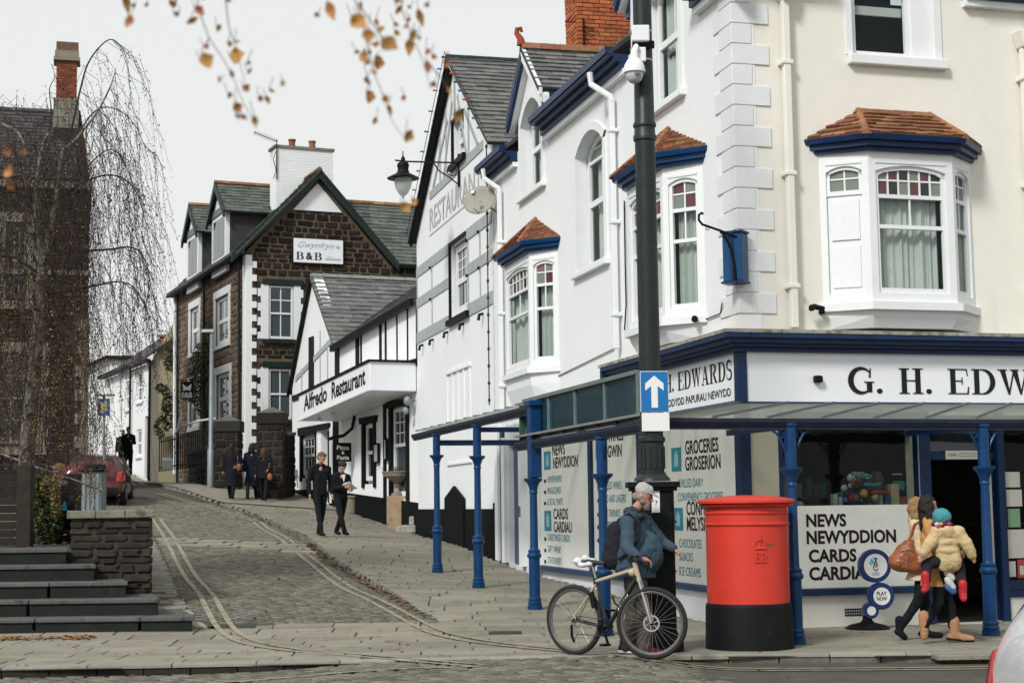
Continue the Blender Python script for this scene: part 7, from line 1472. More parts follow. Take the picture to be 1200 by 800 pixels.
# ================================================================ overhanging branch in the foreground
random.seed(9); ob = thing('overhanging_branch', 'out-of-focus autumn branch with ochre leaves hanging into the top of the view', 'branch', at(430, -60, 3.0)); DRYT = M('near_twig', (.10, .06, .04), .8)
def leafshape(px, py, w, h, ang, Y):
    c = at(px, py, Y); s = Y / 1870; a = math.radians(ang); ax = Vector((math.sin(a), ru(-.25, .25), math.cos(a))); ay = Vector((math.cos(a), ru(-.5, .5), -math.sin(a))); L, Wd = h * s / 2, w * s / 2
    out = [(-1, 0), (-.75, .55), (-.35, .95), (.1, .8), (.5, .45), (1, 0), (.5, -.42), (.1, -.85), (-.35, -.9), (-.75, -.5)]
    mid = MB(); pts = [c + ax * L * p + ay * Wd * q + Vector((0, -.004 * (1 - abs(q)) * 1, 0)) for p, q in out]; n = len(out); cc2 = c + Vector((0, .003, 0)); mid.add([cc2] + pts + [p + Vector((0, .0012, 0)) for p in [cc2] + pts], [(0, i + 1, (i + 1) % n + 1) for i in range(n)] + [(n + 1, n + 2 + (i + 1) % n, n + 2 + i) for i in range(n)]); mid.build('leaf', LEAFO, ob); return c - ax * L
LV = [(388, 14, 12, 24, 160), (421, 26, 20, 22, 130), (432, 43, 15, 18, 175), (457, 52, 20, 22, 125), (426, 65, 11, 17, 10), (445, 74, 16, 12, 100), (480, 56, 11, 20, 185), (485, 42, 17, 9, 110), (493, 22, 9, 22, 165), (468, 12, 13, 6, 130), (502, 78, 18, 8, 80), (502, 61, 10, 6, 120), (435, 114, 17, 11, 100), (452, 116, 9, 9, 30), (457, 130, 6, 14, 165), (480, 160, 15, 11, 120), (508, 99, 8, 7, 0), (423, 7, 4, 14, 0), (149, 6, 9, 24, 170), (151, 26, 12, 16, 200), (234, 12, 14, 10, 40), (226, 25, 15, 7, 140), (243, 70, 20, 16, 60), (278, 65, 22, 17, 80), (257, 33, 11, 6, 100), (272, 87, 6, 8, 0), (289, 103, 9, 10, 40), (279, 127, 12, 13, 150), (299, 143, 8, 14, 170), (314, 118, 6, 11, 160), (270, 112, 8, 6, 120), (10, 200, 10, 16, 20), (9, 178, 9, 10, 60), (202, 4, 10, 7, 60), (268, 0, 8, 6, 30), (257, 93, 4, 9, 0), (432, 97, 5, 10, 160), (527, 107, 5, 10, 150), (537, 135, 11, 15, 20), (476, 243, 11, 14, 130), (486, 236, 9, 8, 60)]
ends = []
LV = [(a_, b_, c_ * 1.15, d_ * 1.15, e_) for a_, b_, c_, d_, e_ in LV]
for _ in range(46):
    b_ = random.choice(LV[:36]); LV.append((b_[0] + ru(-22, 22), b_[1] + ru(-24, 24), ru(4, 9), ru(5, 12), ru(0, 360)))
for (px, py, w, h, a) in LV: Y = ru(2.6, 3.3) if px > 60 else 3.0; ends.append((leafshape(px, py, w, h, a, Y), px, py, Y))
def spray(pts, r=.0014): Y = 3.0; MB().tube([at(x, y, Y) for x, y in pts], [r * (1 - .6 * i / (len(pts) - 1)) for i in range(len(pts))], 5).build('twig', DRYT, ob)
for pts in ([(395, -40), (418, 5), (425, 30), (432, 60), (440, 90), (450, 115), (458, 140), (475, 165)], [(480, -40), (470, 10), (482, 40), (495, 70), (505, 105)], [(420, 5), (445, 40), (460, 55)], [(145, -40), (148, 0), (151, 25)], [(230, -40), (232, 10), (245, 45), (262, 70), (275, 95), (285, 120), (299, 145)], [(262, -20), (268, 30), (278, 62), (288, 100)], [(205, -30), (206, 5), (203, 8)], [(245, 45), (236, 60), (243, 75)], [(505, 78), (520, 95), (535, 130)]): spray(pts)
for (p, px, py, Y) in ends: MB().tube([p, p + Vector((ru(-.01, .01), 0, ru(.015, .03)))], .0007, 4).build('stalk', DRYT, ob)
# ================================================================ people
SKIN = M('skin', (.50, .27, .19), .55, .06, 20, .05); SKIND = M('skin_ruddy', (.45, .21, .15), .55, .08, 20, .05)
def cloth(n, c, r=.85, v=.15): return M(n, c, r, v, 14, .3, 60, spec=.12)
FOLDS = bpy.data.textures.new('folds', 'CLOUDS'); FOLDS.noise_scale = .085; FOLDS.noise_depth = 2
LOCKS = bpy.data.textures.new('locks', 'CLOUDS'); LOCKS.noise_scale = .04; LOCKS.noise_depth = 1
def V3(*a): return Vector(a)
class Person:
    def __init__(s, label, root, sc_face=(1, 0), H=1.75, vox=.009, name='person', cat='person', group=None, yaw=0):
        s.o = Vector(root); s.t = thing(name, label, cat, root, group); s.vox = vox; s.b = MB(); s.cy, s.sy = math.cos(yaw), math.sin(yaw)
    def p(s, v): return Vector((s.o.x + v[0] * s.cy - v[1] * s.sy, s.o.y + v[0] * s.sy + v[1] * s.cy, s.o.z + v[2]))
    def done(s, mb, name, mat, parent=None, vox=None, sm=4, label=None, disp=None):
        ob = mb.build(name, mat, parent or s.t, label, smooth=2); v = vox or s.vox
        r = ob.modifiers.new('r', 'REMESH'); r.mode = 'VOXEL'; r.voxel_size = v; r.use_smooth_shade = True
        if sm: m = ob.modifiers.new('s', 'SMOOTH'); m.iterations = sm; m.factor = .5
        if disp is None and name != 'body' and v < .02 and 'boot' not in name and 'shoe' not in name: disp = .028
        if name == 'hair' and v < .02: disp = .03
        if disp:
            m = ob.modifiers.new('d', 'DISPLACE'); m.texture = FOLDS if name != 'hair' else LOCKS; m.texture_coords = 'LOCAL'; m.strength = disp; m.mid_level = .5
        return ob
    def chain(s, mb, pts, rr, n=12):
        for i in range(len(pts) - 1): mb.cap(s.p(pts[i]), s.p(pts[i + 1]), rr[i], rr[i + 1], n)
    def ell(s, mb, c, r, f=None):
        R = None
        if f is not None: a = math.atan2(f[1], f[0]); R = (Matrix.Rotation(a + math.atan2(s.sy, s.cy), 3, 'Z') @ Matrix.Rotation(-(f[2] if len(f) > 2 else 0), 3, 'Y'))
        mb.ell(s.p(c), r[0], r[1], r[2], 16, 12, R)
    def head(s, c, f, k=1.0, hair=None, skin=SKIN):
        """c head centre, f facing (x,y,pitch)"""
        a = math.atan2(f[1], f[0]); pt = f[2] if len(f) > 2 else 0; R = Matrix.Rotation(a, 3, 'Z') @ Matrix.Rotation(-pt, 3, 'Y'); s.hR = R; s.hc = c; s.hk = k
        L = lambda x, y, z: tuple(Vector(c) + R @ Vector((x, y, z)) * k)
        s.ell(s.b, L(0, 0, .025), (.094 * k, .074 * k, .095 * k), f); s.ell(s.b, L(.022, 0, -.045), (.066 * k, .056 * k, .068 * k), f); s.ell(s.b, L(.05, 0, -.085), (.03 * k, .028 * k, .022 * k), f)
        s.b.cap(s.p(L(.088, 0, .015)), s.p(L(.108, 0, -.018)), .010 * k, .015 * k, 8)
        for y in (-.075, .075): s.ell(s.b, L(-.008, y, -.005), (.02 * k, .01 * k, .032 * k), f)
        s.b.cap(s.p(L(.084, -.02, -.052)), s.p(L(.084, .02, -.052)), .008 * k, .008 * k, 8)
        s.L = L
        for y in (-.032, .032): MB().ell(s.p(L(.084, y, .016)), .010 * k).build('eye', M('eye_dark', (.03, .02, .015), .3), s.t, smooth=2)
        for y in (-.032, .032): MB().cap(s.p(L(.086, y - .014, .04)), s.p(L(.086, y + .014, .04)), .004 * k, .004 * k, 6).build('eyebrow', M('brow', (.08, .05, .03), .8), s.t)
    def hand(s, wr, d, up, curl=.6, k=1.0, side=1):
        wr = Vector(wr); d = Vector(d).normalized(); up = Vector(up); sd_ = d.cross(up).normalized() * side; up = sd_.cross(d).normalized() * side
        s.b.cap(s.p(wr), s.p(wr + d * .05 * k), .026 * k, .03 * k); 
        for j in (-1, 1): s.b.cap(s.p(wr + d * .03 * k + sd_ * .018 * j * k), s.p(wr + d * .075 * k + sd_ * .024 * j * k), .018 * k, .015 * k)
        for i, L in enumerate((.07, .08, .075, .058)):
            b = wr + d * .082 * k + sd_ * (.03 - .02 * i) * k; p = b; dd = d.copy(); r = .0095 * k
            for j in range(3):
                ang = curl * (.5 + .35 * j); dd = (dd * math.cos(ang * .6) - up * math.sin(ang * .6)).normalized(); q = p + dd * L * k * (.42, .33, .25)[j]; s.b.cap(s.p(p), s.p(q), r, r * .9, 8); p = q; r *= .9
        t0 = wr + d * .03 * k + sd_ * .028 * k; t1 = t0 + (d * .6 + sd_ * .7 - up * .3).normalized() * .04 * k; t2 = t1 + (d * .9 - up * .4 * curl).normalized() * .032 * k
        s.b.cap(s.p(t0), s.p(t1), .013 * k, .011 * k, 8); s.b.cap(s.p(t1), s.p(t2), .011 * k, .009 * k, 8)
    def shoe(s, an, toe, mat, sole=None, h=.09, w=.045, boot=0):
        an = Vector(an); toe = Vector(toe); m = MB(); heel = an + (an - toe).normalized() * .05; heel.z = min(an.z - .03, heel.z); d = (toe - heel)
        m.cap(s.p(heel + V3(0, 0, .0)), s.p(heel + d * .55 + V3(0, 0, .005)), w * .85, w * .9); m.cap(s.p(heel + d * .5), s.p(toe - d.normalized() * .03), w * .95, w * .8); m.cap(s.p(an + V3(0, 0, .01)), s.p(heel + d * .3 + V3(0, 0, .02)), w * .9, w)
        if boot: m.cap(s.p(an + V3(0, 0, boot)), s.p(an), w * 1.25, w * 1.1)
        o = s.done(m, 'boot' if boot else 'shoe', mat, vox=max(s.vox, .008), sm=2)
        if sole:
            q = MB(); u = d.normalized(); sd = Vector((-u.y, u.x, 0)); P_ = [heel - u * .04 + V3(0, 0, -w * .85), toe + V3(0, 0, -w * .6)]
            q.box8([s.p(P_[0] - sd * w * .8), s.p(P_[0] + sd * w * .8), s.p(P_[1] + sd * w * .7), s.p(P_[1] - sd * w * .7), s.p(P_[0] - sd * w * .85 + V3(0, 0, .028)), s.p(P_[0] + sd * w * .85 + V3(0, 0, .028)), s.p(P_[1] + sd * w * .8 + V3(0, 0, .022)), s.p(P_[1] - sd * w * .8 + V3(0, 0, .022))]); q.build('sole', sole, o, bevel=.008)
    def core(s, J):
        """one continuous body through all joints"""
        c, b = s.chain, s.b
        c(b, [J['head'], J['neck'], J['chest']], [.05, .05, .07]); c(b, [J['chest'], J['pelvis']], [.075, .075])
        for q in 'ab': c(b, [J['sh' + q], J['el' + q], J['wr' + q]], [.04, .034, .025]); c(b, [J['chest'], J['sh' + q]], [.06, .04]); c(b, [J['pelvis'], J['hip' + q]], [.07, .06]); c(b, [J['hip' + q], J['kn' + q], J['an' + q]], [.06, .045, .033])
    def legs(s, J, mat, r=(.095, .068, .052), name='trousers', top=None, wr=1.0):
        m = MB()
        for q in 'ab': s.chain(m, [J['hip' + q], J['kn' + q], J['an' + q]], r); s.chain(m, [J['pelvis'], J['hip' + q]], [r[0] * 1.15, r[0]])
        return s.done(m, name, mat)
    def top(s, J, mat, body=(.15, .15), arm=(.062, .052, .04), hem=None, hemr=.17, name='jacket', extra=None, belly=None):
        m = MB(); ch, pe = Vector(J['chest']), Vector(J['pelvis'])
        for t in np.linspace(0, 1, 6):
            c = ch.lerp(pe, t); r = body[0] + (body[1] - body[0]) * t
            for q in (-1, 1):
                a = (Vector(J['sha']) - Vector(J['shb'])); a.z = 0; a = a.normalized() * (r * .42); m.ell(s.p(c + a * q), r * .78, r * .78, .12, 14, 10)
            m.ell(s.p(c), r * .8, r * .8, .12, 14, 10)
        for q in 'ab': s.chain(m, [J['chest'], J['sh' + q]], [body[0] * .75, arm[0] * 1.1]); s.chain(m, [J['sh' + q], J['el' + q], J['wr' + q]], arm); s.chain(m, [J['neck'], J['sh' + q]], [.06, arm[0]])
        if belly: s.ell(m, belly[0], belly[1])
        if hem is not None:
            a = (Vector(J['sha']) - Vector(J['shb'])); a.z = 0; a = a.normalized(); h = Vector(hem)
            b_ = Vector((-a.y, a.x, 0)); n = 24; vs = []; rings = [(pe + V3(0, 0, .06), body[1] * .9), (pe, body[1]), (pe.lerp(h, .5), (body[1] + hemr) / 2), (h, hemr)]
            for c, r in rings: vs += [s.p(c + a * r * 1.12 * math.cos(2 * math.pi * k / n) + b_ * r * .88 * math.sin(2 * math.pi * k / n)) for k in range(n)]
            m.add(vs, [[i * n + k, i * n + (k + 1) % n, (i + 1) * n + (k + 1) % n, (i + 1) * n + k] for i in range(3) for k in range(n)] + [list(range(n)), list(range(3 * n, 4 * n))])
        if extra: extra(m)
        return s.done(m, name, mat)
    def hair(s, mat, kind='short', name='hair', vox=None):
        m = MB(); L = s.L; k = s.hk; f = None
        def E(x, y, z, r): m.ell(s.p(L(x, y, z)), r[0] * k, r[1] * k, r[2] * k, 14, 10, s.hR if not s.sy else Matrix.Rotation(math.atan2(s.sy, s.cy), 3, 'Z') @ s.hR)
        E(-.018, 0, .05, (.096, .083, .088)); E(-.04, 0, .0, (.075, .08, .08))
        if kind == 'short': E(.04, 0, .1, (.055, .06, .035))
        if kind == 'curly':
            for i in range(16): a = i * .7; E(-.01 + .06 * math.cos(a), .06 * math.sin(a), .08 + .03 * math.sin(a * 2.3), (.035, .035, .035))
        if kind in ('bob', 'long'):
            n = 5 if kind == 'bob' else 9
            for y in (-.06, 0, .06):
                for i in range(n): E(-.045 + (.01 * i if y else 0) * .5, y * (1.1 + .05 * i), -.02 - .03 * i, (.05, .04, .045))
            for y in (-.07, .07): 
                for i in range(4): E(.01, y, .03 - .03 * i, (.035, .022, .035))
        return s.done(m, name, mat, vox=max(s.vox, .008))
    def body(s, skin=SKIN): return s.done(s.b, 'body', skin, vox=s.vox * .85, sm=2)
BLK = cloth('black_cloth', (.010, .011, .014)); BLK2 = cloth('charcoal_cloth', (.018, .019, .024)); DKH = M('dark_hair', (.015, .011, .009), .6, .3, 60, .4); 
# --- man with bicycle
mr = gp(748, 757); mr = Vector((mr.x - .03, 16.86, 0)); man = Person('bearded man in grey cap and slate-blue jacket holding a mountain bike by the kerb', mr, vox=.009)
J = dict(head=(.03, -.02, 1.60), neck=(-.07, 0, 1.50), chest=(-.07, 0, 1.27), pelvis=(-.08, 0, .90), sha=(-.15, -.19, 1.38), ela=(-.17, -.32, 1.12), wra=(-.06, -.44, 1.02), shb=(.06, .17, 1.37), elb=(.23, .2, 1.16), wrb=(.34, .14, 1.10), hipa=(-.09, -.1, .86), kna=(.0, -.13, .47), ana=(.0, -.14, .10), hipb=(-.08, .1, .86), knb=(-.08, .12, .47), anb=(-.17, .12, .10))
man.head((.03, -.02, 1.645), (1, -.35, -.3), skin=SKIND); man.core(J); man.hand((-.045, -.45, 1.015), (.8, .1, -.25), (0, .1, 1), 1.5, side=-1); man.hand((.35, .135, 1.09), (.7, -.1, -.55), (.4, 0, .9), .7)
man.legs(J, cloth('brown_trousers', (.075, .062, .052)), (.115, .085, .078)); JK = cloth('slate_jacket', (.040, .068, .092), .7, .2)
man.top(J, JK, (.175, .21), (.08, .07, .05), hem=(-.05, 0, .80), hemr=.215, belly=((.03, -.02, 1.05), (.20, .19, .24)))
m = MB(); man.chain(m, [(-.12, -.08, 1.47), (-.08, .08, 1.47)], [.07, .07]); man.chain(m, [(-.02, -.1, 1.44), (.03, .05, 1.43)], [.035, .035]); man.done(m, 'collar', cloth('dark_collar', (.03, .045, .06)))
m = MB(); E_ = man.L
for x, y, z, r in ((.05, 0, -.075, .05), (.06, 0, -.1, .04), (.02, -.055, -.05, .035), (.02, .055, -.05, .035), (.065, 0, -.05, .03), (-.02, -.062, -.02, .03), (-.02, .062, -.02, .03), (-.07, 0, -.02, .05)): m.ell(man.p(E_(x, y, z)), r)
man.done(m, 'beard', M('grey_beard', (.22, .20, .18), .9, .3, 60, .5), vox=.008)
m = MB(); CAPM = cloth('grey_cap', (.36, .36, .34))
m.ell(man.p(E_(-.01, 0, .065)), .102, .088, .078, 20, 12, man.hR); co_ = man.done(m, 'cap', CAPM, vox=.007)
m = MB(); m.add([man.p(E_(*q)) for q in ((.06, -.07, .055), (.06, .07, .055), (.13, .055, .04), (.165, 0, .03), (.13, -.055, .04), (.06, -.07, .067), (.06, .07, .067), (.13, .055, .05), (.165, 0, .04), (.13, -.055, .05))], [(0, 1, 2, 3, 4), (9, 8, 7, 6, 5), (0, 4, 9, 5), (4, 3, 8, 9), (3, 2, 7, 8), (2, 1, 6, 7), (1, 0, 5, 6)]).build('cap_peak', CAPM, co_, bevel=.003)
man.shoe((.0, -.14, .09), (.20, -.20, .035), cloth('burgundy_shoe', (.08, .012, .02)), PLAST, w=.05); man.shoe((-.17, .12, .09), (.03, .08, .035), MATS['burgundy_shoe'], PLAST, w=.05); man.body(SKIND)
BPK = thing('backpack', 'black backpack worn by the bearded man with the bike', 'backpack', man.p((-.3, 0, 1.1)))
m = MB(); man.chain(m, [(-.25, -.02, 1.30), (-.27, -.01, 1.0)], [.105, .125]); man.chain(m, [(-.31, -.02, 1.15), (-.33, -.01, .98)], [.08, .09]); m2 = man.done(m, 'bag_body', BLK2, parent=BPK, vox=.01)
MB().tube([man.p(q) for q in ((-.25, -.17, 1.40), (-.14, -.25, 1.47), (-.03, -.24, 1.36), (-.04, -.235, 1.2), (-.14, -.24, 1.08), (-.26, -.2, 1.0))], .016, 6).build('strap', BLK2, BPK, smooth=True)
# --- bicycle
rh = at(673, 719, 17.0); rh = Vector((rh.x, 17.0, .37)); fhp = at(764, 728, 16.38); fh = Vector((fhp.x, 16.38, .36 - .0)); bd = (fh - rh); bd.z = 0; WB = bd.length; bd.normalize(); bs = Vector((bd.y, -bd.x, 0))
bk = thing('bicycle', 'black and cream mountain bicycle with disc brake and plastic bag over its saddle', 'bicycle', (rh.x, rh.y, 0)); WR = .365
def wheel(c, d, side_):
    ax = Vector((d.y, -d.x, 0)); d = d.normalized(); ax.normalize(); up = Vector((0, 0, 1)); pts = lambda r, o=0, n=48: [c + (d * math.cos(t) + up * math.sin(t)) * r + ax * o for t in np.linspace(0, 2 * math.pi, n + 1)]
    w = MB().tube([c - ax * .03, c + ax * .03], [.022, .022], 12).build('wheel', BLACKP, bk, smooth=True)
    MB().tube(pts(WR - .026), .027, 10, cap=False).build('tyre', RUBBER, w, smooth=2)
    rm = MB()
    for (r0, o) in ((WR - .05, .012), (WR - .05, -.012)): rm.tube(pts(r0, o), .008, 6, cap=False)
    rm.tube(pts(WR - .062), .010, 6, cap=False).build('rim', M('rim_silver', (.16, .15, .145), .4, .15, 9, .1, metal=.4), w, smooth=2)
    sp = MB()
    for k in range(28): t = 2 * math.pi * k / 28; o = .022 if k % 2 else -.022; e = t + (.35 if k % 4 < 2 else -.35); sp.tube([c + (d * math.cos(e) + up * math.sin(e)) * .024 + ax * o, c + (d * math.cos(t) + up * math.sin(t)) * (WR - .06)], .0016, 4, cap=False)
    sp.build('spokes', STEEL, w); dsc = MB(); n = 28; 
    for k in range(n): t0, t1 = 2 * math.pi * k / n, 2 * math.pi * (k + 1) / n; q = [c + ax * .032 * side_ + (d * math.cos(t) + up * math.sin(t)) * r for r, t in ((.068, t0), (.085, t0), (.085, t1), (.068, t1))]; dsc.prism(q, ax * .002)
    for k in range(6): t = math.pi * k / 3; dsc.bar(c + ax * .032 * side_ + (d * math.cos(t) + up * math.sin(t)) * .02, c + ax * .032 * side_ + (d * math.cos(t + .4) + up * math.sin(t + .4)) * .07, .008, .002, tuple(ax))
    dsc.build('brake_disc', M('disc_steel', (.5, .49, .47), .3, .05, 9, 0, metal=.6), w); return w
fd = Vector((math.cos(math.radians(-14)), math.sin(math.radians(-14)), 0)); fh.z = WR; rh.z = WR
wheel(rh, bd, -1); wheel(fh, fd, 1 if Vector((fd.y, -fd.x, 0)).y < 0 else -1)
L2 = lambda a, z, o=0: rh + bd * a + Vector((0, 0, z - WR)) + bs * o
BBp = L2(.43, .30); ST = L2(.29, .80); HT = L2(WB - .20, .94); HB = L2(WB - .145, .80); CREAMP = M('frame_cream', (.40, .34, .24), .35, .05, 4, 0, coat=.5); FBL = M('frame_black', (.015, .015, .016), .3, .1, 4, 0, coat=.5)
fr1 = MB().tube([ST - Vector((0, 0, .03)), HT.lerp(HB, .25)], [.018, .022], 12).tube([L2(0, WR, .05), ST - Vector((0, 0, .06))], .010, 8).tube([L2(0, WR, -.05), ST - Vector((0, 0, .06))], .010, 8).build('top_tube', CREAMP, bk, smooth=True)
MB().tube([BBp, HB.lerp(HT, .25)], [.024, .027], 12).tube([BBp, ST], [.018, .016], 12).tube([L2(0, WR, .055), BBp + bs * .03], .010, 8).tube([L2(0, WR, -.055), BBp - bs * .03], .010, 8).tube([BBp + bs * .04, BBp - bs * .04], .025, 12).build('down_tube', FBL, bk, smooth=True)
MB().tube([HB - Vector((0, 0, .02)), HT + Vector((0, 0, .03))], .026, 14).ell(HT.lerp(HB, .5) - bd * .05, .05, .04, .045).build('head_tube', CREAMP, bk, smooth=True)
fx = Vector((fd.y, -fd.x, 0)); 
for q in (-1, 1): MB().tube([fh + fx * .055 * q, fh + fx * .055 * q + (HB - fh) * .45, fh + fx * .05 * q + (HB - fh) * .98], [.017, .019, .016], 10).build('fork_leg', STEEL, bk, smooth=True)
MB().tube([HB + fx * .06 - Vector((0, 0, .05)), HB - fx * .06 - Vector((0, 0, .05))], .02, 8).build('fork_crown', FBL, bk, smooth=True)
hbz = HT + Vector((0, 0, .10)); hp = hbz + fd * .06
MB().tube([HT, hbz, hp], .015, 8).tube([hp + fx * .33 - fd * .05, hp + fx * .1, hp - fx * .1, hp - fx * .33 - fd * .05], .012, 8).build('handlebar', FBL, bk, smooth=True)
for q in (-1, 1): g_ = hp + fx * .27 * q - fd * .04; MB().tube([g_, g_ + fx * .1 * q - fd * .012], .019, 10).build('grip', RUBBER, bk, smooth=True); MB().tube([g_ - fx * .05 * q + fd * .02, g_ + fd * .07 - Vector((0, 0, .03)), g_ + fx * .07 * q + fd * .05 - Vector((0, 0, .04))], .006, 6).build('brake_lever', FBL, bk)
MB().tube([hp + fx * .2, hp + fd * .12 + Vector((0, 0, .02)), HB + fd * .06, fh + fx * .06 + Vector((0, 0, .1))], .004, 5).tube([hp - fx * .2, hp + fd * .1 - Vector((0, 0, .02)), HT - bd * .05, ST], .004, 5).build('brake_cable', BLACKP, bk)
sad = ST + Vector((0, 0, .16)) - bd * .05; MB().tube([ST, sad], .014, 8).build('seat_post', STEEL, bk, smooth=True)
m = MB(); m.cap(sad - bd * .10, sad + bd * .02, .05, .035).cap(sad, sad + bd * .15, .035, .018); so2 = m.build('saddle', FBL, bk, smooth=2); so2.modifiers.new('r', 'REMESH').mode = 'VOXEL'; so2.modifiers['r'].voxel_size = .009
m = MB(); random.seed(4)
for _ in range(16): m.ell(sad - bd * ru(.0, .17) + Vector((0, 0, ru(-.03, .05))) + bs * ru(-.06, .06), ru(.03, .06), ru(.03, .05), ru(.02, .045), 8, 6)
bg = tag(m.build('plastic_bag', M('carrier_bag', (.62, .64, .66), .35, .1, 25, .6, 40), smooth=2), 'crumpled white plastic bag covering the bicycle saddle', 'plastic bag'); r_ = bg.modifiers.new('r', 'REMESH'); r_.mode = 'VOXEL'; r_.voxel_size = .011; r_.use_smooth_shade = True
MB().tube([L2(.26, .66, .05), L2(.30, .50, .05)], .03, 10).tube([L2(.27, .72, -.02), L2(.26, .86, -.02)], .02, 8).tube([L2(.62, .48), L2(.52, .56), L2(.5, .62)], .01, 6).build('lock_and_light', BLACKP, bk)
pts = [BBp - bs * .055 + (bd * math.cos(t) + Vector((0, 0, 1)) * math.sin(t)) * .085 for t in np.linspace(0, 6.283, 25)]
pts = [p + bs * .11 for p in pts]; MB().tube(pts, .007, 6, cap=False).tube([BBp + bs * .055 + (bd * math.cos(t) + Vector((0, 0, 1)) * math.sin(t)) * .055 for t in np.linspace(0, 6.283, 21)], .007, 6, cap=False).tube([BBp - bs * .03, BBp + bs * .09], .014, 8).build('chainring', BLACKP, bk)
ca = BBp + bs * .08; pe_ = ca + bd * .06 - Vector((0, 0, .165)); cb2 = BBp - bs * .08; pf_ = cb2 - bd * .06 + Vector((0, 0, .165))
for a_, b_, q in ((ca, pe_, 1), (cb2, pf_, -1)): MB().bar(a_, b_, .018, .026, tuple(bs)).build('crank', BLACKP, bk); MB().bar(b_ + bs * q * .01, b_ + bs * q * .1, .08, .022, (0, 0, 1)).build('pedal', BLACKP, bk)
MB().tube([BBp + bs * .05 + Vector((0, 0, .085)), L2(0, WR + .045, .04)], .005, 5).tube([BBp + bs * .05 - Vector((0, 0, .085)), L2(.06, .22, .04), L2(.03, .15, .04), L2(-.01, .24, .04), L2(0, WR - .045, .04)], .005, 5).build('chain', M('chain', (.08, .07, .06), .5, metal=.5), bk)
for r in (.05, .04, .03): MB().tube([rh + bs * (.045 - (.05 - r)) + (bd * math.cos(t) + Vector((0, 0, 1)) * math.sin(t)) * r for t in np.linspace(0, 6.283, 20)], .004, 5, cap=False).build('sprocket', STEEL, bk)
MB().tube([L2(0, WR - .05, .05), L2(.0, .20, .05), L2(.03, .14, .05)], .016, 6).build('derailleur', BLACKP, bk)
text('BICYCLES', Fr(BBp, math.degrees(math.atan2(bd.x, bd.y)), 1), .0, 0, .01, .01, PLAST, bk, .0) if False else None
lt_ = MB()
for k in range(6): t = .38 + k * .055; p = BBp.lerp(HB, t) + bs * .0265; q = BBp.lerp(HB, t + .03) + bs * .0265; u = Vector((0, 0, .02)); lt_.add([p - u * .6 + bs * .002, q - u * .6 + bs * .002, q + u * .6 + bs * .002, p + u * .6 + bs * .002], [(0, 1, 2, 3)])
lt_.build('frame_lettering', PLAST, bk)
# --- two women and a child
w1r = Vector((gp(1059, 744).x, 18.4, 0)); w1 = Person('woman with wavy blonde hair and cream coat walking with a brown leather rucksack', w1r, vox=.009)
J = dict(head=(.06, 0, 1.45), neck=(.02, 0, 1.35), chest=(.06, 0, 1.15), pelvis=(.09, 0, .80), sha=(.02, -.15, 1.26), ela=(.04, -.22, 1.0), wra=(.22, -.16, .92), shb=(.08, .15, 1.26), elb=(.12, .2, 1.0), wrb=(.28, .12, .98), hipa=(.1, -.08, .78), kna=(.02, -.08, .43), ana=(-.2, -.08, .13), hipb=(.1, .08, .78), knb=(.14, .09, .42), anb=(.13, .09, .08))
w1.head((.07, 0, 1.47), (1, -.1, -.1)); w1.core(J); w1.hand((.23, -.16, .92), (1, 0, 0), (0, 0, 1), .8); w1.hand((.29, .12, .98), (1, 0, 0), (0, 0, 1), .8)
w1.legs(J, BLK, (.085, .06, .045), name='leggings'); w1.top(J, cloth('cream_coat', (.58, .45, .30), .9, .1), (.135, .145), (.068, .06, .05), hem=(.06, 0, .66), hemr=.18, name='coat')
w1.hair(M('blonde_hair', (.30, .18, .085), .6, .35, 40, .6), 'bob'); m = MB(); w1.chain(m, [(.02, -.06, 1.36), (.1, -.04, 1.33)], [.05, .045]); w1.chain(m, [(.02, .06, 1.36), (.1, .04, 1.33)], [.05, .045]); w1.done(m, 'scarf', cloth('green_scarf', (.02, .15, .09)))
m = MB(); m.tube([w1.p(w1.L(.085, y, .016)) for y in (-.055, -.03, 0, .03, .055)], .004, 5).build('glasses', BLACKP, w1.t)
w1.shoe((-.2, -.08, .12), (-.12, -.08, .01), BLK, w=.042, boot=.1); w1.shoe((.13, .09, .08), (.33, .07, .03), BLK, w=.042, boot=.1); w1.body()
RK = thing('leather_rucksack', 'tan brown leather rucksack slung on the back of the blonde woman', 'rucksack', w1.p((-.15, -.1, .9))); LM = M('tan_leather', (.26, .09, .035), .4, .15, 7, .3, coat=.2)
m = MB(); w1.chain(m, [(-.08, -.15, 1.06), (-.14, -.13, .93)], [.075, .12]); w1.chain(m, [(-.2, -.13, .88), (.02, -.15, .83)], [.11, .10]); w1.chain(m, [(-.12, -.14, .98), (.0, -.15, .88)], [.11, .12]); w1.done(m, 'bag_body', LM, parent=RK, vox=.011, sm=6)
MB().tube([w1.p(q) for q in ((-.08, -.17, 1.1), (-.02, -.22, 1.3), (.03, -.21, 1.33), (.06, -.22, 1.2), (.02, -.22, .95))], .014, 6).build('strap', LM, RK, smooth=True)
MB().tube([w1.p(q) for q in ((-.2, -.235, 1.0), (-.1, -.27, 1.03), (-.05, -.27, .99))], .005, 5).tube([w1.p(q) for q in ((-.12, -.275, .98), (-.14, -.28, .88), (-.16, -.275, .82))], .004, 4).build('zip', STEEL, RK)
w2r = Vector((gp(1094, 750).x, 17.9, 0)); w2 = Person('dark-haired woman in camel coat and tan ankle boots carrying a small child', w2r, vox=.009)
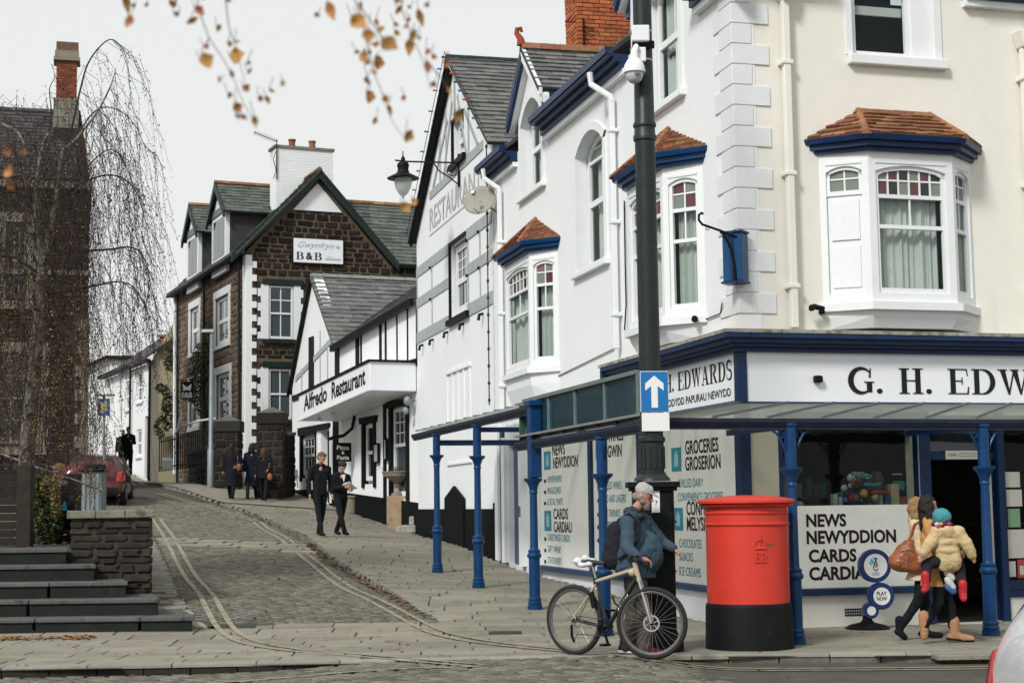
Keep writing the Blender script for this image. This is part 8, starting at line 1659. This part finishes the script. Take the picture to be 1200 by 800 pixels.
J = dict(head=(-.10, 0, 1.47), neck=(-.1, 0, 1.36), chest=(-.08, 0, 1.15), pelvis=(-.04, 0, .82), sha=(-.12, -.15, 1.27), ela=(-.10, -.25, 1.04), wra=(.12, -.30, 1.0), shb=(.0, .14, 1.27), elb=(.12, .16, 1.06), wrb=(.2, .02, 1.08), hipa=(-.02, -.08, .80), kna=(-.04, -.09, .45), ana=(-.21, -.1, .19), hipb=(.0, .08, .80), knb=(.12, .08, .44), anb=(.16, .06, .10))
w2.head((-.09, 0, 1.49), (1, .3, 0)); w2.core(J); w2.hand((.13, -.30, 1.0), (1, .05, .0), (0, -1, 0), .5); w2.hand((.2, .02, 1.08), (0, -1, .1), (1, 0, 0), .6)
w2.legs(J, BLK, (.085, .062, .05), name='leggings'); w2.top(J, cloth('camel_coat', (.46, .24, .085), .9, .1), (.135, .145), (.07, .062, .055), hem=(-.06, 0, .62), hemr=.17, name='coat'); w2.hair(DKH, 'long')
TB = M('tan_suede', (.36, .19, .10), .85, .15, 12, .3); w2.shoe((-.21, -.1, .20), (-.22, -.1, .045), TB, w=.05, boot=.1); w2.shoe((.16, .06, .09), (.37, .03, .03), TB, BLACKP, w=.05, boot=.14); w2.body()
m = MB()
SC_ = [cloth('scarf_red', (.45, .04, .04)), cloth('scarf_white', (.5, .5, .48)), cloth('scarf_blue', (.05, .12, .3)), cloth('scarf_pink', (.45, .15, .2))]
sf = thing('striped_scarf', 'knitted striped scarf hanging below the carried child', 'scarf', w2.p((.12, -.28, .8)))
for k, (z, mt, h) in enumerate(((.93, 0, .05), (.88, 2, .03), (.83, 3, .04), (.78, 1, .06), (.70, 1, .08), (.62, 2, .04))): w2.chain(mm := MB(), [(.0 + .004 * k, -.30, z), (.04 + .006 * k, -.30, z - h)], [.04, .042]); mm.build('band', SC_[mt], sf, smooth=2)
cr_ = w2.p((.03, -.33, .55)); cd = Person('small child in yellow padded coat, teal hat and red boots carried on hip', cr_, vox=.009)
YC = M('yellow_coat', (.50, .38, .20), .75, .08, 8, .25); J = dict(head=(-.05, 0, .82), neck=(-.05, 0, .68), chest=(-.03, 0, .56), pelvis=(0, 0, .36), sha=(-.12, -.02, .66), ela=(-.22, -.05, .54), wra=(-.29, -.04, .44), shb=(.1, -.02, .66), elb=(.18, -.05, .54), wrb=(.24, -.04, .42), hipa=(-.09, 0, .36), kna=(-.24, .05, .32), ana=(-.26, -.02, .16), hipb=(.09, .02, .36), knb=(.13, .06, .24), anb=(.13, -.02, .06))
cd.head((-.06, .02, .80), (-.3, 1, 0), .85); cd.core({k: v for k, v in J.items()}); cd.b = MB() if False else cd.b
cd.hand((.245, -.04, .42), (.3, 0, -1), (0, -1, 0), .5, .62); cd.hand((-.30, -.04, .43), (-.3, 0, -1), (0, -1, 0), .5, .62); cd.legs(J, BLK2, (.075, .06, .05))
def puff(m):
    for z, r in ((.64, .125), (.56, .15), (.47, .15)): m.ell(cd.p((-.02, 0, z)), r, .11, .065, 16, 10)
    m.ell(cd.p((-.04, -.07, .68)), .10, .06, .06, 14, 10)
cd.top(J, YC, (.11, .12), (.075, .068, .055), name='padded_coat', extra=puff); m = MB(); m.ell(cd.p((-.06, .01, .83)), .105, .10, .10, 18, 12); ht_ = cd.done(m, 'knitted_hat', M('teal_knit', (.06, .27, .29), .9, .15, 40, .5), vox=.008)
random.seed(8); PT = [M('knit_maroon', (.15, .01, .03), .9), M('knit_navy', (.02, .02, .08), .9), M('knit_mustard', (.5, .3, .06), .9), M('knit_cerise', (.4, .03, .12), .9), M('knit_white', (.5, .5, .5), .9)]
for k in range(26): a = 2 * math.pi * k / 13 + (.2 if k > 12 else 0); MB().ell(cd.p((-.06 + .095 * math.cos(a), .01 + .09 * math.sin(a), .755 - (.035 if k > 12 else 0))), .028, .026, .022, 8, 6).build('patterned_band', PT[(k * 3) % 5], ht_, smooth=2)
RB = M('red_boot', (.40, .02, .025), .4, .1, 5, 0)
for (an, toe) in (((-.27, -.02, .18), (-.31, -.10, .05)), ((.13, -.02, .08), (.12, -.08, -.05))): m = MB(); an = Vector(an); m.cap(cd.p(an + V3(0, 0, .03)), cd.p(an - V3(0, 0, .1)), .05, .043); m.cap(cd.p(an - V3(0, 0, .11)), cd.p(Vector(toe)), .043, .036); cd.done(m, 'boot', RB, vox=.008)
cd.body()
# --- school boys
def standing(label, root, hx=0, H=1.75, vox=.016, yaw=0, stride=.18, top=None, legs=None, hair=None, hk='short', hem=None, arms=None, shoes=BLK, w=1.0, head_f=(0, -1, -.35), hem_r=.17, group=None, skin=SKIN, bend=0):
    P_ = Person(label, root, vox=vox, yaw=yaw, group=group); k = H / 1.75
    J = dict(head=(0, -.02 - bend, 1.60 * k), neck=(0, 0, 1.50 * k), chest=(0, 0, 1.28 * k), pelvis=(0, 0, .93 * k), sha=(-.19 * w, 0, 1.41 * k), ela=(-.25 * w, .02, 1.14 * k), wra=(-.25 * w, -.04, .90 * k), shb=(.19 * w, 0, 1.41 * k), elb=(.25 * w, .02, 1.14 * k), wrb=(.25 * w, -.04, .90 * k), hipa=(-.09, 0, .90 * k), kna=(-.09, -stride * .5, .49 * k), ana=(-.08, -stride, .09), hipb=(.09, 0, .90 * k), knb=(.09, stride * .3, .48 * k), anb=(.08, stride, .1))
    if arms: J.update({q: (v[0], v[1], v[2] * k) for q, v in arms.items()})
    P_.head((0, -.03 - bend, 1.64 * k), head_f, skin=skin); P_.core(J)
    for q, sd in (('a', 1), ('b', -1)): wv = Vector(J['wr' + q]); dv = (wv - Vector(J['el' + q])).normalized(); P_.hand(tuple(wv), dv, (sd, 0, .2), .5)
    P_.legs(J, legs or BLK, (.095, .065, .055)); P_.top(J, top or BLK, (.14, .14), (.066, .056, .045), hem=(0, 0, hem * k) if hem else None, hemr=hem_r); 
    if hair: P_.hair(hair, hk)
    for q in 'ab': a = Vector(J['an' + q]); P_.shoe(a, (a.x, a.y - .18 if head_f[1] < 0 else a.y + .18, .035), shoes)
    P_.J = J; P_.k = k; P_.body(skin); return P_
g1 = gp(375, 628); b1_ = standing('taller boy with short fair hair in black jacket walking downhill, hand at side', g1, H=1.80, yaw=.55, hair=M('fair_hair', (.14, .08, .045), .7, .3, 40, .5), w=1.05, stride=.24, head_f=(.5, -1, -.5), group=None, bend=.05)
g2 = gp(399, 627); b2_ = standing('shorter dark-haired boy in blazer and white collar looking down at papers', g2, H=1.62, yaw=.6, hair=DKH, hk='curly', stride=.34, head_f=(-.1, -1, -.6), bend=.06, arms=dict(ela=(-.22, -.06, 1.14), wra=(-.05, -.26, 1.16), elb=(.24, -.05, 1.12), wrb=(.10, -.28, 1.10)))
m = MB(); m.prism([b2_.p((-.05, -.15, 1.36)), b2_.p((.05, -.15, 1.36)), b2_.p((.0, -.17, 1.18))], (0, -.02, 0)).build('shirt_front', PLAST, b2_.t)
pp = MB().prism([b2_.p((-.10, -.27, 1.12)), b2_.p((.10, -.24, 1.00)), b2_.p((.22, -.40, 1.04)), b2_.p((.02, -.42, 1.16))], (0, 0, .012)).prism([b2_.p((-.08, -.29, 1.15)), b2_.p((.06, -.27, 1.06)), b2_.p((.12, -.42, 1.10)), b2_.p((-.0, -.44, 1.19))], (0, 0, .008)); tag(pp.build('papers', PLAST), 'white papers held open by the shorter dark-haired boy', 'papers')
# --- three women walking uphill
for lab, px, H, hr, hk, bagc, bx_, bz, gk in (('woman in long black coat walking uphill, tan handbag, nearest the lamp post', 271, 1.64, DKH, 'long', (.17, .08, .045), .24, .95, 1), ('middle woman of the uphill trio in navy coat with a dusky pink bag', 295, 1.66, DKH, 'bob', (.15, .05, .05), .24, .98, 1), ('woman on the right of the trio in short dark jacket with an orange bag', 309, 1.55, M('brown_hair', (.06, .035, .02), .7), 'bob', (.28, .09, .03), .2, .72, 0)):
    r = gp(px, 585 if px < 300 else 587); P_ = standing(lab, r, H=H, vox=.02, hair=hr, hk=hk, stride=(.3 if px == 295 else -.25), head_f=(-.1 if px < 300 else -.4, 1, 0), hem=.42 if gk else .75, hem_r=.21 if gk else .17, w=.95, top=cloth('navy_coat', (.008, .010, .022)) if px == 295 else BLK, arms=dict(elb=(.24, -.04, 1.12), wrb=(.16, -.12, 1.05)))
    m = MB(); m.ell(P_.p((bx_, -.12, bz)), .085, .05, .11, 12, 8); m.tube([P_.p((bx_ - .05, -.12, bz + .08)), P_.p((bx_ - .03, -.1, bz + .3)), P_.p((.16, -.02, 1.40 * P_.k))], .012, 5); tag(m.build('handbag', M('bag_%d' % px, bagc, .5, .1), smooth=2), {271: 'tan handbag on the arm of the woman nearest the lamp post', 295: 'dusky pink handbag on the middle woman of the trio', 309: 'orange bag hanging at the hip of the right woman'}[px], 'handbag')
# --- couple further up, seated person
c1 = at(143.5, 560, 61); c1.z = G(c1.x, c1.y) + .25; standing('person in black standing behind the red car, left of a pair', c1, H=1.72, vox=.03, hair=DKH, stride=.1, head_f=(0, -1, -.2), top=BLK2)
c2_ = at(150, 560, 58.5); c2_.z = G(c2_.x, c2_.y) + .25; p2 = standing('person in black holding a phone behind the red car, right of a pair', c2_, H=1.78, vox=.03, hair=DKH, stride=.1, head_f=(.6, -1, -.4), arms=dict(elb=(.26, -.1, 1.15), wrb=(.2, -.34, 1.22)))
sr = at(70, 600, 24.9); sr.z = at(70, 553, 24.9).z - 1.22; sp_ = Person('blond person in dark jacket and grey scarf sitting behind the hedge', sr, vox=.012)
J = dict(head=(0, -.02, 1.20), neck=(.03, 0, 1.08), chest=(.05, 0, .88), pelvis=(.06, .02, .55), sha=(-.08, -.1, .98), ela=(-.08, -.2, .75), wra=(.02, -.3, .62), shb=(.18, .05, .98), elb=(.22, -.12, .76), wrb=(.1, -.3, .62), hipa=(.0, -.06, .52), kna=(-.05, -.42, .52), ana=(-.05, -.42, .15), hipb=(.14, -.04, .52), knb=(.12, -.42, .52), anb=(.12, -.42, .15))
sp_.head((-.01, -.03, 1.22), (-.7, -1, -.45)); sp_.core(J); sp_.hand((.02, -.3, .62), (.3, -1, -.3), (0, 0, 1), .6); sp_.hand((.1, -.3, .62), (-.3, -1, -.3), (0, 0, 1), .6); sp_.legs(J, BLK2); sp_.top(J, cloth('dark_brown_jacket', (.028, .024, .024)), (.14, .15), (.068, .06, .045)); sp_.hair(M('pale_blond', (.42, .30, .17), .7, .3, 40, .5), 'short')
m = MB(); sp_.chain(m, [(-.04, -.06, 1.06), (.08, -.02, 1.04)], [.055, .055]); sp_.chain(m, [(-.02, -.12, 1.02), (.0, -.14, .9)], [.045, .04]); sp_.done(m, 'scarf', cloth('grey_scarf', (.2, .17, .17))); sp_.shoe((-.05, -.42, .12), (-.07, -.6, .04), BLK); sp_.shoe((.12, -.42, .12), (.12, -.6, .04), BLK); sp_.body()
q0 = at(75.5, 598, 24.5); tag(MB().add([at(71, 598, 24.4), at(79, 598, 24.4), at(77, 587, 24.5), at(75, 587, 24.5), at(71, 598, 24.7), at(79, 598, 24.7), at(77, 587, 24.7), at(75, 587, 24.7)], [(0, 1, 2, 3), (4, 5, 6, 7), (0, 1, 5, 4), (1, 2, 6, 5), (2, 3, 7, 6), (3, 0, 4, 7)]).build('carrier_bag', M('cyan_bag', (.02, .28, .42), .5, .1)), 'bright cyan carrier bag beside the seated blond person', 'carrier bag')
tag(MB().box(sr.x - .3, sr.x + .45, 24.8, 25.2, zt5 - .05, sr.z + .44).build('bench_block', TIMBER), 'dark wooden bench under the seated blond person', 'bench')
# --- nearer car at the lower right corner
car('hatchback', 'silvery white hatchback nosing off the lower right edge of the view', (2.40, 7.75, -.11), math.radians(-5), CWH, L=4.1, W=1.7, H=1.46)
# ---------------------------------------------------------------- one object per separate piece
SPLIT = {'mullion', 'tie_beam', 'pilaster', 'bay_apron', 'window_frame', 'drain_pipe', 'door_post', 'dark_post', 'lintel_and_sill', 'timber_pegs', 'window_surround', 'string_course', 'rear_walls', 'window_architrave', 'cornice_band', 'rail', 'tooth_stone', 'jamb_stone', 'lintel_stone', 'timber_rail', 'gutter', 'bullet', 'print_mark', 'print_square', 'menu_case', 'plinth', 'shelving', 'canopy_trim', 'screen_frame', 'sign_frame', 'lock_and_light', 'security_lamp', 'blind_mullion', 'door_panels', 'bar', 'cable', 'dormer_cheek', 'shop_interior', 'roof_edge', 'clamp_band', 'glazing_bars', 'drain_cover', 'fascia_frame', 'sign_print', 'cabinet_grille', 'air_brick', 'down_tube', 'ledge', 'cornice', 'shopfront_frame'}
for o in [o for o in bpy.data.objects if o.type == 'MESH' and o.name.split('.')[0] in SPLIT]:
    me = o.data; n = len(me.vertices)
    if o.modifiers and o.modifiers[0].type != 'BEVEL' or n > 4000: continue
    par = list(range(n))
    def find(a):
        while par[a] != a: par[a] = par[par[a]]; a = par[a]
        return a
    for e in me.edges: a, b = find(e.vertices[0]), find(e.vertices[1]); par[a] = b
    groups = {}
    for i in range(n): groups.setdefault(find(i), []).append(i)
    if len(groups) < 2: continue
    co = np.array([v.co[:] for v in me.vertices]); G_ = list(groups.values())
    bb = [(co[g].min(0) - .012, co[g].max(0) + .012) for g in G_]; k = len(G_)
    if k > 200: continue
    q = list(range(k))      # pieces that touch stay together
    def fq(a):
        while q[a] != a: a = q[a]
        return a
    for i in range(k):
        for j in range(i):
            if (bb[i][0] <= bb[j][1]).all() and (bb[j][0] <= bb[i][1]).all(): q[fq(i)] = fq(j)
    cl = {}
    for i in range(k): cl.setdefault(fq(i), []).extend(G_[i])
    if len(cl) < 2: continue
    fo = {}
    for f in me.polygons: fo.setdefault(fq(next(i for i in [0])) if False else find(f.vertices[0]), []).append(list(f.vertices))
    root_of = {find(g[0]): fq(i) for i, g in enumerate(G_)}; faces = {}
    for r, fl in fo.items(): faces.setdefault(root_of[r], []).extend(fl)
    base = o.name.split('.')[0]; first = True; old = me
    for c, vs in cl.items():
        mp = {v: i for i, v in enumerate(vs)}; nm = bpy.data.meshes.new(base); nm.from_pydata([tuple(co[v]) for v in vs], [], [[mp[v] for v in f] for f in faces.get(c, [])])
        nm.materials.append(old.materials[0])
        if first: o.data = nm; first = False; continue
        d = o.copy(); d.data = nm; COL.objects.link(d)
        for ch in []: pass
